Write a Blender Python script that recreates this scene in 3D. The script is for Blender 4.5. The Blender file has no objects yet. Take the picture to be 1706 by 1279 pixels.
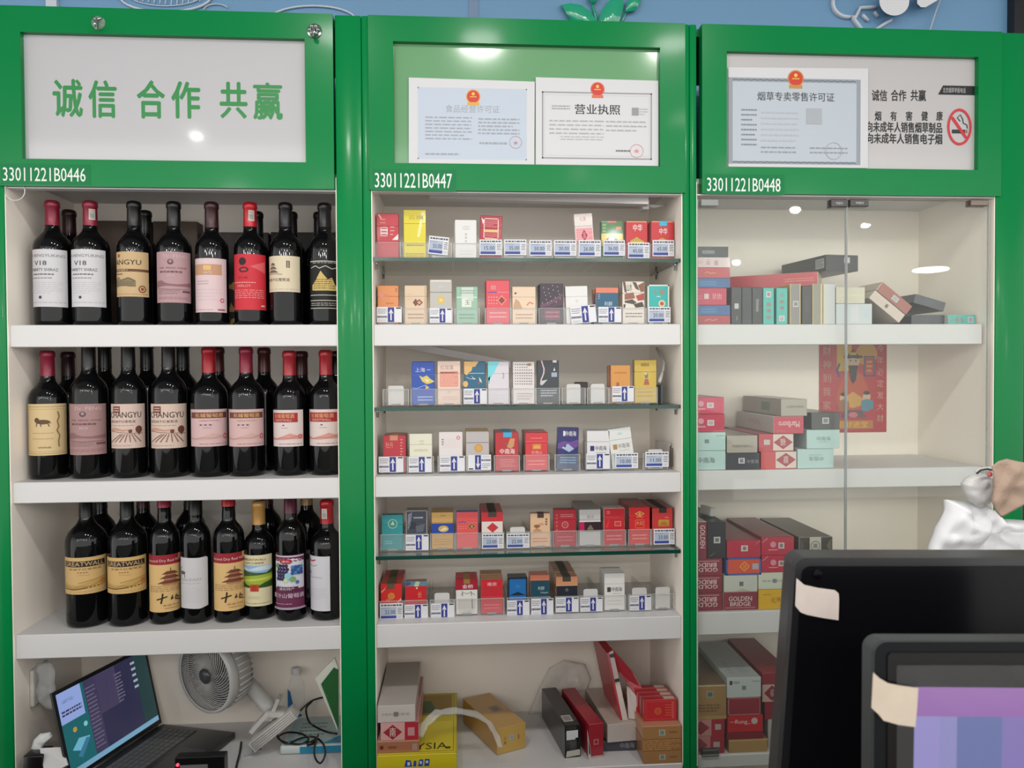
import bpy, bmesh, math, random
from mathutils import Vector, Matrix, noise
random.seed(7)
C = bpy.context.scene
COL = C.collection
rad = math.radians

# ------------------------------------------------------------------ camera
W_PX, H_PX, FPX = 1706, 1279, 1281.0
DIST, ZC = 1.78, 1.50
yaw, pitch, roll = rad(4.058), rad(1.117), rad(-0.325)
_r0 = Vector((math.cos(yaw), -math.sin(yaw), 0))
FW = Vector((math.sin(yaw)*math.cos(pitch), math.cos(yaw)*math.cos(pitch), -math.sin(pitch)))
_u0 = _r0.cross(FW)
RT = _r0*math.cos(roll) + _u0*math.sin(roll)
UP = -_r0*math.sin(roll) + _u0*math.cos(roll)
cam_d = bpy.data.cameras.new('camera'); cam = bpy.data.objects.new('camera', cam_d); COL.objects.link(cam)
cam.matrix_world = Matrix(((RT.x, UP.x, -FW.x, 0), (RT.y, UP.y, -FW.y, -DIST), (RT.z, UP.z, -FW.z, ZC), (0, 0, 0, 1)))
cam_d.sensor_fit = 'HORIZONTAL'; cam_d.sensor_width = 36.0; cam_d.lens = FPX/W_PX*36.0
cam_d.clip_start = 0.02
cam_d.dof.use_dof = True; cam_d.dof.focus_distance = 1.84; cam_d.dof.aperture_fstop = 7.1
C.camera = cam
# ------------------------------------------------------------------ world, exposure
wd = bpy.data.worlds.new('shop_ambient'); C.world = wd; wd.use_nodes = True
AMB_LO, AMB_HI = 0.40, 2.2                                  # brighter horizon band added so ambient light reaches the backs of the bays
_t = wd.node_tree; _tc = _t.nodes.new('ShaderNodeTexCoord'); _sx = _t.nodes.new('ShaderNodeSeparateXYZ'); _ab = _t.nodes.new('ShaderNodeMath'); _ab.operation = 'ABSOLUTE'
_rp = _t.nodes.new('ShaderNodeMapRange'); _rp.interpolation_type = 'SMOOTHSTEP'
_t.links.new(_tc.outputs['Generated'], _sx.inputs[0]); _t.links.new(_sx.outputs['Z'], _ab.inputs[0]); _t.links.new(_ab.outputs[0], _rp.inputs['Value'])
for _i, _v in ((1, 0.12), (2, 0.50), (3, AMB_HI), (4, AMB_LO)): _rp.inputs[_i].default_value = _v
_t.nodes['Background'].inputs[0].default_value = (1.0, 0.985, 0.965, 1); _t.links.new(_rp.outputs[0], _t.nodes['Background'].inputs[1])
C.view_settings.view_transform = 'Standard'; C.view_settings.look = 'None'
C.view_settings.exposure = -0.02; C.view_settings.gamma = 1.0; C.view_settings.use_curve_mapping = False
C.cycles.transparent_max_bounces = 24; C.cycles.max_bounces = 14; C.cycles.diffuse_bounces = 8; C.cycles.use_denoising = True
C.cycles.sample_clamp_indirect = 6.0
# ------------------------------------------------------------------ shop lamps on the ceiling and added fill
ZCEIL = 2.80
FRONT = 0.4
def lamp(name, x, y, sx, sy, power, col=(1, 0.97, 0.93), z=ZCEIL-0.03, disk=False, spread=None):
    l = bpy.data.lights.new(name, 'AREA'); l.energy = power; l.color = col
    l.shape = 'ELLIPSE' if disk else 'RECTANGLE'; l.size = sx; l.size_y = sy
    if spread: l.spread = rad(spread)
    o = bpy.data.objects.new(name, l); COL.objects.link(o); o.location = (x, y, z); return o
for x in (-0.45, 0.10, 0.85):                       # track spots in front of the cabinets
    lamp('ceiling_spot', x, -1.22, 0.15, 0.15, 7.0, disk=True)
for x, y in ((1.15, -2.1), (-0.9, -3.6), (0.8, -3.2), (-0.1, -3.4), (1.7, -3.0)):
    lamp('ceiling_downlight', x, y, 0.12, 0.12, 2.4, disk=True)
lamp('ceiling_downlight', -1.4, -2.5, 0.055, 0.035, 0.5, disk=True)
for x, y, sx, sy, p in ((2.73, -4.26, 0.13, 0.08, 14), (3.67, -4.9, 0.12, 0.06, 8), (3.37, -7.3, 0.16, 0.09, 10), (6.2, -7.9, 0.72, 0.13, 24), (-3.2, -4.4, 0.2, 0.15, 18), (-1.6, -4.0, 0.2, 0.15, 14),
                        (-0.2, -4.6, 0.2, 0.15, 16), (1.2, -4.4, 0.2, 0.15, 14), (-2.4, -5.2, 0.2, 0.15, 20), (-0.8, -5.3, 0.2, 0.15, 20), (0.5, -5.2, 0.2, 0.15, 20), (1.5, -5.4, 0.2, 0.15, 18), (-4.4, -7.0, 0.2, 0.15, 24)):
    o = lamp('far_lamp_and_fill', x, y, sx*0.6, sy*0.6, p*FRONT, disk=True)      # lamps behind the door glints, then fill added to light the bay backs
    o.rotation_euler = (Vector((0.25, 0, 1.1))-o.location).to_track_quat('-Z', 'Y').to_euler()

# ------------------------------------------------------------------ pixel -> plane helpers (photo pixel, real depth Y)
def at(px, py, Y):
    d = RT*((px-W_PX/2)/FPX) - UP*((py-H_PX/2)/FPX) + FW
    t = (Y+DIST)/d.y
    return Vector((d.x*t, Y, ZC + d.z*t))
def X(px, py, Y=0.0): return at(px, py, Y).x
def Z(px, py, Y=0.0): return at(px, py, Y).z

# ------------------------------------------------------------------ materials
def lin(v):
    v = v/255.0
    return v/12.92 if v <= 0.04045 else ((v+0.055)/1.055)**2.4
_M = {}
def mat(c, rough=0.5, spec=0.5, metal=0.0, coat=0.0, emit=0.0, name=None):
    key = (tuple(c), rough, spec, metal, coat, emit)
    if key in _M: return _M[key]
    m = bpy.data.materials.new(name or 'paint_%02x%02x%02x' % tuple(int(i) for i in c)); m.use_nodes = True
    b = m.node_tree.nodes['Principled BSDF']
    g = 1.0 if emit else 0.74
    col = (lin(c[0])*g, lin(c[1])*g, lin(c[2])*g, 1)
    b.inputs['Base Color'].default_value = (0.01, 0.01, 0.012, 1) if emit else col
    b.inputs['Roughness'].default_value = rough; b.inputs['Metallic'].default_value = metal
    b.inputs['Specular IOR Level'].default_value = spec; b.inputs['Coat Weight'].default_value = coat
    b.inputs['Coat Roughness'].default_value = 0.06
    if emit:
        b.inputs['Emission Color'].default_value = col; b.inputs['Emission Strength'].default_value = emit
    _M[key] = m; return m
def noisy(name, c, c2, scale=8, rough=0.5, bump=0.0, bscale=60, spec=0.5, coat=0.0, stretch=None):
    m = bpy.data.materials.new(name); m.use_nodes = True; t = m.node_tree; b = t.nodes['Principled BSDF']
    tc = t.nodes.new('ShaderNodeTexCoord'); mp = t.nodes.new('ShaderNodeMapping'); n = t.nodes.new('ShaderNodeTexNoise')
    if stretch: mp.inputs['Scale'].default_value = stretch
    t.links.new(tc.outputs['Object'], mp.inputs[0]); t.links.new(mp.outputs[0], n.inputs['Vector'])
    n.inputs['Scale'].default_value = scale; n.inputs['Detail'].default_value = 4
    mx = t.nodes.new('ShaderNodeMix'); mx.data_type = 'RGBA'
    mx.inputs[6].default_value = (*[lin(i) for i in c], 1); mx.inputs[7].default_value = (*[lin(i) for i in c2], 1)
    t.links.new(n.outputs['Fac'], mx.inputs[0]); t.links.new(mx.outputs[2], b.inputs['Base Color'])
    b.inputs['Roughness'].default_value = rough; b.inputs['Specular IOR Level'].default_value = spec
    b.inputs['Coat Weight'].default_value = coat; b.inputs['Coat Roughness'].default_value = 0.1
    if bump:
        n2 = t.nodes.new('ShaderNodeTexNoise'); n2.inputs['Scale'].default_value = bscale
        t.links.new(tc.outputs['Object'], n2.inputs['Vector'])
        bp = t.nodes.new('ShaderNodeBump'); bp.inputs['Strength'].default_value = bump; bp.inputs['Distance'].default_value = 0.002
        t.links.new(n2.outputs['Fac'], bp.inputs['Height']); t.links.new(bp.outputs[0], b.inputs['Normal'])
    return m
def clear(name, tint=(1, 1, 1), diffuse=0.06, rough=0.02, dcol=(0.9, 0.92, 0.92), ior=1.45):
    m = bpy.data.materials.new(name); m.use_nodes = True; t = m.node_tree; t.nodes.clear()
    out = t.nodes.new('ShaderNodeOutputMaterial'); tr = t.nodes.new('ShaderNodeBsdfTransparent')
    gl = t.nodes.new('ShaderNodeBsdfGlossy'); df = t.nodes.new('ShaderNodeBsdfDiffuse'); fr = t.nodes.new('ShaderNodeFresnel')
    tr.inputs[0].default_value = (*tint, 1); gl.inputs['Roughness'].default_value = rough; df.inputs[0].default_value = (*dcol, 1)
    ge = t.nodes.new('ShaderNodeNewGeometry'); mr = t.nodes.new('ShaderNodeMapRange'); mr.inputs[3].default_value = ior; mr.inputs[4].default_value = 1/ior   # thin sheet: same reflection from both sides
    t.links.new(ge.outputs['Backfacing'], mr.inputs[0]); t.links.new(mr.outputs[0], fr.inputs['IOR'])
    a = t.nodes.new('ShaderNodeMixShader'); b = t.nodes.new('ShaderNodeMixShader')
    a.inputs[0].default_value = diffuse
    t.links.new(tr.outputs[0], a.inputs[1]); t.links.new(df.outputs[0], a.inputs[2])
    t.links.new(fr.outputs[0], b.inputs[0]); t.links.new(a.outputs[0], b.inputs[1]); t.links.new(gl.outputs[0], b.inputs[2])
    t.links.new(b.outputs[0], out.inputs[0]); return m

GREEN = noisy('green_lacquer', (4, 117, 61), (2, 109, 55), 3, 0.26, 0.05, 25, spec=0.12, coat=0.08)
WHITE = noisy('white_melamine', (196, 195, 195), (191, 190, 189), 4, 0.38)
LINER = noisy('white_board', (241, 233, 222), (238, 229, 217), 2, 0.5)
GLASS_DOOR = clear('door_glass', (0.975, 0.988, 0.975), 0.015, 0.01, ior=1.28)
GLASS_TOP = clear('shelf_glass', (0.95, 0.98, 0.965), 0.01, 0.02)
GLASS_EDGE = mat((14, 66, 54), 0.15)
ACRYL = clear('clear_acrylic', (0.99, 0.99, 0.99), 0.05, 0.02, ior=1.2)
ACRYL_SIDE = clear('acrylic_divider', (0.995, 0.995, 0.995), 0.05, 0.1, ior=1.06)
ACRYL_EDGE = clear('acrylic_edge', (0.82, 0.84, 0.84), 0.34, 0.08)
FILM = clear('plastic_film', (0.98, 0.98, 0.98), 0.03, 0.08, ior=1.18)
BAGCLEAR = clear('thin_plastic', (0.97, 0.97, 0.96), 0.20, 0.15, ior=1.25)
BOTTLE = mat((9, 10, 12), 0.04, 0.32, coat=0.0, name='dark_wine_glass')
BLACKP = mat((13, 13, 16), 0.25, 0.5, name='black_plastic')
CHROME = mat((215, 215, 215), 0.15, metal=1.0, name='chrome')
GREYP = mat((204, 203, 200), 0.4)

# ------------------------------------------------------------------ mesh builder
class MB:
    def __init__(s): s.v = []; s.f = []; s.m = []; s.s = []; s.mats = []
    def mi(s, m):
        if m not in s.mats: s.mats.append(m)
        return s.mats.index(m)
    def add(s, vs, fs, m, smooth=False):
        b = len(s.v); s.v += [tuple(p) for p in vs]; k = s.mi(m)
        for f in fs: s.f.append([b+i for i in f]); s.m.append(k); s.s.append(smooth)
        return s
    def box(s, x0, x1, y0, y1, z0, z1, m, bev=0.0, seg=1, faces=None):
        if bev <= 0:
            vs = [(x, y, z) for x in (x0, x1) for y in (y0, y1) for z in (z0, z1)]
            return s.add(vs, [(0, 1, 3, 2), (4, 6, 7, 5), (0, 4, 5, 1), (2, 3, 7, 6), (0, 2, 6, 4), (1, 5, 7, 3)], m)
        bm = bmesh.new(); bmesh.ops.create_cube(bm, size=1)
        for v in bm.verts: v.co = Vector(((x0+x1)/2+v.co.x*(x1-x0), (y0+y1)/2+v.co.y*(y1-y0), (z0+z1)/2+v.co.z*(z1-z0)))
        bmesh.ops.bevel(bm, geom=bm.edges[:], offset=bev, segments=seg, affect='EDGES', profile=0.5)
        bm.verts.index_update()
        s.add([v.co for v in bm.verts], [[v.index for v in f.verts] for f in bm.faces], m, seg > 1); bm.free(); return s
    def lathe(s, prof, m, n=40, M=None, smooth=True):
        vs = []; fs = []; k = len(prof)
        for r, z in prof:
            for i in range(n):
                a = 2*math.pi*i/n; p = Vector((r*math.cos(a), r*math.sin(a), z)); vs.append(M @ p if M else p)
        for j in range(k-1):
            for i in range(n):
                fs.append((j*n+i, j*n+(i+1) % n, (j+1)*n+(i+1) % n, (j+1)*n+i))
        return s.add(vs, fs, m, smooth)
    def tube(s, pts, r, m, n=8, flat=1.0, closed=False):
        pts = [Vector(p) for p in pts]; vs = []; fs = []; k = len(pts); prev = None
        for i, p in enumerate(pts):
            d = (pts[min(i+1, k-1)] - pts[max(i-1, 0)]).normalized()
            ref = Vector((0, 0, 1)) if abs(d.z) < 0.9 else Vector((1, 0, 0))
            a = d.cross(ref).normalized() if prev is None else (prev - d*prev.dot(d)).normalized()
            prev = a; b = d.cross(a); rr = r[i] if isinstance(r, (list, tuple)) else r
            for j in range(n):
                t = 2*math.pi*j/n; vs.append(p + a*(rr*math.cos(t)) + b*(rr*flat*math.sin(t)))
        for i in range(k-1):
            for j in range(n): fs.append((i*n+j, i*n+(j+1) % n, (i+1)*n+(j+1) % n, (i+1)*n+j))
        fs.append(list(range(n))[::-1]); fs.append([(k-1)*n+j for j in range(n)])
        return s.add(vs, fs, m, True)
    def prism(s, pts, y0, y1, m, edge=None, smooth_side=False):          # outline in (x, z), pushed along y
        n = len(pts); vs = [(p[0], y0, p[1]) for p in pts] + [(p[0], y1, p[1]) for p in pts]
        s.add(vs, [list(range(n)), list(range(n, 2*n))[::-1]], m)
        s.add(vs, [(i, i+n, (i+1) % n+n, (i+1) % n) for i in range(n)], edge or m, smooth_side); return s
    def hexa(s, p, m):                                                     # eight corners: four front, four back
        return s.add(p, [(0, 1, 2, 3), (7, 6, 5, 4), (0, 4, 5, 1), (1, 5, 6, 2), (2, 6, 7, 3), (3, 7, 4, 0)], m)
    def build(s, name, parent=None, loc=(0, 0, 0), rot=(0, 0, 0)):
        me = bpy.data.meshes.new(name); me.from_pydata(s.v, [], s.f)
        for m in s.mats: me.materials.append(m)
        me.polygons.foreach_set('material_index', s.m); me.polygons.foreach_set('use_smooth', s.s); me.update()
        if not any(s.s): pass
        bm = bmesh.new(); bm.from_mesh(me); bmesh.ops.recalc_face_normals(bm, faces=[f for f in bm.faces]); bm.to_mesh(me); bm.free()
        o = bpy.data.objects.new(name, me); COL.objects.link(o); o.location = loc; o.rotation_euler = rot
        if parent: o.parent = parent
        return o
def tag(o, label, cat, group=None, kind=None):
    o['label'] = label; o['category'] = cat
    if group: o['group'] = group
    if kind: o['kind'] = kind
    return o
def thing(name, label, cat, loc=(0, 0, 0), rot=(0, 0, 0), group=None):
    o = bpy.data.objects.new(name, None); COL.objects.link(o); o.location = loc; o.rotation_euler = rot; o.empty_display_size = 0.05
    return tag(o, label, cat, group)
def struct(name, mb):
    o = mb.build(name); o['kind'] = 'structure'; return o
def dup(root, loc, rot=None, label=None, group=None):
    r = root.copy(); COL.objects.link(r); r.location = loc
    if rot is not None: r.rotation_euler = rot
    if label: r['label'] = label
    if group: r['group'] = group
    for ch in root.children:
        c = ch.copy(); COL.objects.link(c); c.parent = r
        for g in ch.children:
            d = g.copy(); COL.objects.link(d); d.parent = c
    return r

# ------------------------------------------------------------------ printed surfaces
_T = {}
def glyphs(text, bold):
    key = (text, bold)
    if key not in _T:
        c = bpy.data.curves.new('lettering', 'FONT'); c.body = text; c.resolution_u = 2
        o = bpy.data.objects.new('lettering', c); m = o.to_mesh()
        vs = [(v.co.x, v.co.y) for v in m.vertices]; fs = [list(p.vertices) for p in m.polygons]
        o.to_mesh_clear(); bpy.data.objects.remove(o); bpy.data.curves.remove(c)
        if not vs: vs = [(0, 0), (1, 1)]
        bold *= 0.6
        if bold:
            b4 = [(-bold, 0), (bold, 0)] + ([(0, -bold*0.7), (0, bold*0.7)] if bold > 0.015 else []); n0 = len(vs); f0 = fs; v0_ = vs; vs = []; fs = []
            for k, (dx, dy) in enumerate(b4): vs += [(a+dx, b+dy) for a, b in v0_]; fs += [[i+k*n0 for i in f] for f in f0]
        x0 = min(v[0] for v in vs); x1 = max(v[0] for v in vs); y0 = min(v[1] for v in vs); y1 = max(v[1] for v in vs)
        _T[key] = ([((v[0]-x0)/max(x1-x0, 1e-6), (v[1]-y0)/max(y1-y0, 1e-6)) for v in vs], fs)
    return _T[key]
def R(u0, v0, u1, v1, c): return ('r', u0, v0, u1, v1, c)
def E(u, v, r, c, ry=None): return ('e', u, v, r, ry, c)
def D(u, v, rx, ry, c): return ('p', [(u-rx, v), (u, v-ry), (u+rx, v), (u, v+ry)], c)
def P(pts, c): return ('p', pts, c)
def T(u0, v0, u1, v1, s, c, b=0.02, r=0): return ('t', u0, v0, u1, v1, s, c, b, r)
def L(u0, v0, u1, v1, n, c, fill=0.45): return ('l', u0, v0, u1, v1, n, c, fill)
def F(u0, v0, u1, v1, t, c): return ('f', u0, v0, u1, v1, t, c)
def O(u, v, r, t, c): return ('o', u, v, r, t, c)
def S(pts, w, c): return ('s', pts, w, c)
def H(pts, c): return ('h', pts, c)          # band: (u, v_low, v_high) samples
def art(mb, items, fr, w, h, rough=0.45, spec=0.4, coat=0.0, lay0=1, curved=False, eps=0.00006):
    """fr(x_m, y_m, lift) -> point; w, h: the face in metres; items in face fractions (text and shapes)."""
    for k, it in enumerate(items):
        e = eps*(lay0+k); c = it[-1]; q = it[0]; asp = w/h
        if q == 't': c = it[6]
        if q == 'l': c = it[6]
        m = c if isinstance(c, bpy.types.Material) else mat(c, rough, spec, 0.0, coat)
        def pt(u, v): return fr(u*w, v*h, e)
        def quadstrip(u0, v0, u1, v1):
            n = max(1, int((u1-u0)*w/0.003)) if curved else 1
            vs = []; fs = []
            for i in range(n+1):
                u = u0+(u1-u0)*i/n; vs += [pt(u, v0), pt(u, v1)]
            for i in range(n): fs.append((2*i, 2*i+2, 2*i+3, 2*i+1))
            mb.add(vs, fs, m, curved)
        if q == 'r': quadstrip(*it[1:5])
        elif q == 'f':
            _, u0, v0, u1, v1, t, _c = it; tv = t*asp
            quadstrip(u0, v0, u1, v0+tv); quadstrip(u0, v1-tv, u1, v1); quadstrip(u0, v0, u0+t, v1); quadstrip(u1-t, v0, u1, v1)
        elif q == 'e':
            _, u, v, r, ry, _c = it; ry = ry if ry else r*asp; n = 20; vs = [pt(u, v)]; fs = []
            for j in (1, 2, 3):
                for i in range(n):
                    a = 2*math.pi*i/n; vs.append(pt(u+r*j/3*math.cos(a), v+ry*j/3*math.sin(a)))
            for i in range(n):
                i2 = (i+1) % n; fs.append((0, 1+i, 1+i2))
                for j in (0, 1): fs.append((1+j*n+i, 1+(j+1)*n+i, 1+(j+1)*n+i2, 1+j*n+i2))
            mb.add(vs, fs, m, curved)
        elif q == 'o':
            _, u, v, r, t, _c = it; n = 28; vs = []; fs = []
            for i in range(n):
                a = 2*math.pi*i/n
                for rr in (r, r-t): vs.append(pt(u+rr*math.cos(a), v+rr*asp*math.sin(a)))
            for i in range(n): j = (i+1) % n; fs.append((2*i, 2*j, 2*j+1, 2*i+1))
            mb.add(vs, fs, m, curved)
        elif q == 'p' and curved:                                          # convex outline in upright strips
            p = it[1]; ua = min(a[0] for a in p); ub = max(a[0] for a in p); nn = max(3, int((ub-ua)*w/0.002)); vs = []
            for i in range(nn+1):
                u = min(max(ua+(ub-ua)*i/nn, ua+1e-5), ub-1e-5); hit = []
                for j in range(len(p)):
                    a_, b_ = p[j], p[(j+1) % len(p)]
                    if (a_[0]-u)*(b_[0]-u) <= 0 and a_[0] != b_[0]: hit.append(a_[1]+(b_[1]-a_[1])*(u-a_[0])/(b_[0]-a_[0]))
                if not hit: hit = [p[0][1]]
                vs += [pt(u, min(hit)), pt(u, max(hit))]
            mb.add(vs, [(2*i, 2*i+2, 2*i+3, 2*i+1) for i in range(nn)], m, True)
        elif q == 'p': mb.add([pt(*p) for p in it[1]], [list(range(len(it[1])))], m, curved)
        elif q == 'h':
            p = it[1]; dense = []
            for i in range(len(p)-1):
                ns = max(1, int(abs(p[i+1][0]-p[i][0])*w/0.002)) if curved else 4
                for j in range(ns):
                    t = j/ns; dense.append([p[i][a]+(p[i+1][a]-p[i][a])*t for a in range(3)])
            dense.append(p[-1]); vs = []
            for d in dense: vs += [pt(d[0], d[1]), pt(d[0], d[2])]
            mb.add(vs, [(2*i, 2*i+2, 2*i+3, 2*i+1) for i in range(len(dense)-1)], m, curved)
        elif q == 's':
            p = [Vector((a[0]*w, a[1]*h)) for a in it[1]]
            if curved: p = [p[i].lerp(p[i+1], j/4) for i in range(len(p)-1) for j in range(4)]+[p[-1]]
            hw = it[2]*w/2; vs = []
            for i in range(len(p)):
                d = (p[min(i+1, len(p)-1)]-p[max(i-1, 0)]); d = d.normalized() if d.length else Vector((1, 0)); nn = Vector((-d.y, d.x))*hw
                for g in (p[i]-nn, p[i]+nn): vs.append(fr(g.x, g.y, e))
            mb.add(vs, [(2*i, 2*i+2, 2*i+3, 2*i+1) for i in range(len(p)-1)], m, curved)
        elif q == 't':
            if curved: e += 0.00025
            _, u0, v0, u1, v1, s_, _c, b, r = it; gv, gf = glyphs(s_, b); vs = []
            nper = len(gv)//(1 if not b else (4 if b > 0.015 else 2)); e0 = e
            for gi, (x, y) in enumerate(gv):
                e = e0+(gi//nper)*0.00001
                if r == 180: x, y = 1-x, 1-y
                elif r == 90: x, y = 1-y, x
                elif r == 270: x, y = y, 1-x
                vs.append(pt(u0+(u1-u0)*x, v0+(v1-v0)*y))
            mb.add(vs, gf, m, False)
        elif q == 'l':                                                     # rows of print too small to read
            _, u0, v0, u1, v1, n, _c, fill = it; rg = random.Random(int((u0+v1*7+n)*1000)); hh = (v1-v0)/n
            for i in range(n):
                vb = v1-(i+1)*hh+hh*(1-fill)/2; u = u0; end = u1-(u1-u0)*0.35*rg.random()*(i % 3 == 2)
                while u < end-1e-4:
                    d = min((u1-u0)*(0.05+0.13*rg.random()), end-u); quadstrip(u, vb, u+d, vb+hh*fill); u += d+(u1-u0)*0.03
def plane_frame(x0, z0, y): return lambda a, b, e: (x0+a, y-e, z0+b)
def cyl_frame(Rr, a0, z0):
    return lambda a, b, e: ((Rr+e)*math.sin(a0+a/Rr), -(Rr+e)*math.cos(a0+a/Rr), z0+b)
def gen_frame(o, ux, uz):
    o = Vector(o); ux = Vector(ux).normalized(); uz = Vector(uz).normalized(); n = ux.cross(uz)
    return lambda a, b, e: o+ux*a+uz*b+n*e
# ------------------------------------------------------------------ the setting
ZT = Z(879, 33); ZHB = Z(879, 319)                                        # cabinet top, header bottom
ZS = [Z(600, 540), Z(600, 796), Z(600, 1044)]; ZSB = [Z(600, 576), Z(600, 830), Z(600, 1083)]   # white shelf tops / undersides
ZB = Z(1163, 1270)                                                         # bottom board
DEP = 0.31
YW = 0.40
WALLM = noisy('blue_grey_wall_paint', (106, 147, 181), (100, 140, 175), 1.5, 0.45)
mb = MB(); mb.box(-2.6, 2.9, YW, YW+0.06, 0, 2.9, WALLM); struct('wall_back', mb)
mb = MB(); mb.box(-3.2, 4, -2.2, YW, -0.04, 0.0, noisy('floor_tile', (214, 210, 203), (205, 200, 192), 3, 0.3)); struct('floor', mb)
mb = MB(); mb.box(-3.2, 4, -2.8, YW+0.06, ZCEIL+0.01, ZCEIL+0.05, noisy('ceiling_paint', (225, 225, 223), (220, 220, 218), 2, 0.8)); struct('ceiling', mb)
a, b = at(80, 12, YW), at(98, 12, YW)
mb = MB(); mb.box(a.x, b.x, YW-0.012, YW+0.001, 1.9, 2.8, mat((214, 220, 232), 0.4)); struct('trim_1', mb)
a = at(1686, 30, YW-0.02)
mb = MB(); mb.box(a.x, a.x+0.7, YW-0.03, YW, 0.0, 2.8, mat((22, 22, 26), 0.4)); struct('trim_2', mb)
a, b = at(781, 15, YW), at(797, 15, YW)
mb = MB(); mb.box(a.x, b.x, YW-0.004, YW+0.001, 2.0, 2.8, mat((128, 152, 184), 0.4)); struct('trim_3', mb)
mb = MB(); mb.box(-1.6, 3.9, -1.6, -0.75, 0.0, 0.90, mat((120, 110, 100), 0.5)); struct('sales_counter', mb)
# drawings and letters on the wall
def wpt(px, py, lift=0.004): return at(px, py, YW-lift)
def decal(name, label, cat, strokes, c, r=0.006, group=None, lift=0.006):
    mb = MB()
    for pts, rr in strokes: mb.tube([wpt(p[0], p[1], lift) for p in pts], rr or r, mat(c, 0.5), 6, 0.5)
    return tag(mb.build(name), label, cat, group)
def arc(cx, cy, rx, ry, a0, a1, n=16): return [(cx+rx*math.cos(rad(a0+(a1-a0)*i/n)), cy+ry*math.sin(rad(a0+(a1-a0)*i/n))) for i in range(n+1)]
st = [(arc(276, -6, 76, 26, 0, 180), 0.006), (arc(276, -14, 66, 24, 10, 170), 0.0025), (arc(360, 16, 20, 9, 180, 340), 0.003)]
for k in range(12):
    x = 224+k*9.5; st.append(([(x, -10+abs(k-6)*0.6), (x+5, 2-abs(k-6)*0.3), (x+4, 9-abs(k-6)*1.2)], 0.0028))
decal('bowl_drawing', 'white line drawing of a hatched bowl on the blue wall above the first cabinet', 'wall drawing', st, (226, 232, 242))
decal('plate_drawing', 'white curved plate outline on the blue wall above the first sign hook', 'wall drawing', [(arc(521, 34, 72, 24, 185, 355), 0.005)], (226, 232, 242))
lf = thing('leaf_sign', 'glossy green leaf emblem on the blue wall above the middle cabinet', 'wall sign', wpt(1000, 20, 0.012))
LEAF = mat((40, 178, 136), 0.12, coat=0.6)
def leaf(out, hl):
    o = wpt(1000, 20, 0.012); n = len(out); cx = sum(p[0] for p in out)/n; cy = sum(p[1] for p in out)/n
    mb = MB(); vs = [wpt(cx, cy, 0.045)-o] + [wpt(*p, 0.022)-o for p in out] + [wpt(*p, 0.001)-o for p in out]
    mb.add(vs, [(0, 1+i, 1+(i+1) % n) for i in range(n)], LEAF, True)
    mb.add(vs, [(1+i, 1+n+i, 1+n+(i+1) % n, 1+(i+1) % n) for i in range(n)], LEAF)
    return mb.build('leaf', lf)
leaf([(935, 8), (950, 5), (968, 8), (984, 19), (994, 34), (992, 46), (975, 44), (958, 42), (946, 26)], 0)
leaf([(996, 46), (1000, 22), (1012, 4), (1030, -10), (1040, 4), (1036, 24), (1030, 40), (1020, 46)], 0)
leaf([(1042, 20), (1044, 4), (1054, -8), (1068, -12), (1067, 4), (1058, 18)], 0)
leaf([(980, -2), (982, -14), (992, -20), (1000, -10), (994, 2), (986, 6)], 0)
mb = MB(); o_ = wpt(1000, 20, 0.012); mb.tube([wpt(985, 0, 0.01)-o_, wpt(990, 20, 0.01)-o_, wpt(996, 44, 0.01)-o_], 0.004, LEAF, 6)
mb.tube([wpt(1052, 10, 0.01)-o_, wpt(1040, 26, 0.01)-o_, wpt(1034, 44, 0.01)-o_], 0.003, LEAF, 6); mb.build('stem', lf)
decal('cupcake_drawing', 'thick white cupcake outline on the blue wall above the third cabinet', 'wall drawing',
      [(arc(1414, 8, 26, 22, -150, 95) [::-1][:1] + arc(1412, 6, 25, 23, 80, 260), 0.011), ([(1418, 29), (1424, 30), (1432, 14), (1448, 13), (1459, 12)], 0.011),
       ([(1420, 30), (1436, 52)], 0.011), ([(1484, 34), (1476, 38), (1458, 50)], 0.010), ([(1436, 25), (1446, 35)], 0.009), ([(1456, 20), (1462, 28)], 0.008)], (222, 228, 240))
def puck(name, label, pts):
    mb = MB(); o = wpt(pts[0][0], pts[0][1], 0.0)
    f = [wpt(p[0], p[1], 0.06)-o for p in pts]; k = [wpt(p[0], p[1], 0.0)-o for p in pts]; n = len(pts)
    mb.add(f+k, [list(range(n))], mat((240, 240, 244), 0.35)); mb.add(f+k, [(i, i+n, (i+1) % n+n, (i+1) % n) for i in range(n)], mat((232, 232, 238), 0.35), True)
    tag(mb.build(name, None, o), label, 'wall letter', 'raised white letter ends on the wall')
puck('raised_letter', 'round white raised letter end above the cupcake drawing', arc(1490, 2, 25, 24, 0, 345, 23))
puck('raised_letter', 'small white slanted raised letter end beside the thin wall wire', [(1528, -14), (1528, 6), (1534, 12), (1542, 12), (1566, -2), (1566, -16)])
mb = MB(); mb.tube([wpt(1572, -14, 0.02), wpt(1560, 16, 0.02), wpt(1546, 60, 0.02)], 0.0022, mat((200, 205, 215)), 6)
tag(mb.build('wall_wire'), 'thin pale wire hanging down the blue wall above the third cabinet', 'wire')

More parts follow.
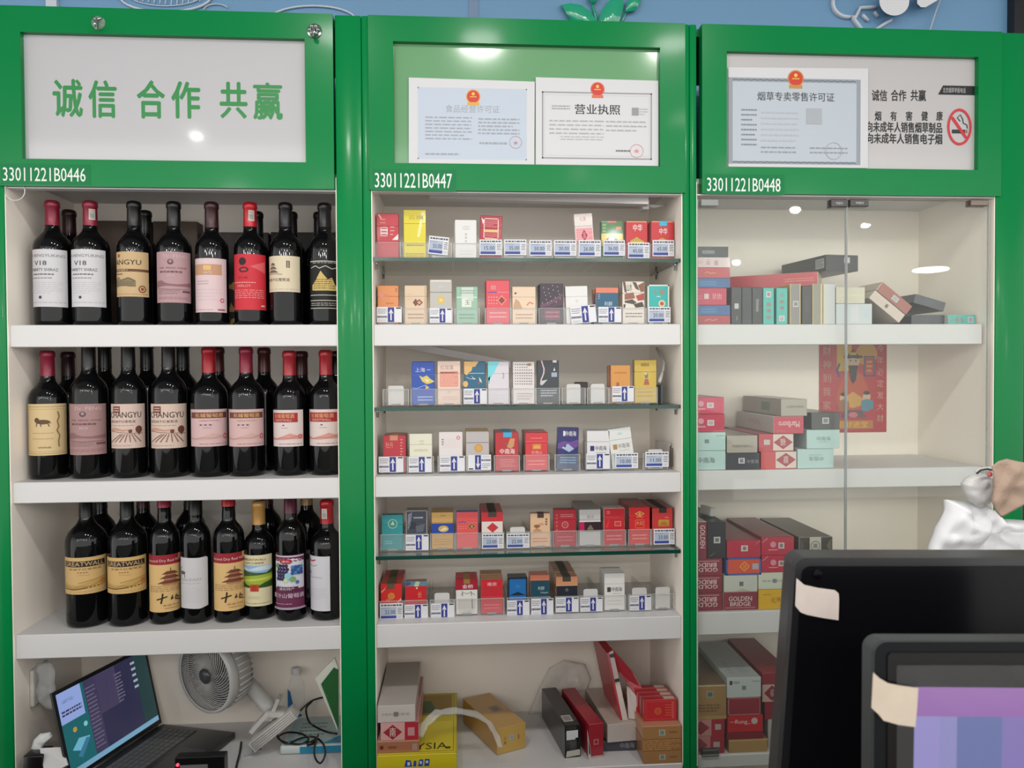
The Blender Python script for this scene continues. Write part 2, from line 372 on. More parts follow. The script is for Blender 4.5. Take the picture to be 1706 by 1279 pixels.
# ------------------------------------------------------------------ the three display cabinets
CABX = []
def cabinet(name, label, px_out, px_in, px_head, win, doors=False, base_x=None):
    xo0, xo1 = X(px_out[0], 600), X(px_out[1], 600); xi0, xi1 = X(px_in[0], 600), X(px_in[1], 600)
    xh0, xh1 = X(px_head[0], 180), X(px_head[1], 180)
    c = thing(name, label, 'display cabinet', (0, 0, 0))
    sd = []
    for a, b, ins in ((xo0, xi0, 1), (xi1, xo1, -1)):
        mb = MB(); mb.box(a, b, 0.0, DEP+0.02, 0.0, ZT, GREEN, 0.0025, 2)
        xi = b if ins > 0 else a
        mb.box(min(xi, xi+ins*0.002), max(xi, xi+ins*0.002), 0.004, DEP, ZB-0.01, ZHB+0.028, LINER); mb.build('side_panel', c)
    mb = MB(); mb.box(xi0, xi1, DEP, DEP+0.02, 0.0, ZHB+0.04, LINER); mb.build('back_panel', c)
    mb = MB(); mb.box(xi0, xi1, 0.024, DEP, ZHB+0.028, ZHB+0.040, WHITE); mb.box(xi0, xi1, 0.006, 0.030, ZHB-0.003, ZHB-0.0005, WHITE)
    mb.box(xo0 if px_out[0] < 600 else xi0, xi1, 0.02, DEP+0.02, ZT-0.02, ZT-0.002, GREEN); mb.build('top_board', c)
    # header: a frame of four rails round a window
    u0, u1 = X(win[0], (win[1]+win[3])/2), X(win[2], (win[1]+win[3])/2); v1, v0 = Z((win[0]+win[2])/2, win[1]), Z((win[0]+win[2])/2, win[3])
    mb = MB(); y0, y1 = -0.004, 0.020
    mb.box(xh0, xh1, y0, y1, v1, ZT, GREEN); mb.box(xh0, xh1, y0, y1, ZHB, v0, GREEN)
    mb.box(xh0, u0, y0, y1, v0, v1, GREEN); mb.box(u1, xh1, y0, y1, v0, v1, GREEN); hf = mb.build('header_frame', c)
    for k, yb in enumerate(ZS):
        ys = 0.030 if doors else 0.010
        mb = MB(); xe = xi1-0.0022-(0.010 if doors else 0); mb.box(xi0+0.0022, xe, ys, ys+0.018, ZSB[k], yb, WHITE, 0.0015); mb.box(xi0+0.0022, xe, ys+0.017, DEP-0.001, yb-0.024, yb, WHITE); mb.build('shelf', c)
    mb = MB(); yf = 0.03 if doors else 0.0
    mb.box(xi0+0.0022, xi1-0.0022, yf, DEP-0.001, ZB-0.03, ZB, WHITE, 0.0015); mb.build('bottom_board', c)
    CABX.append((xi0, xi1, xo0, xo1, u0, u1, v0, v1)); return c, (u0, u1, v0, v1)
def sticker_number(c, s, px0, px1, py0, py1, bx):
    mb = MB(); y = -0.0045; a, b = at(px0-3, py1+5, 0), at(bx, py0-6, 0)
    mb.box(a.x, b.x, y, y+0.0004, a.z, b.z, mat((8, 122, 68), 0.25, 0.12))
    p, q = at(px0, py1, 0), at(px1, py0, 0)
    art(mb, [T(0, 0, 1, 1, s, (236, 240, 236), 0.004)], plane_frame(p.x, p.z, y), q.x-p.x, q.z-p.z); mb.build('number_sticker', c)

c1, w1 = cabinet('display_cabinet', 'green and white wine cabinet with a white slogan sign in its header', (-14, 606.5), (11, 563), (-10, 556), (37, 60, 509, 268))
c2, w2 = cabinet('display_cabinet', 'green and white cabinet of cigarette trays under two framed licences', (607, 1149), (620.5, 1138), (614.5, 1141), (656, 75, 1099, 275))
c3, w3 = cabinet('display_cabinet', 'green and white cabinet with glass doors and a no smoking sign', (1149.4, 1706), (1161, 1658), (1169, 1667), (1210, 91, 1628, 281), True)
sticker_number(c1, '33011221B0446', 7, 144, 281, 302, 152); sticker_number(c2, '33011221B0447', 625, 753, 290, 313, 760); sticker_number(c3, '33011221B0448', 1177, 1299, 298, 319, 1306)
SIGNW = mat((198, 197, 200), 0.10, coat=1.0, name='glossy_white_acrylic')
def panel(c, w, m, items=None, y=0.010):
    mb = MB(); mb.box(w[0]-0.003, w[1]+0.003, y, y+0.006, w[2]-0.003, w[3]+0.003, m)
    if items: art(mb, items, plane_frame(w[0], w[2], y), w[1]-w[0], w[3]-w[2], 0.3, coat=0.5)
    return mb.build('sign_panel', c)
G1 = (40, 138, 68)
def fx(w, px0, py0, px1, py1, y=0.0):                                     # photo box -> fractions of a header window
    a, b = at(px0, py1, y), at(px1, py0, y); W, Hh = w[1]-w[0], w[3]-w[2]
    return ((a.x-w[0])/W, (a.z-w[2])/Hh, (b.x-w[0])/W, (b.z-w[2])/Hh)
its = [T(*fx(w1, x0, y0, x1, y1), s, G1, 0.045) for s, x0, y0, x1, y1 in
                  (('诚', 84, 129, 134, 193), ('信', 144, 131, 191, 194), ('合', 225, 131, 272, 195), ('作', 283, 133, 331, 195), ('共', 364, 134, 410, 195), ('赢', 420, 135, 469, 197))]
panel(c1, w1, SIGNW, its)
panel(c2, w2, mat((112, 166, 118), 0.12, coat=0.8, name='pale_green_acrylic'))
K = (32, 32, 34)
its = []
for s, x0, y0, x1, y1 in (('诚信', 1456, 147, 1482, 166), ('合作', 1488, 147, 1514, 166), ('共赢', 1521, 147, 1547, 166), ('烟', 1461, 183, 1472, 199), ('有', 1487, 183, 1498, 199), ('害', 1513, 183, 1524, 199),
                          ('健', 1539, 183, 1550, 199), ('康', 1564, 183, 1575, 199), ('向未成年人销售烟草制品', 1447, 202, 1574, 218), ('向未成年人销售电子烟', 1447, 221, 1574, 237)):
    its.append(T(*fx(w3, x0, y0, x1, y1), s, K, 0.045))
q = fx(w3, 1567, 141, 1628, 155); its += [P([(q[0], q[1]), (q[2], q[1]), (q[2], q[3]), (q[0]+0.02, q[3])], (28, 28, 30)), T(*fx(w3, 1575, 144, 1613, 152), '北京烟草举报电话', (190, 190, 190), 0.0)]
wq, hq = w3[1]-w3[0], w3[3]-w3[2]; q = fx(w3, 1582, 179, 1623, 240); cx, cy = (q[0]+q[2])/2, (q[1]+q[3])/2; rx, ry = (q[2]-q[0])/2, (q[3]-q[1])/2
RED = (206, 40, 52)
n = 32; ringo = [(cx+rx*math.cos(2*math.pi*i/n), cy+ry*math.sin(2*math.pi*i/n)) for i in range(n+1)]
its += [R(*fx(w3, 1590, 214, 1612, 220), (40, 44, 44)), R(*fx(w3, 1613, 214, 1616, 220), (150, 110, 90)), S([fx(w3, x, y, x, y)[:2] for x, y in ((1604, 200), (1599, 194), (1604, 189), (1608, 196), (1609, 203), (1615, 206), (1616, 212))], 0.004, (40, 44, 44)),
        S([fx(w3, x, y, x, y)[:2] for x, y in ((1590, 193), (1614, 228))], 0.012, RED)]
PM3 = mat((194, 191, 191), 0.25, coat=0.4)
mb = MB(); mb.box(w3[0]-0.003, w3[1]+0.003, 0.010, 0.016, w3[2]-0.003, w3[3]+0.003, PM3); art(mb, its, plane_frame(w3[0], w3[2], 0.010), wq, hq, 0.4)
vs = []; fs = []
for i in range(n):
    for s_ in (1, 0.82):
        a_ = 2*math.pi*i/n; vs.append((w3[0]+(cx+rx*s_*math.cos(a_))*wq, 0.0085, w3[2]+(cy+ry*(s_ if s_ == 1 else 0.86)*math.sin(a_))*hq))
for i in range(n): j = (i+1) % n; fs.append((2*i, 2*j, 2*j+1, 2*i+1))
mb.add(vs, fs, mat(RED)); mb.build('sign_panel', c3)

# licences
def emblem(u, v, r, gold=(222, 170, 70)): return [E(u, v, r, gold), E(u, v, r*0.86, (206, 58, 44)), E(u, v+r*0.55, r*0.22, (238, 190, 80)), R(u-r*0.45, v-r*0.15, u+r*0.45, v+r*0.05, (232, 176, 70)), R(u-r*0.8, v-r*1.75, u+r*0.8, v-r*1.15, gold)]
def certificate(label, px, items, y=0.0055, paper=(212, 212, 215)):
    p = [at(*q, y) for q in px]; o = p[3]; mb = MB(); t = 0.0006
    mb.hexa([q-o for q in (p[3], p[2], p[1], p[0])]+[q-o+Vector((0, t, 0)) for q in (p[3], p[2], p[1], p[0])], mat(paper, 0.5))
    ux = (p[2]-p[3]); uz = (p[0]-p[3]); art(mb, items, gen_frame((0, 0, 0), ux, uz), ux.length, uz.length, 0.5)
    return tag(mb.build('licence_certificate', None, o), label, 'certificate', 'licences in the cabinet headers')
LG = (160, 164, 172)
certificate('pale blue printed licence with an orange emblem beside the framed business licence', [(681, 129), (891, 136), (890, 274), (681, 271.5)],
            [R(0.07, 0.05, 0.94, 0.89, (192, 203, 217)), F(0.07, 0.05, 0.94, 0.89, 0.008, (196, 204, 214))]+emblem(0.51, 0.79, 0.058)+[T(0.29, 0.60, 0.72, 0.69, '食品经营许可证', (168, 174, 182), 0.0),
             L(0.13, 0.27, 0.5, 0.56, 7, LG, 0.35), L(0.55, 0.34, 0.88, 0.55, 5, LG, 0.4), L(0.56, 0.22, 0.78, 0.27, 1, LG), L(0.13, 0.09, 0.4, 0.13, 1, LG), O(0.85, 0.26, 0.05, 0.004, (190, 150, 160)), T(0.83, 0.23, 0.87, 0.28, '★', (200, 130, 130), 0)])
certificate('white business licence with a grey border and orange emblem', [(892.5, 128.5), (1097, 134.5), (1097, 276.5), (892.5, 274)],
            [F(0.05, 0.07, 0.945, 0.84, 0.011, (150, 150, 152)), F(0.07, 0.105, 0.925, 0.805, 0.003, (190, 190, 190))]+emblem(0.5, 0.875, 0.058, (214, 110, 80))+[T(0.315, 0.585, 0.685, 0.70, '营业执照', (40, 40, 42), 0.02),
             L(0.13, 0.63, 0.28, 0.69, 2, (160, 160, 160)), R(0.78, 0.58, 0.835, 0.67, (150, 150, 150)), L(0.84, 0.58, 0.91, 0.67, 3, (190, 190, 190)), L(0.11, 0.34, 0.55, 0.53, 4, (176, 174, 174), 0.3), L(0.2, 0.28, 0.55, 0.34, 2, (180, 178, 178), 0.3), L(0.57, 0.38, 0.9, 0.53, 3, (176, 174, 174), 0.3),
             O(0.82, 0.17, 0.055, 0.004, (222, 150, 150)), T(0.795, 0.145, 0.845, 0.2, '★', (226, 140, 140), 0), L(0.65, 0.15, 0.77, 0.19, 1, (120, 120, 120))])
certificate('blue grey tobacco licence with a patterned border and red emblem', [(1213.5, 112), (1446.5, 114), (1446, 280), (1213.5, 277.5)],
            [R(0.0, 0.03, 0.945, 0.90, (150, 158, 166)), R(0.03, 0.06, 0.915, 0.86, (188, 197, 206)), S([(0.03+0.022*i, 0.875+0.008*(i % 2)) for i in range(41)], 0.006, (96, 104, 112)), S([(0.03+0.022*i, 0.045+0.008*(i % 2)) for i in range(41)], 0.006, (96, 104, 112)), R(0.03, 0.1, 0.04, 0.82, (190, 198, 206))]
            + emblem(0.478, 0.90, 0.058, (200, 140, 60)) + [T(0.205, 0.67, 0.755, 0.76, '烟草专卖零售许可证', (60, 62, 66), 0.004), L(0.09, 0.20, 0.2, 0.6, 8, (130, 134, 140), 0.3), L(0.23, 0.24, 0.5, 0.58, 6, (182, 188, 196), 0.3), R(0.555, 0.44, 0.665, 0.60, (170, 176, 182)), L(0.23, 0.13, 0.48, 0.22, 2, (150, 154, 160), 0.3),
             L(0.58, 0.13, 0.85, 0.22, 2, (150, 154, 160), 0.3), O(0.75, 0.17, 0.06, 0.004, (170, 170, 182))])
# header hooks
def hook(label, px, py, big):
    o = at(px, py, -0.0045); h = thing('wall_hook', label, 'hook', o, group='hooks on the first cabinet header')
    mb = MB(); r = 0.015 if not big else 0.017
    mb.lathe([(0, 0), (r, 0), (r*0.95, 0.002), (r*0.5, 0.004), (0, 0.004)], clear('hook_pad', (0.85, 0.95, 0.88), 0.10, 0.05) if not big else CHROME, 24, Matrix.Rotation(rad(90), 4, 'X')); mb.build('pad', h)
    mb = MB(); mb.tube([(0, -0.004, 0.006), (0, -0.010, 0.000), (0, -0.011, -0.012), (0.002, -0.016, -0.018), (0.004, -0.024, -0.014), (0.003, -0.026, -0.008)], [0.003, 0.004, 0.0045, 0.004, 0.003, 0.0025], CHROME, 10); mb.build('prong', h)
    if big:
        mb = MB()
        for k in range(6):
            a_ = k*math.pi/3; mb.lathe([(0, 0), (0.005, 0), (0.0055, 0.004), (0.003, 0.009), (0, 0.010)], CHROME, 12, Matrix.Translation((0.009*math.cos(a_), -0.003, 0.009*math.sin(a_))) @ Matrix.Rotation(rad(90), 4, 'X'))
        mb.build('rosette', h)
    else:
        mb = MB(); mb.tube([(-0.010, -0.005, 0.010), (0, -0.007, 0.004), (0.010, -0.005, 0.010)], 0.0025, CHROME, 8); mb.build('bar', h)
hook('small chrome prong hook on a clear pad above the white slogan sign', 164, 38, False)
hook('chrome rosette hook on the first header beside the wide green post', 524, 52, True)
mb = MB(); o = at(25, 318, 0.004); mb.tube([o+Vector((0.021*math.cos(rad(a)), 0, 0.021*math.sin(rad(a)))) for a in range(150, 395, 12)], 0.0011, mat((220, 220, 212)), 6)
tag(mb.build('cord_loop'), 'thin white cord loop hanging at the top corner of the wine cabinet', 'cord')

# middle cabinet: glass shelves, brackets, tube light
XI0, XI1 = CABX[1][0]+0.0022, CABX[1][1]-0.0022
GZ = []
for k, (pl, pr) in enumerate(((430.5, 433), (680, 680.5), (931, 922))):
    zt = Z(878, (pl+pr)/2-3.2); GZ.append(zt); mb = MB(); x0, x1 = X(619, 600)+0.003, X(1135, 600)
    mb.box(x0, x1, 0.012, DEP-0.02, zt-0.008, zt, GLASS_TOP); mb.box(x0, x1, 0.0105, 0.0125, zt-0.0082, zt+0.0002, GLASS_EDGE); mb.box(x0-0.0002, x0+0.001, 0.0105, DEP-0.02, zt-0.0082, zt+0.0002, GLASS_EDGE); mb.box(x1-0.001, x1+0.0002, 0.0105, DEP-0.02, zt-0.0082, zt+0.0002, GLASS_EDGE); g = mb.build('glass_shelf', c2)
    for xx in (XI0+0.004, XI1-0.004):
        for yy in (0.04, 0.22):
            mb = MB(); mb.lathe([(0, 0), (0.003, 0), (0.003, 0.012), (0.0045, 0.012), (0.0045, 0.016), (0, 0.016)], CHROME, 12, Matrix.Translation((xx, yy, zt-0.0245))); mb.build('shelf_pin', g)
def tube_light(label, pa, pb):
    o = pa.lerp(pb, 0.5); t = thing('tube_light', label, 'light fitting', o, group='tube lights of the middle cabinet'); a, b = pa-o, pb-o; hb = 0.0085; m = mat((232, 226, 224), 0.3)
    mb = MB(); mb.hexa([a+Vector((0, -0.014, -hb)), b+Vector((0, -0.014, -hb)), b+Vector((0, -0.014, hb)), a+Vector((0, -0.014, hb)), a+Vector((0, 0.014, -hb)), b+Vector((0, 0.014, -hb)), b+Vector((0, 0.014, hb)), a+Vector((0, 0.014, hb))], m); mb.build('diffuser', t); return t, b
tube_light('white unlit tube light slanting under the upper white shelf behind the packs', at(655, 571, 0.24), at(850, 607, 0.17))
t, b = tube_light('slim white tube light with a plug under the middle cabinet header', at(716, 326.5, 0.14), at(1078, 336, 0.06))
mb = MB(); mb.box(b.x-0.006, b.x+0.012, -0.017, 0.017, b.z-0.013, b.z+0.010, mat((224, 222, 220), 0.4), 0.002); mb.build('end_cap', t)
mb = MB(); mb.tube([(b.x+0.012, 0, b.z), (b.x+0.028, 0, b.z-0.002), (b.x+0.05, 0.01, b.z+0.002), (b.x+0.062, 0.02, b.z+0.006)], [0.006, 0.005, 0.0025, 0.0025], mat((235, 233, 230)), 8); mb.build('plug', t)

# third cabinet: glass doors with dark clamps
def door(label, px0, px1):
    x0, x1 = X(px0, 600), X(px1, 600); z0, z1 = ZB-0.02, Z(1400, 333)
    d = thing('glass_door', label, 'glass door', (x0, 0.006, z0), group='glass doors of the third cabinet')
    mb = MB(); mb.box(0, x1-x0, 0, 0.006, 0, z1-z0, GLASS_DOOR); mb.build('pane', d)
    mb = MB(); e = clear('door_edge', (0.55, 0.58, 0.57), 0.25, 0.1)
    for xx in (0.0, x1-x0): mb.box(xx-0.0008, xx+0.0008, -0.0003, 0.0063, 0, z1-z0, e)
    mb.build('edge_polish', d); return d, x0, x1, z0, z1
DK = mat((72, 70, 70), 0.3, metal=0.6)
def clamp(d, x0, z0, pa, m, txt):
    a, b = at(pa[0], pa[3], 0), at(pa[2], pa[1], 0); mb = MB(); mb.box(a.x-x0, b.x-x0, -0.008, 0.014, a.z-z0, b.z-z0, m, 0.0015)
    if txt: art(mb, [T(0.28, 0.35, 0.72, 0.62, txt, (215, 215, 215), 0.0)], plane_frame(a.x-x0, a.z-z0, -0.008), b.x-a.x, b.z-a.z)
    mb.build('hinge_clamp', d)
d, x0, x1, z0, z1 = door('clear glass door of the third cabinet next to the cigarette trays', 1163.5, 1411.5)
clamp(d, x0, z0, (1168, 332, 1197, 343), mat((140, 142, 140), 0.35), ''); clamp(d, x0, z0, (1384, 332, 1411, 345), DK, 'YIZO')
d, x0, x1, z0, z1 = door('clear glass door of the third cabinet beside the wide outer green post', 1413.2, 1649)
clamp(d, x0, z0, (1416, 332, 1447, 344), DK, 'YIZO'); clamp(d, x0, z0, (1617, 333, 1646, 343), mat((120, 108, 98), 0.25, metal=0.8), '')
# ------------------------------------------------------------------ wine bottles
def bottle_profile(Rr, Hh, rn):
    return [(0, 0.003), (0.80*Rr, 0.0), (0.95*Rr, 0.003), (Rr, 0.012), (Rr, 0.60*Hh), (0.985*Rr, 0.635*Hh), (0.93*Rr, 0.665*Hh), (0.83*Rr, 0.692*Hh), (0.68*Rr, 0.716*Hh), (0.54*Rr, 0.736*Hh),
            (0.44*Rr, 0.755*Hh), (rn*1.04, 0.785*Hh), (rn, 0.82*Hh), (rn*0.97, 0.945*Hh), (rn*1.08, 0.95*Hh), (rn*1.08, 0.975*Hh), (rn*0.95, 0.99*Hh), (0, 0.99*Hh)]
def bottle(label, shelf, cx, wpx, ytop, cap, label_spec=None, Yc=None, capfrac=0.80, extra=None, capart=None, group='front row'):
    zs = ZS[shelf]; gap = (ZSB[shelf-1] if shelf else ZHB-0.008) - zs
    Yc = Yc or (0.102 if shelf == 2 and cx == 432 else 0.085); base = at(cx, 700, Yc); ym = {0: 470, 1: 690, 2: 940}[shelf]; base.x = X(cx, ym, Yc)
    Rr = (X(cx+wpx/2, ym, Yc)-X(cx-wpx/2, ym, Yc))/2
    Hh = min(Z(cx, ytop, Yc)-zs, gap+(0.018 if shelf else -0.006)) if ytop else gap-0.006
    if not ytop: Hh = gap+(0.018 if shelf else -0.006)
    rn = 0.0148; xl_, xr_ = CABX[0][0]+0.003+Rr, CABX[0][1]-0.003-Rr; base.x = min(max(base.x, xl_), xr_)
    t = thing('wine_bottle', label, 'wine bottle', (base.x, Yc, zs+0.0003), group='wine bottles of the %s on the %s shelf' % (group, ('upper', 'middle', 'lowest')[shelf]))
    mb = MB(); mb.lathe(bottle_profile(Rr, Hh, rn), BOTTLE, 44); mb.build('glass_body', t)
    if cap:
        mb = MB(); e = 0.0006; m = mat(cap, 0.32, 0.5, 0.15)
        pr = [(rn+e+0.0006, capfrac*Hh)] + ([(rn+e, 0.825*Hh)] if capfrac < 0.82 else []) + [(rn*0.97+e, 0.943*Hh), (rn*1.08+e, 0.949*Hh), (rn*1.08+e, 0.976*Hh), (rn*0.97+e, 0.993*Hh), (rn*0.8, Hh), (0, Hh)]
        mb.lathe(pr, m, 32); cp = mb.build('capsule', t)
        if capart:
            mb = MB(); h_ = 0.085*Hh; fr = cyl_frame(rn+0.0012, capart[0]-0.5, 0.845*Hh)
            art(mb, capart[1], fr, rn*0.95, h_, curved=True); mb.build('seal', cp)
    if label_spec:
        lx0, lx1, ly0, ly1, items = label_spec; r = wpx/2
        A0 = math.asin(max(-0.985, (lx0-cx)/r)); A1 = math.asin(min(0.985, (lx1-cx)/r)); face = -math.atan2(base.x, Yc+DIST)
        z0 = Z(cx, ly1, Yc-Rr)-zs; z1 = Z(cx, ly0, Yc-Rr)-zs; Rl = Rr+0.0003; w = (A1-A0)*Rl
        mb = MB(); art(mb, items, cyl_frame(Rl, A0+face, z0), w, z1-z0, 0.55, 0.3, curved=True, eps=0.00007); mb.build('label', t)
    return t
BK = (36, 32, 30)
def lab_v18(bg=(214, 212, 216)):
    g = (96, 94, 98)
    return [R(0, 0, 1, 1, bg), T(0.02, 0.865, 0.93, 0.915, 'CHENGYUKING', (120, 118, 122), 0), T(0.16, 0.72, 0.50, 0.80, 'V18', (64, 62, 66), 0.01), T(0.04, 0.62, 0.76, 0.67, 'VARIETY SHIRAZ', g, 0), L(0.1, 0.53, 0.66, 0.60, 1, g, 0.3), L(0.06, 0.47, 0.62, 0.53, 1, (150, 148, 152), 0.3),
            L(0.05, 0.22, 0.86, 0.44, 6, (168, 166, 170), 0.12), E(0.33, 0.165, 0.04, (70, 68, 70)), L(0.05, 0.06, 0.95, 0.09, 1, (170, 168, 172), 0.3)]
def lab_changyu(bg, castle=False):
    k = (58, 36, 28)
    if castle:
        return [R(0, 0, 1, 1, bg), D(0.17, 0.91, 0.06, 0.05, (150, 84, 60)), T(0.02, 0.71, 0.78, 0.82, 'ANGYU', k, 0.01), R(0, 0.555, 1, 0.615, (104, 72, 44)), T(0.06, 0.565, 0.46, 0.605, 'WINERY', (214, 190, 150), 0), L(0.04, 0.48, 0.3, 0.52, 1, k),
                H([(0.02, 0.22, 0.34), (0.12, 0.22, 0.42), (0.2, 0.24, 0.36), (0.35, 0.24, 0.4), (0.5, 0.22, 0.42), (0.64, 0.22, 0.36)], (136, 122, 92)), S([(0.02, 0.34), (0.14, 0.44), (0.24, 0.36), (0.46, 0.42), (0.62, 0.34)], 0.02, (96, 84, 60)), L(0.05, 0.22, 0.6, 0.34, 3, (90, 78, 56), 0.3),
                O(0.8, 0.17, 0.10, 0.03, (130, 80, 50)), E(0.8, 0.17, 0.04, (150, 60, 40)), L(0.02, 0.04, 0.95, 0.07, 1, (176, 120, 60), 0.3)]
    return [R(0, 0, 1, 1, bg), R(0.13, 0.80, 0.34, 0.95, (128, 62, 48)), L(0.16, 0.82, 0.31, 0.93, 2, bg, 0.4), T(0.02, 0.69, 0.86, 0.82, 'CHANGYU', k, 0.01), T(0.05, 0.575, 0.70, 0.635, '解百纳干红葡萄酒', (110, 84, 74), 0.0), L(0.04, 0.49, 0.66, 0.54, 1, (176, 140, 126), 0.3),
            H([(0.0, 0.36, 0.44), (0.2, 0.40, 0.47), (0.4, 0.38, 0.42), (0.64, 0.40, 0.43)], (196, 152, 132)), E(0.79, 0.42, 0.09, (106, 62, 50), 0.085), E(0.58, 0.385, 0.045, (110, 66, 54)), S([(0.79, 0.36), (0.79, 0.3)], 0.03, (90, 56, 44)), S([(0.02, 0.40), (0.3, 0.36), (0.6, 0.34), (0.9, 0.33)], 0.012, (120, 80, 66)),
            ] + [S([(0.36+0.05*i, 0.32), (0.06+0.13*i, 0.14)], 0.02, (134, 92, 76)) for i in range(7)] + [L(0.04, 0.05, 0.6, 0.08, 1, (170, 130, 120), 0.3)]
def lab_greatwall3(bg, band, text=(224, 176, 110), star=3, hill=(206, 168, 158)):
    its = [R(0, 0, 1, 1, bg), R(0.05, 0.76 if star == 3 else 0.66, 0.95 if star == 3 else 0.82, 0.92, band)]
    if star == 3: its += [T(0.2, 0.785, 0.82, 0.895, '长城葡萄酒', text, 0.02), T(0.3, 0.68, 0.76, 0.715, 'GREATWALL', (150, 110, 100), 0)]
    else: its += [T(0.14, 0.775, 0.72, 0.895, '长城葡萄酒', text, 0.02), T(0.16, 0.69, 0.66, 0.75, 'GREATWALL', (228, 190, 170), 0)]
    n = 3 if star == 3 else 1
    for i in range(n): its.append(T(0.42+0.1*(i-(n-1)/2)-0.03, 0.56, 0.48+0.1*(i-(n-1)/2), 0.61, '★', (60, 56, 60), 0))
    its += [L(0.38, 0.49, 0.56, 0.52, 1, (140, 120, 120), 0.4), H([(0.02, 0.18, 0.27), (0.2, 0.18, 0.22), (0.4, 0.18, 0.28), (0.6, 0.2, 0.36), (0.8, 0.2, 0.30), (0.98, 0.2, 0.34)], hill), S([(0.04, 0.22), (0.2, 0.2), (0.4, 0.24), (0.6, 0.22), (0.8, 0.28)], 0.012, tuple(int(v*0.75) for v in hill)),
            O(0.88, 0.27, 0.06, 0.025, (206, 70, 90)), L(0.3, 0.05, 0.95, 0.09, 1, (160, 120, 120), 0.4)]
    return its
def lab_gw(bg):
    k = (52, 38, 30); h_ = (164, 132, 72)
    return [R(0, 0, 1, 1, bg), R(0.05, 0.74, 0.94, 0.90, k), T(0.08, 0.765, 0.90, 0.88, 'GREATWALL', (206, 178, 128), 0.0), T(0.2, 0.65, 0.84, 0.71, '长城干红葡萄酒', (126, 92, 54), 0), T(0.38, 0.57, 0.58, 0.61, '★★★★', (84, 60, 40), 0), L(0.38, 0.5, 0.62, 0.53, 1, (140, 110, 70), 0.3),
            H([(0.02, 0.13, 0.30), (0.2, 0.13, 0.26), (0.4, 0.13, 0.24), (0.6, 0.15, 0.34), (0.8, 0.18, 0.42), (0.97, 0.2, 0.46)], (196, 160, 92)), S([(0.03, 0.24), (0.16, 0.2), (0.3, 0.17), (0.45, 0.22), (0.62, 0.2), (0.8, 0.29), (0.95, 0.34)], 0.02, h_), S([(0.04, 0.15), (0.3, 0.13), (0.55, 0.17), (0.85, 0.2)], 0.025, (110, 84, 46)), S([(0.4, 0.3), (0.6, 0.36), (0.9, 0.42)], 0.014, h_),
            O(0.87, 0.30, 0.055, 0.028, (220, 104, 56)), L(0.2, 0.05, 0.9, 0.08, 1, (176, 140, 90), 0.3)]
def lab_temple():
    br = (112, 62, 44)
    its = [R(0, 0, 1, 1, (222, 184, 122)), R(0, 0.83, 0.84, 1, (150, 30, 44)), R(0, 0.83, 1, 0.91, (150, 30, 44)), T(0.06, 0.865, 0.94, 0.925, 'Second Dry Red Wine', (230, 200, 190), 0)]
    for zb, w_ in ((0.66, 0.40), (0.585, 0.5), (0.50, 0.62)):
        its += [P([(0.62-w_/2, zb), (0.62+w_/2, zb), (0.62+w_*0.22, zb+0.055), (0.62-w_*0.22, zb+0.055)], br), R(0.62-w_*0.3, zb-0.03, 0.62+w_*0.3, zb, (176, 120, 84))]
    its += [S([(0.62, 0.7), (0.62, 0.77)], 0.02, br), L(0.12, 0.35, 0.96, 0.47, 4, (132, 88, 60), 0.25), S([(0.3, 0.22), (0.54, 0.27)], 0.03, (30, 24, 20)), S([(0.44, 0.33), (0.43, 0.25), (0.40, 0.15)], 0.035, (30, 24, 20)), S([(0.66, 0.28), (0.62, 0.21), (0.68, 0.24)], 0.025, (30, 24, 20)),
            S([(0.76, 0.29), (0.72, 0.2)], 0.025, (30, 24, 20)), S([(0.72, 0.26), (0.84, 0.24), (0.74, 0.2), (0.88, 0.18)], 0.02, (30, 24, 20)), T(0.44, 0.10, 0.84, 0.135, '丰收干红', (150, 110, 70), 0), L(0.48, 0.05, 0.8, 0.08, 1, (150, 110, 70), 0.3)]
    return its
def lab_mauve(bg, face=True):
    d = (116, 78, 84)
    return [R(0, 0, 1, 1, bg), T(0.26, 0.88, 0.86, 0.945, 'Dr. FENG', (206, 180, 180), 0), E(0.44, 0.80, 0.075, (96, 76, 80), 0.055), E(0.44, 0.81, 0.04, (170, 140, 140), 0.03), T(0.16, 0.665, 0.84, 0.695, 'DR. FENG WINE', d, 0), T(0.16, 0.585, 0.72, 0.625, '解百纳葡萄酒', (96, 52, 54), 0.01), T(0.36, 0.5, 0.56, 0.55, '精选', (214, 190, 190), 0.01),
            H([(0.03, 0.3, 0.42), (0.2, 0.32, 0.44), (0.35, 0.33, 0.37), (0.6, 0.32, 0.36), (0.97, 0.32, 0.40)], (146, 104, 110)), S([(0.03, 0.36), (0.3, 0.38), (0.6, 0.34), (0.95, 0.38)], 0.012, d), S([(0.05, 0.28), (0.4, 0.26), (0.9, 0.27)], 0.01, d), R(0.72, 0.2, 0.95, 0.24, d), L(0.1, 0.16, 0.66, 0.26, 3, d, 0.2), L(0.1, 0.06, 0.9, 0.12, 2, (156, 116, 120), 0.3)]
SEAL = [R(0, 0, 1, 1, (208, 200, 186)), R(0.15, 0.1, 0.85, 0.6, (150, 160, 158)), L(0.1, 0.65, 0.9, 0.95, 2, (190, 150, 120), 0.4)]
CR, RD, MR, BLK = (142, 30, 56), (168, 26, 38), (66, 22, 28), (18, 17, 19)
B = bottle
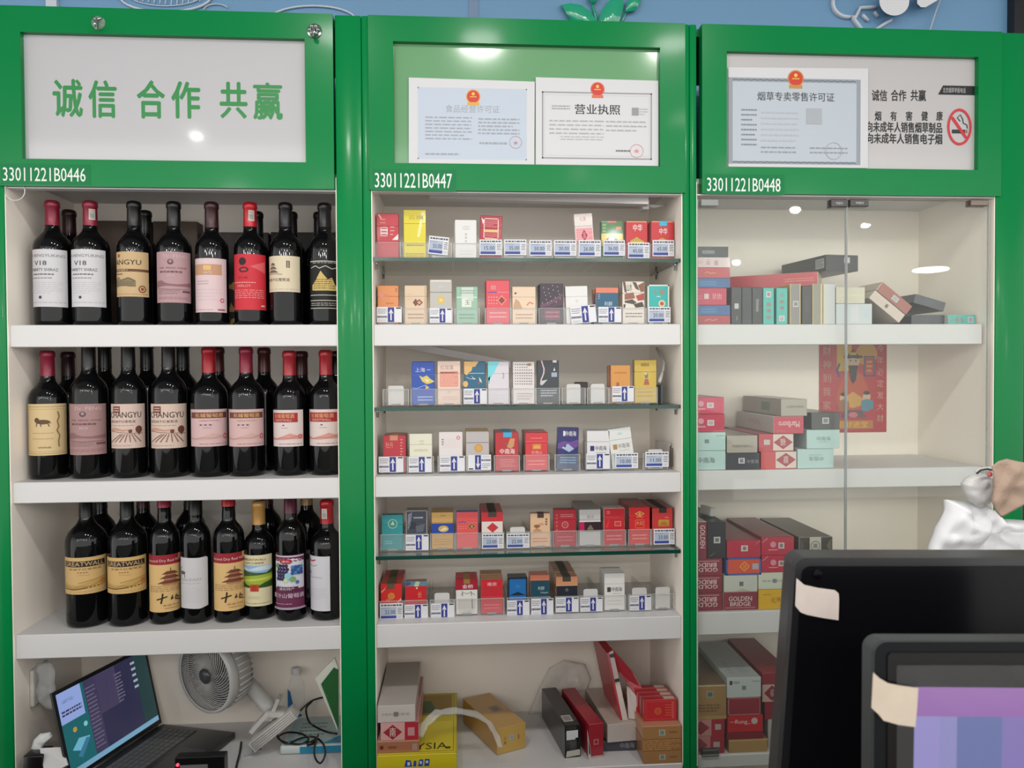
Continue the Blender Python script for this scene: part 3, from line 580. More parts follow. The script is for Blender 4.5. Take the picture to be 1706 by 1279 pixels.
# upper shelf
B('wide wine bottle with crimson capsule and white label, beside the white inner wall', 0, 89, 61, 323, CR, (57, 110, 415, 511, lab_v18()))
B('wide wine bottle with white label and a paper seal on its crimson capsule', 0, 152, 61, 323, CR, (123, 174, 415, 511, lab_v18()), capart=(0.75, SEAL))
B('black capped wine bottle with tan label and brown band, upper shelf', 0, 225, 56, 319, BLK, (197, 246, 419, 494, lab_changyu((206, 176, 132), True)))
B('black capped wine bottle with mauve portrait label, upper shelf', 0, 291, 57, 320, BLK, (264, 316, 419, 504, lab_mauve((184, 148, 152))))
B('dark maroon capped wine bottle with pale pink label and gold band', 0, 354, 54, 322, (60, 26, 30), (327, 376, 430, 520, [R(0, 0, 1, 1, (222, 198, 200)), R(0.02, 0.69, 0.84, 0.89, (196, 150, 118)), R(0.36, 0.78, 0.56, 0.87, (226, 186, 120)), T(0.36, 0.715, 0.58, 0.755, 'VATS', (232, 220, 212), 0), L(0.16, 0.5, 0.5, 0.6, 2, (190, 168, 170), 0.4), L(0.1, 0.2, 0.8, 0.45, 4, (208, 184, 188), 0.2), O(0.84, 0.22, 0.06, 0.025, (206, 80, 110)), L(0.05, 0.03, 0.6, 0.06, 1, (170, 130, 140), 0.3), R(0.72, 0.03, 0.92, 0.06, (170, 80, 100))]), capfrac=0.79)
B('wine bottle with bright red capsule and red label', 0, 418, 54, 328, (196, 24, 40), (392, 442, 423, 516, [R(0, 0, 1, 1, (206, 44, 58)), E(0.33, 0.87, 0.10, (40, 26, 30)), E(0.36, 0.72, 0.13, (60, 34, 36), 0.05), E(0.36, 0.72, 0.08, (206, 44, 58), 0.025), P([(0.52, 0.78), (0.95, 0.88), (0.95, 0.66)], (222, 96, 100)), T(0.2, 0.555, 0.46, 0.60, 'V18', (150, 20, 34), 0), L(0.06, 0.47, 0.66, 0.51, 1, (238, 190, 180), 0.3), T(0.18, 0.41, 0.54, 0.45, 'MERLOT', (236, 170, 165), 0), L(0.05, 0.2, 0.9, 0.37, 5, (236, 160, 158), 0.28), R(0.8, 0.06, 0.92, 0.085, (236, 190, 180))]), capfrac=0.80, capart=(0.5, SEAL))
B('black capped wine bottle with cream pagoda label, upper shelf', 0, 477, 55, 334, BLK, (450, 499, 426, 486, [R(0, 0, 1, 1, (222, 208, 180))] + sum([[P([(0.22-w_/2, z), (0.22+w_/2, z), (0.22+w_*0.2, z+0.08), (0.22-w_*0.2, z+0.08)], (116, 100, 84))] for z, w_ in ((0.73, 0.18), (0.63, 0.28), (0.53, 0.36))], []) + [S([(0.02, 0.5), (0.3, 0.5), (0.5, 0.48)], 0.02, (150, 134, 112)), F(0.6, 0.67, 0.69, 0.86, 0.02, (86, 74, 64)), T(0.61, 0.69, 0.68, 0.84, '丰收', (86, 74, 64), 0), T(0.03, 0.29, 0.68, 0.38, '丰收干红葡萄酒', (104, 92, 80), 0.0), L(0.04, 0.05, 0.95, 0.09, 1, (180, 164, 140), 0.3)]))
SV = (196, 192, 180); GD = (206, 180, 108)
B('black wine bottle with silver lines and a gold castle print', 0, 545, 54, 336, BLK, (521, 572, 433, 514, [R(0, 0, 1, 1, (16, 18, 17)), R(0.02, 0.965, 1, 0.985, SV), R(0.02, 0.27, 1, 0.285, SV), R(0.02, 0.16, 1, 0.175, SV), R(0.02, 0.0, 1, 0.015, SV), S([(0.06, 0.84), (0.2, 0.88), (0.3, 0.83), (0.45, 0.88), (0.6, 0.82), (0.8, 0.86)], 0.02, SV), L(0.12, 0.93, 0.85, 0.955, 1, SV, 0.4),
      H([(0.10, 0.38, 0.48), (0.2, 0.37, 0.58), (0.28, 0.37, 0.7), (0.33, 0.37, 0.78), (0.40, 0.37, 0.7), (0.5, 0.37, 0.6), (0.6, 0.37, 0.64), (0.68, 0.37, 0.5), (0.78, 0.38, 0.42)], GD), L(0.14, 0.4, 0.7, 0.62, 5, (60, 54, 34), 0.3), L(0.06, 0.05, 0.7, 0.13, 2, SV, 0.3)]))
BY = 0.190
for lab, sh, cx, w_, yt, cp in (
    ('dark maroon capped bottle standing behind and between the two white labelled bottles', 0, 117, 50, 335, (54, 18, 24)),
    ('black capped bottle standing behind the tan labelled bottle with brown band', 0, 243, 50, 328, BLK),
    ('black capped bottle standing behind the bright red labelled bottle', 0, 429, 50, 348, BLK),
    ('black capped bottle standing behind the cream pagoda labelled bottle', 0, 486, 50, 345, BLK),
    ('black capped bottle standing behind the bottle with gold castle print', 0, 534, 50, 346, BLK),
    ('dark maroon capped bottle standing behind the yellow horse labelled bottle', 1, 106, 50, 586, (48, 18, 24)),
    ('black bottle standing behind the mauve labelled bottle of the middle shelf', 1, 176, 50, 0, BLK),
    ('black bottle standing behind the first vineyard labelled bottle', 1, 246, 50, 0, BLK),
    ('black bottle standing behind the second vineyard labelled bottle', 1, 306, 50, 0, BLK),
    ('dull red capped bottle behind the first pink labelled bottle', 1, 364, 50, 578, (88, 30, 34)),
    ('brown red capped bottle behind the second pink labelled bottle', 1, 441, 50, 579, (84, 34, 34)),
    ('maroon capped bottle behind the first red banded white label bottle', 1, 503, 50, 585, (70, 26, 30)),
    ('black capped bottle behind the second red banded white label bottle', 1, 562, 50, 585, BLK),
    ('black bottle standing behind the first gold labelled bottle of the lowest shelf', 2, 169, 50, 0, BLK),
    ('maroon capped bottle behind the second gold labelled bottle', 2, 240, 50, 0, (70, 24, 32)),
    ('black bottle standing behind the white goat labelled bottle', 2, 318, 50, 0, BLK),
    ('maroon capped bottle behind the vineyard picture bottle of the lowest shelf', 2, 446, 50, 0, (80, 24, 34))):
    B(lab, sh, cx, w_, yt, cp, Yc=BY+(0.075 if cx == 562 else 0.024 if cx in (446, 318) else 0), group='second row', capfrac=0.80)
B('gold capped bottle with grey label behind the purple grape bottle', 2, 512, 50, 0, (186, 150, 104), (497, 519, 916, 996, [R(0, 0, 1, 1, (150, 150, 154)), R(0.6, 0.8, 0.8, 0.92, (60, 60, 62)), R(0.6, 0.08, 0.8, 0.2, (60, 60, 62))]), Yc=BY, group='second row')
# middle shelf
B('wine bottle with yellow horse label and crimson capsule', 1, 80, 60, 584, CR, (49, 107, 673, 759, [R(0, 0, 1, 1, (222, 196, 148)), F(0.03, 0.03, 0.97, 0.95, 0.01, (160, 120, 80)), F(0.06, 0.07, 0.92, 0.9, 0.008, (186, 150, 104)), E(0.44, 0.65, 0.15, (104, 76, 54), 0.045), E(0.32, 0.685, 0.055, (104, 76, 54)), S([(0.32, 0.64), (0.31, 0.56)], 0.02, (104, 76, 54)), S([(0.4, 0.63), (0.41, 0.56)], 0.02, (104, 76, 54)), S([(0.54, 0.63), (0.57, 0.56)], 0.02, (104, 76, 54)),
      S([(0.57, 0.66), (0.6, 0.62)], 0.015, (104, 76, 54)), L(0.22, 0.42, 0.66, 0.45, 1, (180, 148, 104), 0.3), L(0.2, 0.31, 0.66, 0.34, 1, (180, 148, 104), 0.3), T(0.34, 0.14, 0.6, 0.17, 'WINE', (104, 76, 54), 0), S([(0.74, 0.85), (0.77, 0.75), (0.73, 0.66), (0.76, 0.56), (0.72, 0.48), (0.78, 0.38), (0.75, 0.28), (0.76, 0.16)], 0.03, (150, 116, 74))]), capart=(-3, []), capfrac=0.80)
B('wine bottle with mauve brown portrait label, middle shelf', 1, 149, 60, 0, BLK, (119, 174, 673, 758, lab_mauve((170, 134, 132))))
B('wine bottle with cream vineyard label, first of two on the middle shelf', 1, 215, 56, 0, BLK, (188, 239, 673, 747, lab_changyu((214, 190, 178))))
B('wine bottle with cream vineyard label, second of two beside the pink labels', 1, 282, 58, 0, BLK, (254, 309, 673, 747, lab_changyu((214, 190, 176))))
B('wine bottle with pink landscape label and brown band, next to the vineyard labels', 1, 349, 60, 578, RD, (320, 377, 682, 744, lab_greatwall3((212, 178, 178), (112, 66, 64))))
B('wine bottle with pink landscape label and brown band, next to the white labels', 1, 411, 59, 578, CR, (383, 438, 682, 744, lab_greatwall3((214, 178, 176), (116, 70, 62))))
B('wine bottle with white label and red band, next to the pink labels', 1, 483, 54, 584, (164, 34, 46), (456, 504, 683, 744, lab_greatwall3((222, 206, 202), (170, 48, 52), (226, 170, 120), 1, (214, 150, 140))))
B('wine bottle with white label and red band, against the wide green post', 1, 545, 55, 583, (168, 34, 44), (518, 570, 682, 743, lab_greatwall3((222, 206, 200), (168, 46, 50), (226, 170, 120), 1, (214, 150, 140))))
# lowest shelf
B('wine bottle with gold landscape label, first of two on the lowest shelf', 2, 145, 66, 0, BLK, (111, 174, 929, 990, lab_gw((212, 176, 116))))
B('wine bottle with gold landscape label, second of two beside the temple label', 2, 213, 63, 0, BLK, (180, 241, 929, 989, lab_gw((214, 176, 112))))
B('wine bottle with tan temple label between the gold and white labels', 2, 275, 50, 0, CR, (248, 301, 925, 1020, lab_temple()), capfrac=0.86)
B('wine bottle with torn edged white goat label', 2, 327, 49, 0, BLK, (301, 346, 929, 1014, [H([(0, 0.0, 1), (0.3, 0.01, 1.0), (0.7, -0.01, 0.99), (0.9, 0.02, 1.0), (0.97, 0.03, 0.97)], (206, 204, 206)), E(0.16, 0.7, 0.12, (90, 90, 92), 0.035), S([(0.08, 0.7), (0.06, 0.77), (0.12, 0.82)], 0.03, (90, 90, 92)), S([(0.1, 0.68), (0.09, 0.61)], 0.025, (90, 90, 92)), S([(0.24, 0.68), (0.26, 0.61)], 0.025, (90, 90, 92)), T(0.06, 0.545, 0.74, 0.595, 'DALEAM', (176, 172, 176), 0), L(0.08, 0.48, 0.7, 0.51, 1, (170, 168, 170), 0.3), L(0.08, 0.1, 0.75, 0.42, 7, (192, 190, 192), 0.15)]))
B('wine bottle with tan temple label between the white label and vineyard picture', 2, 382, 50, 0, RD, (354, 408, 922, 1018, lab_temple()), capfrac=0.86)
B('gold capped wine bottle with vineyard picture label', 2, 432, 50, 834, (196, 150, 84), (405, 452, 925, 1010, [R(0, 0, 1, 1, (222, 212, 172)), H([(0, 0.36, 0.80), (1, 0.36, 0.80)], (146, 186, 218)), H([(0, 0.70, 0.78), (0.3, 0.70, 0.72), (0.6, 0.7, 0.78), (1, 0.7, 0.80)], (206, 220, 228)), H([(0, 0.55, 0.71), (0.25, 0.55, 0.68), (0.5, 0.55, 0.66), (0.8, 0.55, 0.65), (1, 0.55, 0.72)], (66, 92, 50)), H([(0, 0.4, 0.57), (0.4, 0.4, 0.6), (1, 0.4, 0.63)], (156, 182, 58)), H([(0, 0.46, 0.52), (0.5, 0.5, 0.54), (1, 0.52, 0.58)], (198, 206, 84)),
      H([(0, 0.36, 0.48), (0.2, 0.36, 0.42), (0.5, 0.36, 0.38), (0.75, 0.36, 0.46), (1, 0.36, 0.5)], (52, 84, 32)), R(0.33, 0.29, 0.58, 0.43, (190, 70, 44)), T(0.38, 0.31, 0.53, 0.41, '長', (150, 40, 24), 0), T(0.08, 0.895, 0.8, 0.935, 'GREATWALL', (110, 84, 50), 0), T(0.14, 0.83, 0.72, 0.865, '长城干红葡萄酒', (120, 96, 60), 0), L(0.25, 0.14, 0.6, 0.2, 2, (190, 176, 130), 0.25), L(0.05, 0.04, 0.9, 0.07, 1, (130, 110, 80), 0.3)]), capfrac=0.80)
PU = (108, 44, 78)
B('wine bottle with purple grape picture label', 2, 485, 50, 0, (84, 28, 48), (459, 506, 925, 1015, [R(0, 0, 1, 1, PU), R(0.03, 0.965, 0.97, 0.99, (210, 200, 212)), R(0.03, 0.38, 0.97, 0.88, (214, 214, 224)), E(0.5, 0.88, 0.42, (214, 214, 224), 0.06)] + [E(0.18+0.09*(i % 4)+0.03*(i//4 % 2), 0.80-0.06*(i//4), 0.05, (44, 40, 80)) for i in range(20)] + [E(0.62+0.08*(i % 4), 0.78-0.055*(i//4), 0.05, (48, 84, 150) if i % 3 else (70, 130, 180)) for i in range(12)]
      + [P([(0.1, 0.8), (0.2, 0.86), (0.26, 0.8), (0.16, 0.76)], (110, 150, 70)), E(0.5, 0.62, 0.09, (150, 200, 222)), E(0.62, 0.56, 0.08, (120, 168, 104)), E(0.44, 0.54, 0.06, (200, 216, 150)), E(0.74, 0.5, 0.05, (86, 110, 170)), E(0.44, 0.89, 0.17, (176, 40, 60), 0.05), T(0.34, 0.87, 0.54, 0.91, '通化', (232, 210, 214), 0.0), R(0.16, 0.345, 0.76, 0.42, (92, 32, 62)), T(0.26, 0.355, 0.66, 0.41, '通化特产', (216, 196, 210), 0.01), T(0.04, 0.215, 0.92, 0.30, '原汁山葡萄酒', (216, 196, 210), 0.02), L(0.1, 0.09, 0.6, 0.12, 1, (190, 160, 180), 0.4), R(0.03, 0.02, 0.97, 0.035, (200, 180, 200)), R(0.0, 0.0, 1.0, 0.012, (200, 190, 204))]))
B('wine bottle with plain white label, red capsule and paper seal by the post', 2, 547, 56, 832, (176, 26, 36), (519, 551, 927, 1018, [R(0, 0, 1, 1, (210, 208, 214)), S([(0.02, 0.92), (0.2, 0.9), (0.42, 0.93)], 0.05, (190, 40, 60)), S([(0.05, 0.83), (0.3, 0.81), (0.5, 0.84)], 0.025, (176, 120, 130)), R(0.05, 0.66, 0.14, 0.72, (120, 120, 126)), L(0.05, 0.59, 0.7, 0.63, 1, (150, 150, 156), 0.3), L(0.02, 0.2, 0.85, 0.42, 6, (176, 176, 182), 0.18)]), capfrac=0.80, capart=(-0.2, SEAL))
# gift boxes behind the upper row
def gift_box(label, px0, px1, py, col, Y=0.262, items=None):
    x0, x1 = X(px0, 470, Y), X(px1, 470, Y); h = Z((px0+px1)/2, py, Y)-ZS[0]; w = x1-x0
    mb = MB(); mb.box(-w/2, w/2, 0, 0.045, 0, h, mat(col, 0.6), 0.001)
    if items: art(mb, items, plane_frame(-w/2, 0, 0), w, h)
    tag(mb.build('wine_gift_box', None, ((x0+x1)/2, Y, ZS[0]+0.0003)), label, 'gift box', 'gift boxes behind the upper wine bottles')
gift_box('brown gift box behind the crimson capped and tan labelled bottles', 160, 252, 368, (92, 74, 62))
gift_box('brown gift box behind the mauve labelled bottle of the upper shelf', 256, 330, 369, (88, 70, 58))
gift_box('dark gift box behind the pale pink and bright red labelled bottles', 336, 448, 387, (58, 50, 48))
gift_box('dark gift box behind the cream pagoda and gold castle bottles', 452, 566, 387, (54, 48, 46))
gift_box('narrow dark box with gold leaf shapes between pink and red labelled bottles', 379, 398, 458, (52, 42, 40), 0.135, [P([(0.05, 0.78), (0.6, 0.88), (0.95, 0.8), (0.7, 0.7), (0.2, 0.74)], (222, 178, 96)), P([(0.1, 0.3), (0.3, 0.48), (0.5, 0.38), (0.95, 0.4), (0.8, 0.3)], (222, 178, 96)), P([(0.1, 0.02), (0.3, 0.16), (0.9, 0.2), (0.5, 0.1), (0.3, 0.02)], (222, 178, 96))])
# ------------------------------------------------------------------ trays, cigarette packs and price tags
ORD = ['first', 'second', 'third', 'fourth', 'fifth', 'sixth', 'seventh', 'eighth', 'ninth', 'tenth', 'eleventh', 'twelfth']
LIPY = 0.055
def make_tray(w, name):
    t = thing('display_tray', 'tray', 'tray'); D_ = 0.215
    mb = MB(); mb.box(-w/2, w/2, 0, D_, 0, 0.002, ACRYL); mb.build('tray_floor', t)
    mb = MB(); mb.box(-w/2, w/2, 0, 0.0022, 0.002, 0.0405, ACRYL); mb.box(-w/2, w/2, -0.0003, 0.0025, 0.0402, 0.0410, ACRYL_EDGE); mb.build('front_lip', t)
    for s in (-1, 1):
        mb = MB(); x = s*(w/2-0.0008); pts = [(0.0023, 0.002), (D_, 0.002), (D_, 0.030), (0.0023, 0.0395)]
        mb.add([(x-0.0008, p[0], p[1]) for p in pts]+[(x+0.0008, p[0], p[1]) for p in pts], [(0, 1, 2, 3), (7, 6, 5, 4), (2, 6, 7, 3), (1, 5, 6, 2)], ACRYL_SIDE)
        mb.add([(x-0.0008, p[0], p[1]) for p in pts]+[(x+0.0008, p[0], p[1]) for p in pts], [(0, 3, 7, 4)], ACRYL_EDGE); mb.build('divider', t)
    mb = MB(); mb.box(-0.011, 0.011, 0.002, 0.010, 0.0021, 0.006, mat((150, 152, 152), 0.3)); mb.build('spring', t)
    return t
PUSH = mat((212, 210, 207), 0.45)
_tray = {}
def tray(label, x, z, w, row, empty):
    key = round(w, 3)
    if key not in _tray: t = _tray[key] = make_tray(key, row); t.location = (x, LIPY, z); t['label'] = label; t['group'] = 'cigarette trays'
    else: t = dup(_tray[key], (x, LIPY, z), None, label, 'cigarette trays')
    if empty: PEND.append((t, x, z, empty))
    return t
PEND = []
def flush():
    for t, x, z, e in PEND:
        w, h = e; mb = MB(); pts = [(-w/2, 0.003), (w/2, 0.003)] + [(w/2-0.005+0.005*math.cos(a), h-0.005+0.005*math.sin(a)) for a in (0, 0.5, 1.05, 1.57)] + [(-w/2+0.005+0.005*math.cos(a), h-0.005+0.005*math.sin(a)) for a in (1.57, 2.1, 2.6, 3.14)]
        mb.prism(pts, 0.0045, 0.0065, PUSH); mb.box(-w/2, w/2, 0.0065, 0.035, 0.0028, 0.006, PUSH); mb.build('pusher', t)
    PEND.clear()
def pack_mesh(w, h, d, side, front, items, top=None, seal=None, lidc=None, hard=True, film=True):
    """body mesh + optional lid and seal meshes; face items above the lid line belong to the lid."""
    zl = h*0.72 if hard else h; ms = mat(side, 0.28, 0.5, 0, 0.35); rf = dict(rough=0.36, spec=0.4, coat=0.12)
    low = []; up = []
    for it in items:
        if it[0] == 'r' and it[2] < 0.72 < it[4] and hard:
            low.append(('r', it[1], it[2], it[3], 0.72, it[5])); up.append(('r', it[1], 0.72, it[3], it[4], it[5])); continue
        vs = [p[1] for p in it[1]] if it[0] in 'ps' else [p[1] for p in it[1]] if it[0] == 'h' else [it[2]] if it[0] in 'eo' else [it[2], it[4]]
        (up if hard and sum(vs)/len(vs) > 0.72 else low).append(it)
    fr = plane_frame(-w/2, 0, -d/2); res = []
    mb = MB(); mb.box(-w/2, w/2, -d/2, d/2, 0, zl-(0.0003 if hard else 0), ms, 0.0012)
    art(mb, [R(0.015, 0.012, 0.985, zl/h-0.004, front)]+low, fr, w, h, **rf); res.append(('pack_body', mb))
    if hard:
        mb = MB(); mb.box(-w/2, w/2, -d/2, d/2, zl, h, ms, 0.0012)
        if top: mb.box(-w/2+0.002, w/2-0.002, -d/2+0.002, d/2-0.002, h-0.0004, h+0.0003, mat(top, 0.3))
        art(mb, [R(0.015, zl/h+0.002, 0.985, 0.988, lidc or front)]+up, fr, w, h, **rf); res.append(('lid', mb))
    if seal:
        mb = MB(); s0, s1, v, c = seal; art(mb, [R(s0, v, s1, 1.0, c), L(s0+0.03, v+0.02, s1-0.03, 0.98, 2, tuple(min(255, int(q*1.25+10)) for q in c), 0.3)], fr, w, h, lay0=12)
        mb.box(-w/2+s0*w, -w/2+s1*w, -d/2-0.0004, d/2*0.9, h-0.0002, h+0.0006, mat(c, 0.5)); res.append(('seal', mb))
    return res
def pack(label, x, y, z, w, h, parts, tilt=0.0, lean=0.0, group=None, name='cigarette_pack'):
    t = thing(name, label, 'cigarette pack', (x, y, z), (lean, tilt, 0), group)
    for nm, mb in parts: mb.build(nm, t)
    return t
WH, BLU = (226, 226, 230), (48, 58, 140)
def price_tag(label, px, py0, py1, text=None, down=False, tilt=0.0, plain=False):
    a, b = at(px[0], py1, LIPY-0.002), at(px[1], py0, LIPY-0.002); w, h = b.x-a.x, b.z-a.z
    mb = MB(); mb.box(-w/2, w/2, -0.0012 if text else -0.0004, 0, -h/2, h/2, mat(WH, 0.4), 0.0003 if text else 0)
    yf = -0.0012 if text else -0.0004; k = (70, 72, 84)
    if text:
        its = [R(0.04, 0.07, 0.72, 0.76, (176, 188, 208)), R(0.04, 0.07, 0.72, 0.23, (52, 70, 150)), T(0.22, 0.34, 0.67, 0.58, text, (50, 54, 66), 0.005), L(0.06, 0.80, 0.95, 0.95, 1, k, 0.6), L(0.06, 0.66, 0.45, 0.74, 1, (130, 140, 160), 0.4), L(0.77, 0.30, 0.96, 0.74, 4, k, 0.4), L(0.77, 0.08, 0.95, 0.24, 3, (150, 150, 160), 0.3)]
    else:
        its = [R(0.44, 0.03, 0.70, 0.97, BLU), S([(0.57, 0.14), (0.57, 0.62)], 0.055, WH), P([(0.47, 0.56), (0.57, 0.88), (0.67, 0.56), (0.57, 0.64)], WH), L(0.04, 0.55, 0.40, 0.90, 3, k, 0.3), L(0.02, 0.26, 0.42, 0.46, 1, (90, 90, 110), 0.6), L(0.06, 0.06, 0.38, 0.2, 2, (170, 170, 180), 0.3), R(0.78, 0.88, 0.97, 0.96, (40, 40, 46))]
        if down:
            its = [tuple([i[0]]+[([(1-p[0], 1-p[1]) for p in v] if isinstance(v, list) else v) for v in i[1:]]) if i[0] in 'sp' else (i[0], 1-i[3], 1-i[4], 1-i[1], 1-i[2])+tuple(i[5:]) for i in its]
    art(mb, its, plane_frame(-w/2, -h/2, yf), w, h)
    return tag(mb.build('price_tag', None, ((a.x+b.x)/2, LIPY-0.0016, (a.z+b.z)/2), (0, tilt, 0)), label, 'price tag', 'price tags on the cigarette trays')
Wt = (230, 229, 226); GDc = (206, 172, 96)
def warn(c): return [L(0.14, 0.12, 0.86, 0.30, 2, c, 0.35)]
def znh(sq, tx=(50, 52, 70), pos=0.48): return [R(0.14, pos, 0.32, pos+0.13, sq), T(0.36, pos+0.01, 0.86, pos+0.13, '中南海', tx, 0.02), L(0.4, pos-0.06, 0.84, pos-0.03, 1, tx, 0.3)]
def diamond(c, inn, v=0.5, r=0.2): return [D(0.5, v, r*1.35, r, c), T(0.42, v-0.07, 0.58, v+0.07, '喜', inn, 0.0)]
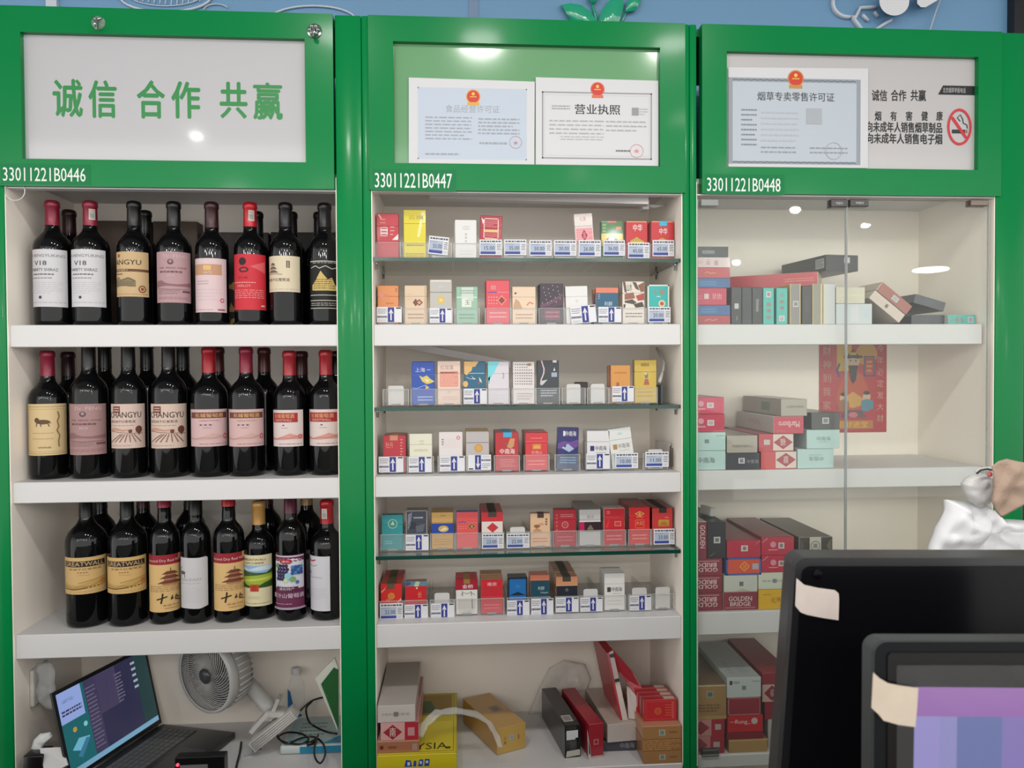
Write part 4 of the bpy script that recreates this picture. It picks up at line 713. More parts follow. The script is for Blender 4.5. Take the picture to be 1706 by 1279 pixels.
# row: (shelf z, pack base px none) ; entries: x0, x1, ytop, desc, side, front, items, kw
SHZ = {'A': GZ[0], '1': ZS[0], 'B': GZ[1], '2': ZS[1], 'C': GZ[2], '3': ZS[2]}
RNAME = {'A': 'upper glass shelf', '1': 'upper white shelf', 'B': 'middle glass shelf', '2': 'middle white shelf', 'C': 'lower glass shelf', '3': 'lowest white shelf'}
e_ = 'empty'
ROWS = {
'A': [(626, 663, 355, 'red pack with white square seal', (176, 30, 44), (196, 40, 56), [F(0.18, 0.5, 0.50, 0.70, 0.03, Wt), L(0.21, 0.53, 0.47, 0.67, 2, Wt, 0.6), L(0.18, 0.76, 0.4, 0.9, 2, (230, 150, 150), 0.3), P([(0.98, 0.42), (0.98, 0.55), (0.7, 0.42)], Wt), S([(0.1, 0.98), (0.22, 0.88)], 0.05, (236, 190, 180)), L(0.62, 0.5, 0.8, 0.74, 3, (236, 170, 160), 0.3)], {}),
      (672, 710, 349, 'tall yellow pack', (206, 186, 20), (226, 210, 24), [T(0.22, 0.80, 0.86, 0.88, '云烟', (150, 130, 20), 0), S([(0.86, 0.95), (0.78, 0.75), (0.72, 0.6), (0.66, 0.45)], 0.12, (240, 234, 160)), L(0.12, 0.26, 0.92, 0.30, 1, (120, 104, 20), 0.6), L(0.08, 0.04, 0.92, 0.13, 2, (140, 124, 30), 0.4)], {}),
      (714, 751, 393, e_, '50.00', (714, 747, 394, 424), 0.10, (0.036, 0.046)),
      (758, 794, 366, 'plain white pack with grey lettering', (214, 212, 208), (228, 226, 224), [L(0.36, 0.74, 0.68, 0.86, 2, (190, 186, 180), 0.4), L(0.46, 0.42, 0.56, 0.68, 3, (190, 186, 180), 0.6), L(0.2, 0.1, 0.8, 0.25, 2, (204, 202, 198), 0.3)], dict(n=2, hard=False)),
      (798, 836, 359, 'red wrapped pack with white stripes', (166, 26, 48), (176, 34, 56), [F(0.16, 0.46, 0.84, 0.94, 0.04, (236, 206, 190)), R(0.2, 0.62, 0.8, 0.68, (226, 190, 120)), L(0.22, 0.72, 0.78, 0.9, 4, (232, 150, 150), 0.3), L(0.22, 0.47, 0.78, 0.6, 3, (232, 150, 150), 0.3), P([(0.05, 0.95), (0.2, 0.88), (0.12, 0.8)], (240, 220, 220))], dict(tag=('15.00', (799, 836, 399, 425)), tilt=0.03)),
      (840, 879, 395, e_, '35.00', (840, 877, 399, 425), 0.0, (0.036, 0.044)),
      (881, 920, 395, e_, '50.00', (882, 919, 400, 426), 0.0, (0.036, 0.045)),
      (922, 961, 395, e_, '30.00', (923, 960, 400, 426), 0.0, (0.038, 0.046)),
      (958, 996, 355, 'tilted pink striped pack with red diamond', (226, 204, 198), (230, 220, 214), [R(0.05, 0.36, 0.95, 0.68, (226, 140, 150)), L(0.06, 0.37, 0.94, 0.67, 8, (238, 200, 200), 0.3)]+diamond((166, 30, 56), (226, 150, 150), 0.52, 0.13)+[T(0.3, 0.84, 0.64, 0.93, '红喜', (206, 120, 130), 0), R(0.05, 0.73, 0.95, 0.735, (200, 180, 170))], dict(tag=('26.00', (964, 1001, 400, 427)), tilt=-0.07)),
      (1001, 1039, 368, 'green and yellow pack with a white flower', (40, 110, 50), (60, 120, 60), [R(0, 0.36, 1, 0.68, (226, 196, 110)), H([(0.1, 0.4, 0.42), (0.3, 0.4, 0.58), (0.5, 0.4, 0.6), (0.7, 0.4, 0.56), (0.92, 0.4, 0.42)], (40, 70, 36)), E(0.46, 0.53, 0.14, (226, 190, 190), 0.05), R(0.3, 0.96, 0.7, 1, (220, 110, 100)), R(0.68, 0.78, 0.92, 0.86, (220, 130, 110)), L(0.06, 0.7, 0.22, 0.94, 3, (150, 190, 120), 0.5)], dict(tag=('36.00', (1005, 1041, 400, 426)), hard=False)),
      (1042, 1080, 368, 'red pack with white calligraphy and gold gate', (170, 20, 30), (200, 30, 40), [T(0.33, 0.74, 0.76, 0.92, '中华', Wt, 0.02), H([(0.2, 0.42, 0.50), (0.35, 0.42, 0.54), (0.5, 0.42, 0.60), (0.65, 0.42, 0.54), (0.85, 0.42, 0.48)], (190, 160, 50)), R(0.22, 0.44, 0.8, 0.47, (226, 200, 80)), R(0.04, 0.97, 0.96, 0.99, (230, 180, 120))], dict(tag=('45.00', (1046, 1082, 404, 430)), hard=False)),
      (1086, 1124, 368, 'red calligraphy pack with blue seal', (170, 20, 30), (200, 32, 42), [T(0.36, 0.66, 0.72, 0.82, '中华', Wt, 0.02), H([(0.2, 0.42, 0.48), (0.35, 0.42, 0.54), (0.5, 0.42, 0.57), (0.65, 0.42, 0.53), (0.85, 0.42, 0.46)], (190, 160, 50)), R(0.04, 0.97, 0.96, 0.99, (230, 180, 120))], dict(tag=('65.00', (1087, 1123, 400, 427)), hard=False, seal=(0.36, 0.7, 0.87, (70, 170, 200)), n=2))],
'1': [(629, 664, 475, 'orange pack with pink swirl', (186, 104, 60), (226, 144, 84), [S([(0.02, 0.74), (0.2, 0.78), (0.46, 0.74), (0.1, 0.72)], 0.05, (226, 150, 150)), L(0.4, 0.5, 0.76, 0.58, 1, (196, 112, 60), 0.5), L(0.86, 0.82, 0.93, 0.94, 3, (120, 60, 40), 0.6)], dict(tag=('^', (628, 669, 511, 537)), n=2)),
      (674, 711, 475, 'tan pack with brown diamond', (206, 176, 142), (224, 198, 166), diamond((120, 64, 50), (206, 170, 140), 0.56, 0.10)[:1]+[D(0.66, 0.56, 0.17, 0.09, (130, 70, 56)), D(0.66, 0.56, 0.09, 0.05, (206, 170, 140)), R(0.9, 0.02, 0.95, 0.98, (196, 166, 130)), L(0.1, 0.62, 0.4, 0.8, 3, (214, 186, 152), 0.3)]+warn((160, 120, 90)), dict(n=2)),
      (716, 753, 465, 'silver pack with gold star emblem', (222, 186, 60), (190, 188, 182), [R(0.02, 0.70, 0.98, 0.71, (140, 138, 132)), E(0.5, 0.54, 0.19, (214, 186, 110)), T(0.38, 0.49, 0.62, 0.59, '★', (240, 216, 130), 0), R(0.05, 0.95, 0.95, 0.985, (236, 234, 228)), L(0.4, 0.82, 0.6, 0.86, 1, (214, 212, 206), 0.5)], dict(tag=('^', (716, 753, 513, 538)), n=2)),
      (760, 796, 477, 'mint pack with shiny silver bands', (128, 176, 150), (150, 190, 166), [R(0.25, 0.62, 0.8, 0.98, (206, 216, 206)), L(0.2, 0.8, 0.86, 0.92, 2, (110, 150, 130), 0.4), R(0.02, 0.70, 0.98, 0.73, (206, 226, 214)), H([(0.26, 0.46, 0.66), (0.4, 0.46, 0.7), (0.6, 0.46, 0.66), (0.7, 0.46, 0.6)], (226, 230, 216)), T(0.4, 0.52, 0.64, 0.64, '玉', (90, 110, 90), 0)]+warn((90, 140, 116)), {}),
      (809, 850, 466, 'coral pack with gold diamond and dots', (196, 44, 66), (224, 80, 92), [T(0.2, 0.78, 0.42, 0.88, '囍', (220, 160, 150), 0), R(0.1, 0.71, 0.46, 0.735, (110, 70, 160)), R(0.46, 0.715, 0.96, 0.73, (236, 140, 150)), D(0.66, 0.54, 0.19, 0.11, (226, 170, 110)), D(0.66, 0.54, 0.15, 0.085, (150, 40, 56))]+[E(0.12+0.11*i, 0.61-0.07*j, 0.022, (240, 190, 180)) for i in range(4) for j in range(3)]+warn((240, 170, 170)), dict(n=3)),
      (853, 893, 477, 'peach pack with faint tree', (206, 176, 142), (232, 206, 178), [E(0.14, 0.82, 0.05, (110, 90, 80)), H([(0.05, 0.4, 0.5), (0.15, 0.4, 0.68), (0.3, 0.4, 0.6), (0.42, 0.4, 0.44)], (200, 160, 126)), S([(0.62, 0.5), (0.74, 0.58), (0.9, 0.54)], 0.06, (206, 130, 100))]+warn((170, 136, 110)), {}),
      (898, 940, 472, 'dark purple pack with white dots', (40, 30, 40), (58, 44, 58), [H([(0.02, 0.42, 0.48), (0.4, 0.46, 0.56), (0.7, 0.56, 0.66), (0.98, 0.7, 0.76)], (104, 70, 92)), H([(0.02, 0.32, 0.42), (0.5, 0.40, 0.46), (0.98, 0.48, 0.68)], (84, 56, 74)), R(0.2, 0.10, 0.85, 0.38, (120, 44, 70)), L(0.25, 0.14, 0.82, 0.34, 2, (170, 110, 130), 0.4)]+[E(0.1+0.8*((i*37) % 100)/100, 0.52+0.45*((i*53) % 100)/100, 0.018, (216, 206, 220)) for i in range(18)], dict(n=3, hard=False)),
      (944, 981, 476, 'plain white pack', (216, 212, 208), (230, 228, 226), [E(0.5, 0.6, 0.07, (220, 214, 206)), R(0.02, 0.72, 0.98, 0.724, (210, 208, 204))], dict(tag=('^', (951, 993, 509, 538)), tagtilt=-0.09, tilt=-0.03)),
      (993, 1030, 479, 'blue pack with orange top', (196, 104, 78), (20, 92, 124), [R(0, 0.86, 1, 1, (222, 128, 98)), T(0.38, 0.50, 0.74, 0.62, '利群', (206, 216, 220), 0.0), L(0.1, 0.68, 0.18, 0.84, 3, (150, 190, 200), 0.5), S([(0.55, 0.42), (0.7, 0.47), (0.92, 0.43)], 0.03, (206, 216, 220))], dict(tag=('^', (997, 1035, 511, 537)), n=2, hard=False)),
      (1036, 1075, 468, 'white pack with brown painted brush strokes', (176, 160, 146), (226, 218, 206), [P([(0.02, 1), (0.1, 0.75), (0.2, 0.72), (0.14, 0.98)], (100, 76, 60)), T(0.2, 0.76, 0.44, 0.96, '山水', (60, 50, 44), 0.02), P([(0.45, 0.98), (0.6, 0.82), (0.78, 0.78), (0.62, 0.97)], (96, 70, 56)), P([(0.7, 0.9), (0.98, 0.98), (0.98, 0.76), (0.84, 0.74)], (136, 90, 60)), P([(0.1, 0.7), (0.5, 0.74), (0.58, 0.6), (0.1, 0.56)], (150, 96, 74)), P([(0.1, 0.54), (0.45, 0.58), (0.65, 0.5), (0.5, 0.46), (0.1, 0.5)], (84, 70, 58)), P([(0.6, 0.66), (0.98, 0.72), (0.98, 0.56), (0.7, 0.54)], (176, 70, 60)), P([(0.5, 0.46), (0.9, 0.52), (0.98, 0.4), (0.6, 0.38)], (70, 62, 52)), P([(0.05, 0.46), (0.15, 0.46), (0.12, 0.38), (0.05, 0.38)], (70, 62, 52)), L(0.14, 0.14, 0.9, 0.28, 2, (120, 110, 100), 0.4)], dict(n=2)),
      (1079, 1115, 474, 'turquoise pack with white border', (206, 204, 190), (40, 180, 172), [F(0.0, 0.0, 1, 1, 0.06, (226, 226, 214)), T(0.24, 0.76, 0.8, 0.88, '七星', (206, 70, 76), 0.01), L(0.42, 0.68, 0.6, 0.72, 1, (226, 240, 236), 0.5), E(0.66, 0.52, 0.16, (220, 206, 170)), E(0.66, 0.52, 0.09, (190, 80, 60)), R(0.1, 0.38, 0.9, 0.41, (226, 190, 120))], dict(tag=('20.00', (1080, 1117, 511, 537)), hard=False))],
'B': [(634, 685, 638, e_, None, None, 0.0, (0.037, 0.049)),
      (686, 724, 602, 'blue pack with a yellow bird shape', (24, 60, 150), (26, 76, 176), [T(0.16, 0.76, 0.58, 0.86, '上海', (226, 220, 210), 0.0), S([(0.66, 0.81), (0.82, 0.81)], 0.02, (206, 216, 236)), R(0.03, 0.70, 0.97, 0.705, (80, 130, 206)), P([(0.32, 0.68), (0.48, 0.64), (0.66, 0.68), (0.82, 0.6), (1.0, 0.54), (0.82, 0.5), (0.66, 0.48), (0.46, 0.54)], (222, 200, 96)), P([(0.55, 0.6), (0.75, 0.58), (0.7, 0.52)], (226, 226, 220)), S([(0.02, 0.4), (0.2, 0.38), (0.4, 0.42), (0.62, 0.46)], 0.03, (130, 170, 226)), P([(0.6, 0.46), (0.78, 0.4), (0.6, 0.36)], (226, 180, 110)), L(0.25, 0.08, 0.9, 0.22, 2, (170, 196, 230), 0.4)], {}),
      (728, 768, 601, 'pale peach pack with pink pattern square', (222, 190, 170), (232, 206, 190), [T(0.13, 0.80, 0.7, 0.90, '红双喜', (150, 110, 100), 0.0), R(0.1, 0.41, 0.9, 0.77, (226, 150, 130)), L(0.14, 0.43, 0.86, 0.75, 7, (236, 180, 160), 0.5), T(0.44, 0.26, 0.56, 0.32, '八', (90, 80, 70), 0.0), L(0.2, 0.1, 0.9, 0.2, 2, (214, 170, 150), 0.3)], {}),
      (771, 811, 602, 'teal pack with peach flower corner', (20, 70, 90), (26, 98, 128), [P([(0, 1), (0.68, 1), (0.52, 0.88), (0.4, 0.88), (0.34, 0.78), (0.2, 0.74), (0.14, 0.68), (0.0, 0.72)], (226, 180, 110)), R(0.2, 0.72, 0.96, 0.735, (180, 206, 216)), E(0.06, 0.48, 0.12, (226, 180, 110), 0.07), S([(0.1, 0.64), (0.28, 0.6), (0.5, 0.6)], 0.02, (206, 210, 214)), P([(0.34, 0.68), (0.44, 0.62), (0.56, 0.6), (0.44, 0.58)], (226, 216, 214)), P([(0.7, 0.64), (0.8, 0.58), (0.84, 0.5), (0.72, 0.54)], (206, 216, 200)), E(0.7, 0.5, 0.05, (176, 70, 70))], dict(tag=('^', (773, 811, 647, 673)))),
      (812, 849, 602, 'shiny white pack with aqua corner', (206, 200, 206), (220, 214, 220), [P([(0.0, 1), (0.55, 1), (0.3, 0.75), (0.05, 0.55), (0, 0.55)], (120, 216, 226)), P([(0.02, 0.62), (0.1, 0.66), (0.08, 0.5), (0.02, 0.48)], (60, 200, 206)), S([(0.7, 0.74), (0.76, 0.66), (0.7, 0.6)], 0.03, (110, 120, 110)), L(0.15, 0.1, 0.85, 0.25, 2, (206, 204, 210), 0.3)], {}),
      (854, 891, 602, 'white pack with grey dots all over', (190, 178, 172), (226, 218, 216), [E(0.12+0.105*i, 0.93-0.065*j, 0.024, (104, 96, 96), 0.014) for i in range(8) for j in range(8) if not (i > 5 and j < 2)]+[E(0.76, 0.93, 0.09, (160, 130, 80), 0.03)]+[L(0.2, 0.1, 0.9, 0.28, 3, (190, 174, 172), 0.3)], {}),
      (895, 931, 600, 'black pack with silver ribbon', (40, 44, 48), (52, 58, 64), [S([(0.2, 1.0), (0.32, 0.8), (0.3, 0.7), (0.18, 0.55), (0.16, 0.44)], 0.06, (216, 190, 194)), P([(0.14, 0.52), (0.3, 0.54), (0.48, 0.56), (0.3, 0.46), (0.2, 0.42)], (196, 204, 200)), R(0.66, 0.62, 0.92, 0.72, (160, 176, 196)), P([(0.74, 0.76), (0.84, 0.76), (0.8, 0.84)], (214, 216, 218)), R(0.72, 0.95, 0.9, 1, (226, 226, 226)), L(0.16, 0.16, 0.9, 0.34, 3, (176, 186, 192), 0.5)], dict(hard=False)),
      (936, 976, 636, e_, None, None, 0.0, (0.034, 0.05)),
      (977, 1016, 636, e_, None, None, 0.0, (0.034, 0.05)),
      (1016, 1052, 608, 'orange gold pack with brown tower', (150, 84, 70), (216, 150, 66), [L(0.2, 0.76, 0.82, 0.84, 1, (190, 120, 50), 0.6), P([(0.26, 0.38), (0.44, 0.38), (0.42, 0.55), (0.3, 0.55)], (166, 90, 60)), H([(0.02, 0.38, 0.44), (0.2, 0.38, 0.42), (0.6, 0.38, 0.4)], (186, 110, 60))], dict(tag=('^', (1020, 1056, 643, 669)), hard=False, n=2)),
      (1057, 1094, 599, 'golden pack with a red robed figure', (180, 146, 50), (206, 176, 66), [L(0.3, 0.84, 0.66, 0.93, 1, (150, 116, 40), 0.8), R(0.02, 0.72, 0.98, 0.73, (176, 146, 50)), P([(0.42, 0.42), (0.68, 0.42), (0.62, 0.56), (0.5, 0.6)], (180, 90, 70)), P([(0.48, 0.56), (0.62, 0.58), (0.6, 0.68), (0.46, 0.66)], (110, 130, 110)), E(0.5, 0.68, 0.06, (220, 196, 160)), O(0.54, 0.66, 0.2, 0.02, (226, 200, 110))]+warn((180, 140, 60)), {})],
'2': [(638, 676, 725, 'dark red pack with gold script', (140, 20, 36), (190, 36, 52), [T(0.12, 0.66, 0.44, 0.82, '牡丹', (226, 150, 140), 0.0), L(0.76, 0.45, 0.86, 0.92, 6, (226, 150, 140), 0.4)], dict(tag=('^', (631, 672, 760, 787)), n=4, hard=False, seal=(0.3, 0.66, 0.86, (196, 130, 100)))),
      (682, 720, 722, 'cream pack', (214, 210, 186), (230, 228, 206), [L(0.45, 0.7, 0.64, 0.84, 2, (206, 200, 166), 0.5), L(0.2, 0.52, 0.8, 0.62, 1, (206, 200, 170), 0.6)], dict(tag=('^', (681, 719, 760, 787)))),
      (731, 771, 719, 'white pack with small red circle', (214, 206, 200), (230, 222, 220), [O(0.82, 0.85, 0.08, 0.035, (216, 80, 104)), L(0.12, 0.66, 0.2, 0.84, 3, (90, 80, 84), 0.5), L(0.14, 0.6, 0.9, 0.84, 7, (220, 190, 190), 0.15)], dict(tag=('^', (733, 774, 759, 785)), hard=False)),
      (776, 815, 718, 'silver pack with gold coin emblem', (196, 156, 84), (190, 184, 182), [R(0.02, 0.71, 0.98, 0.725, (110, 104, 104)), E(0.55, 0.58, 0.18, (206, 150, 62)), E(0.55, 0.58, 0.13, (216, 166, 80))], dict(tag=('v', (780, 818, 757, 783)), n=5)),
      (825, 864, 720, 'red brush lettered pack with blue seal', (150, 24, 34), (190, 34, 44), [T(0.2, 0.44, 0.84, 0.58, '中南海', Wt, 0.02), P([(0.5, 0.62), (0.64, 0.84), (0.84, 0.84), (0.8, 0.64), (0.66, 0.58)], (206, 150, 100)), E(0.5, 0.7, 0.06, (120, 100, 40)), L(0.2, 0.1, 0.86, 0.32, 4, (226, 130, 126), 0.35)], dict(n=5, hard=False, seal=(0.34, 0.72, 0.87, (70, 160, 200)))),
      (875, 913, 720, 'red pack with gold gate square', (166, 26, 36), (214, 52, 60), [R(0.32, 0.56, 0.7, 0.70, (216, 130, 60)), P([(0.34, 0.58), (0.68, 0.58), (0.6, 0.66), (0.42, 0.66)], (226, 170, 80)), L(0.25, 0.82, 0.76, 0.88, 1, (230, 120, 116), 0.5), R(0.04, 0.76, 0.96, 0.765, (236, 140, 136)), T(0.28, 0.44, 0.72, 0.52, '红塔山', (236, 190, 170), 0.0)]+warn((236, 130, 130)), dict(n=5)),
      (928, 963, 712, 'purple blue pack with star burst', (34, 34, 84), (44, 46, 110), [H([(0.02, 0.5, 0.62), (0.3, 0.5, 0.68), (0.6, 0.46, 0.66), (0.98, 0.56, 0.72)], (110, 70, 150)), P([(0.2, 0.52), (0.5, 0.62), (0.8, 0.5), (0.56, 0.42)], (176, 190, 216)), E(0.36, 0.56, 0.05, (30, 30, 70)), T(0.36, 0.80, 0.88, 0.92, '中南海', Wt, 0.02), R(0.26, 0.80, 0.36, 0.92, Wt), R(0, 0.0, 1, 0.38, (46, 70, 110)), L(0.14, 0.14, 0.9, 0.32, 3, (130, 170, 206), 0.4)], dict(hard=False, tilt=0.03)),
      (978, 1016, 717, 'white pack with navy square', (206, 204, 206), (228, 227, 228), znh((50, 44, 110))+[R(0.02, 0.70, 0.98, 0.704, (200, 200, 202))], dict(tag=('^', (977, 1016, 755, 781)), n=3)),
      (1021, 1060, 712, 'tilted white pack with tan square', (210, 212, 208), (228, 230, 226), znh((180, 140, 84), (130, 130, 120))+[E(0.5, 0.86, 0.12, (190, 216, 216), 0.03), R(0.02, 0.6, 0.98, 0.606, (190, 206, 200))], dict(tag=('10.00', (1025, 1063, 754, 780)), tilt=-0.13)),
      (1071, 1114, 743, e_, '11.00', (1075, 1114, 752, 778), 0.0, (0.036, 0.05))],
'C': [(635, 672, 857, 'teal pack with round gold seal', (24, 110, 118), (34, 146, 150), [O(0.52, 0.74, 0.22, 0.03, (170, 200, 180)), E(0.52, 0.74, 0.15, (60, 140, 130)), P([(0.42, 0.72), (0.54, 0.82), (0.6, 0.7)], (190, 210, 170)), L(0.15, 0.16, 0.5, 0.28, 2, (110, 190, 186), 0.4)], {}),
      (675, 713, 850, 'mirror dark silver pack', (130, 126, 122), (60, 66, 80), [F(0, 0, 1, 1, 0.035, (170, 166, 160)), L(0.36, 0.78, 0.8, 0.85, 1, (190, 196, 206), 0.5), E(0.3, 0.62, 0.2, (40, 46, 60), 0.1), P([(0.1, 0.9), (0.3, 0.96), (0.2, 0.6), (0.08, 0.5)], (130, 136, 146)), P([(0.45, 0.6), (0.9, 0.66), (0.8, 0.46), (0.5, 0.44)], (92, 98, 110))], dict(tag=('^', (676, 714, 890, 917)), n=2)),
      (719, 755, 853, 'gold pack with blue band', (190, 150, 80), (206, 164, 96), [R(0, 0.42, 1, 0.70, (24, 64, 156)), E(0.55, 0.55, 0.24, (206, 170, 80), 0.09), P([(0.38, 0.5), (0.6, 0.6), (0.76, 0.54), (0.56, 0.5)], (226, 220, 190)), R(0.03, 0.72, 0.97, 0.73, (160, 120, 60)), L(0.4, 0.88, 0.66, 0.93, 1, (160, 120, 60), 0.5), L(0.1, 0.1, 0.9, 0.3, 3, (180, 136, 76), 0.35)], dict(n=3)),
      (759, 798, 852, 'coral pack with blue edges', (54, 84, 166), (226, 82, 80), [S([(0.1, 0.71), (0.3, 0.73), (0.44, 0.70)], 0.04, (70, 80, 160)), R(0.44, 0.705, 0.98, 0.715, (236, 150, 140)), D(0.70, 0.60, 0.2, 0.1, (206, 140, 80)), D(0.70, 0.60, 0.16, 0.075, (110, 44, 40)), T(0.64, 0.56, 0.76, 0.64, '福', (230, 190, 140), 0.0)]+[E(0.1+0.11*i, 0.6-0.06*j, 0.02, (240, 170, 150)) for i in range(4) for j in range(2)], {}),
      (802, 838, 853, 'red topped white pack with red diamond', (186, 30, 44), (228, 218, 210), [R(0, 0.74, 1, 1, (206, 40, 52))]+[D(0.52, 0.57, 0.27, 0.14, (200, 44, 56))], dict(tag=('23.00', (803, 839, 888, 914)), n=6, hard=False, seal=(0.32, 0.7, 0.87, (66, 54, 48)))),
      (843, 882, 877, e_, '22.00', (844, 882, 888, 913), 0.0, (0.036, 0.052)),
      (882, 918, 855, 'tan pack with ink landscape', (190, 150, 116), (226, 188, 150), [L(0.76, 0.64, 0.86, 0.86, 3, (90, 60, 44), 0.7), E(0.34, 0.62, 0.16, (150, 100, 70), 0.05), S([(0.3, 0.6), (0.34, 0.5), (0.46, 0.46)], 0.04, (110, 76, 50)), H([(0.14, 0.44, 0.5), (0.36, 0.44, 0.56), (0.56, 0.44, 0.5)], (196, 140, 100)), E(0.56, 0.68, 0.14, (214, 150, 116), 0.03)]+warn((206, 130, 110)), dict(hard=False, seal=(0.36, 0.68, 0.87, (70, 40, 36)))),
      (922, 961, 848, 'dark red pack with pale round seal', (130, 24, 36), (176, 36, 52), [L(0.3, 0.78, 0.86, 0.88, 2, (220, 150, 150), 0.35), O(0.5, 0.58, 0.15, 0.035, (214, 140, 140)), T(0.44, 0.54, 0.56, 0.62, '川', (214, 150, 150), 0.0), L(0.1, 0.3, 0.16, 0.9, 6, (210, 110, 116), 0.5)]+warn((206, 110, 116)), {}),
      (964, 1002, 848, 'silver pack with black and pink band', (150, 146, 142), (196, 194, 192), [R(0.0, 0.40, 1, 0.66, (52, 30, 36)), R(0.02, 0.40, 0.24, 0.66, (190, 30, 90)), R(0, 0.655, 1, 0.68, (226, 226, 226)), H([(0.38, 0.44, 0.47), (0.52, 0.44, 0.58), (0.66, 0.44, 0.47)], (130, 116, 90)), T(0.36, 0.74, 0.7, 0.84, '南京', (130, 126, 126), 0.0)], dict(n=6)),
      (1006, 1041, 846, 'red pack with silver edges', (196, 186, 176), (196, 36, 48), [L(0.14, 0.84, 0.3, 0.93, 2, (226, 150, 150), 0.5), R(0.08, 0.75, 0.76, 0.757, (220, 110, 110)), R(0.5, 0.5, 0.84, 0.66, (206, 60, 66)), F(0.52, 0.52, 0.82, 0.64, 0.02, (226, 170, 130)), P([(0.05, 0.5), (0.3, 0.75), (0.2, 0.45)], (226, 50, 60))]+warn((230, 140, 146)), dict(n=2)),
      (1047, 1085, 844, 'bright red pack with gold eye shape', (170, 26, 36), (210, 44, 48), [D(0.5, 0.82, 0.24, 0.07, (230, 190, 110)), D(0.5, 0.82, 0.18, 0.05, (210, 60, 50)), D(0.5, 0.82, 0.07, 0.04, (226, 180, 60)), T(0.34, 0.72, 0.66, 0.755, 'Double', (236, 200, 170), 0.0), F(0.28, 0.44, 0.72, 0.66, 0.02, (230, 130, 100)), T(0.32, 0.52, 0.68, 0.62, '大红', (226, 170, 90), 0.0)]+warn((230, 150, 140)), dict(n=6)),
      (1087, 1121, 846, 'red pack with black seal and gold square', (150, 28, 36), (200, 60, 60), [R(0.3, 0.5, 0.82, 0.68, (196, 150, 60)), P([(0.34, 0.52), (0.78, 0.52), (0.66, 0.62), (0.46, 0.62)], (176, 120, 50)), L(0.62, 0.72, 0.8, 0.76, 1, (230, 170, 150), 0.5)], dict(tag=('23.00', (1089, 1124, 880, 907)), n=6, hard=False, seal=(0.33, 0.7, 0.87, (40, 36, 34))))],
'3': [(630, 669, 972, 'bright red pack with gold medallion', (170, 30, 30), (216, 44, 40), [E(0.5, 0.62, 0.16, (216, 150, 70)), E(0.5, 0.62, 0.12, (206, 130, 60)), P([(0.02, 0.76), (0.2, 0.86), (0.26, 0.92), (0.2, 0.82), (0.04, 0.72)], (226, 180, 150)), T(0.26, 0.46, 0.44, 0.54, '红金', (236, 180, 150), 0), P([(0.76, 0.42), (0.96, 0.56), (0.96, 0.5), (0.84, 0.42)], (230, 200, 170))], dict(tag=('22.00', (633, 671, 1004, 1032)), n=6, hard=False, seal=(0.3, 0.66, 0.85, (84, 76, 50)))),
      (674, 712, 968, 'red pack with rainbow foil top', (150, 110, 110), (206, 34, 44), [R(0, 0.86, 1, 1, (96, 140, 156)), P([(0.4, 0.86), (0.5, 1), (0.7, 0.98), (0.6, 0.84)], (190, 206, 170)), P([(0.02, 0.86), (0.3, 0.92), (0.2, 0.98), (0.02, 0.98)], (60, 90, 130)), T(0.58, 0.52, 0.78, 0.70, '长', (236, 160, 110), 0.0), E(0.54, 0.8, 0.04, (236, 220, 200))], dict(tag=('^', (674, 713, 1006, 1031)), hard=False)),
      (716, 757, 992, e_, '^', (718, 757, 1004, 1031), 0.0, (0.036, 0.056)),
      (758, 797, 964, 'red topped white pack with bridge sketch', (170, 26, 44), (228, 226, 222), [R(0, 0.69, 1, 1, (166, 28, 48)), T(0.3, 0.73, 0.8, 0.84, '金桥', Wt, 0.02), S([(0.22, 0.54), (0.34, 0.62), (0.5, 0.58), (0.7, 0.62), (0.88, 0.54)], 0.02, (70, 66, 64)), S([(0.3, 0.66), (0.32, 0.52)], 0.025, (70, 66, 64)), S([(0.7, 0.66), (0.72, 0.52)], 0.025, (70, 66, 64)), R(0.1, 0.15, 0.9, 0.45, (206, 200, 192)), S([(0.74, 0.44), (0.76, 0.16)], 0.03, (60, 56, 54)), T(0.14, 0.04, 0.84, 0.14, 'GOLDEN BRIDGE', (180, 176, 170), 0.0)], dict(n=3, hard=False, seal=(0.36, 0.66, 0.86, (150, 110, 60)))),
      (801, 838, 964, 'red pack with gold edges and white lettering', (176, 130, 90), (206, 40, 56), [T(0.3, 0.80, 0.72, 0.90, '南京', (236, 206, 200), 0.02), R(0.4, 0.5, 0.6, 0.66, (196, 44, 56)), R(0.04, 0.49, 0.96, 0.495, (226, 110, 110))]+warn((226, 110, 116)), dict(n=4)),
      (844, 881, 962, 'blue pack with dark borders', (36, 46, 56), (30, 110, 180), [F(0, 0, 1, 1, 0.07, (34, 40, 50)), T(0.4, 0.70, 0.62, 0.80, '利', (70, 150, 210), 0.0), P([(0.07, 0.5), (0.93, 0.5), (0.5, 0.60)], (24, 40, 60))], dict(tag=('^', (845, 882, 999, 1026)), n=2, hard=False)),
      (882, 917, 958, 'teal pack with orange top', (176, 100, 76), (30, 76, 92), [R(0, 0.86, 1, 1, (216, 128, 96)), T(0.4, 0.6, 0.74, 0.70, '利群', (196, 206, 210), 0.0), T(0.54, 0.5, 0.92, 0.56, 'Linqun', (206, 216, 220), 0.0)], dict(tag=('^', (885, 922, 996, 1025)), n=2, hard=False)),
      (926, 963, 960, 'orange topped dark pack with black seal', (150, 104, 76), (38, 42, 54), [R(0, 0.75, 1, 1, (210, 146, 106)), E(0.5, 0.62, 0.08, (90, 96, 104)), R(0, 0.735, 1, 0.75, (220, 190, 150))], dict(tag=('^', (926, 964, 994, 1020)), n=7, hard=False, seal=(0.3, 0.68, 0.86, (62, 60, 50)))),
      (965, 1004, 983, e_, '^', (967, 1004, 994, 1019), 0.0, (0.035, 0.056)),
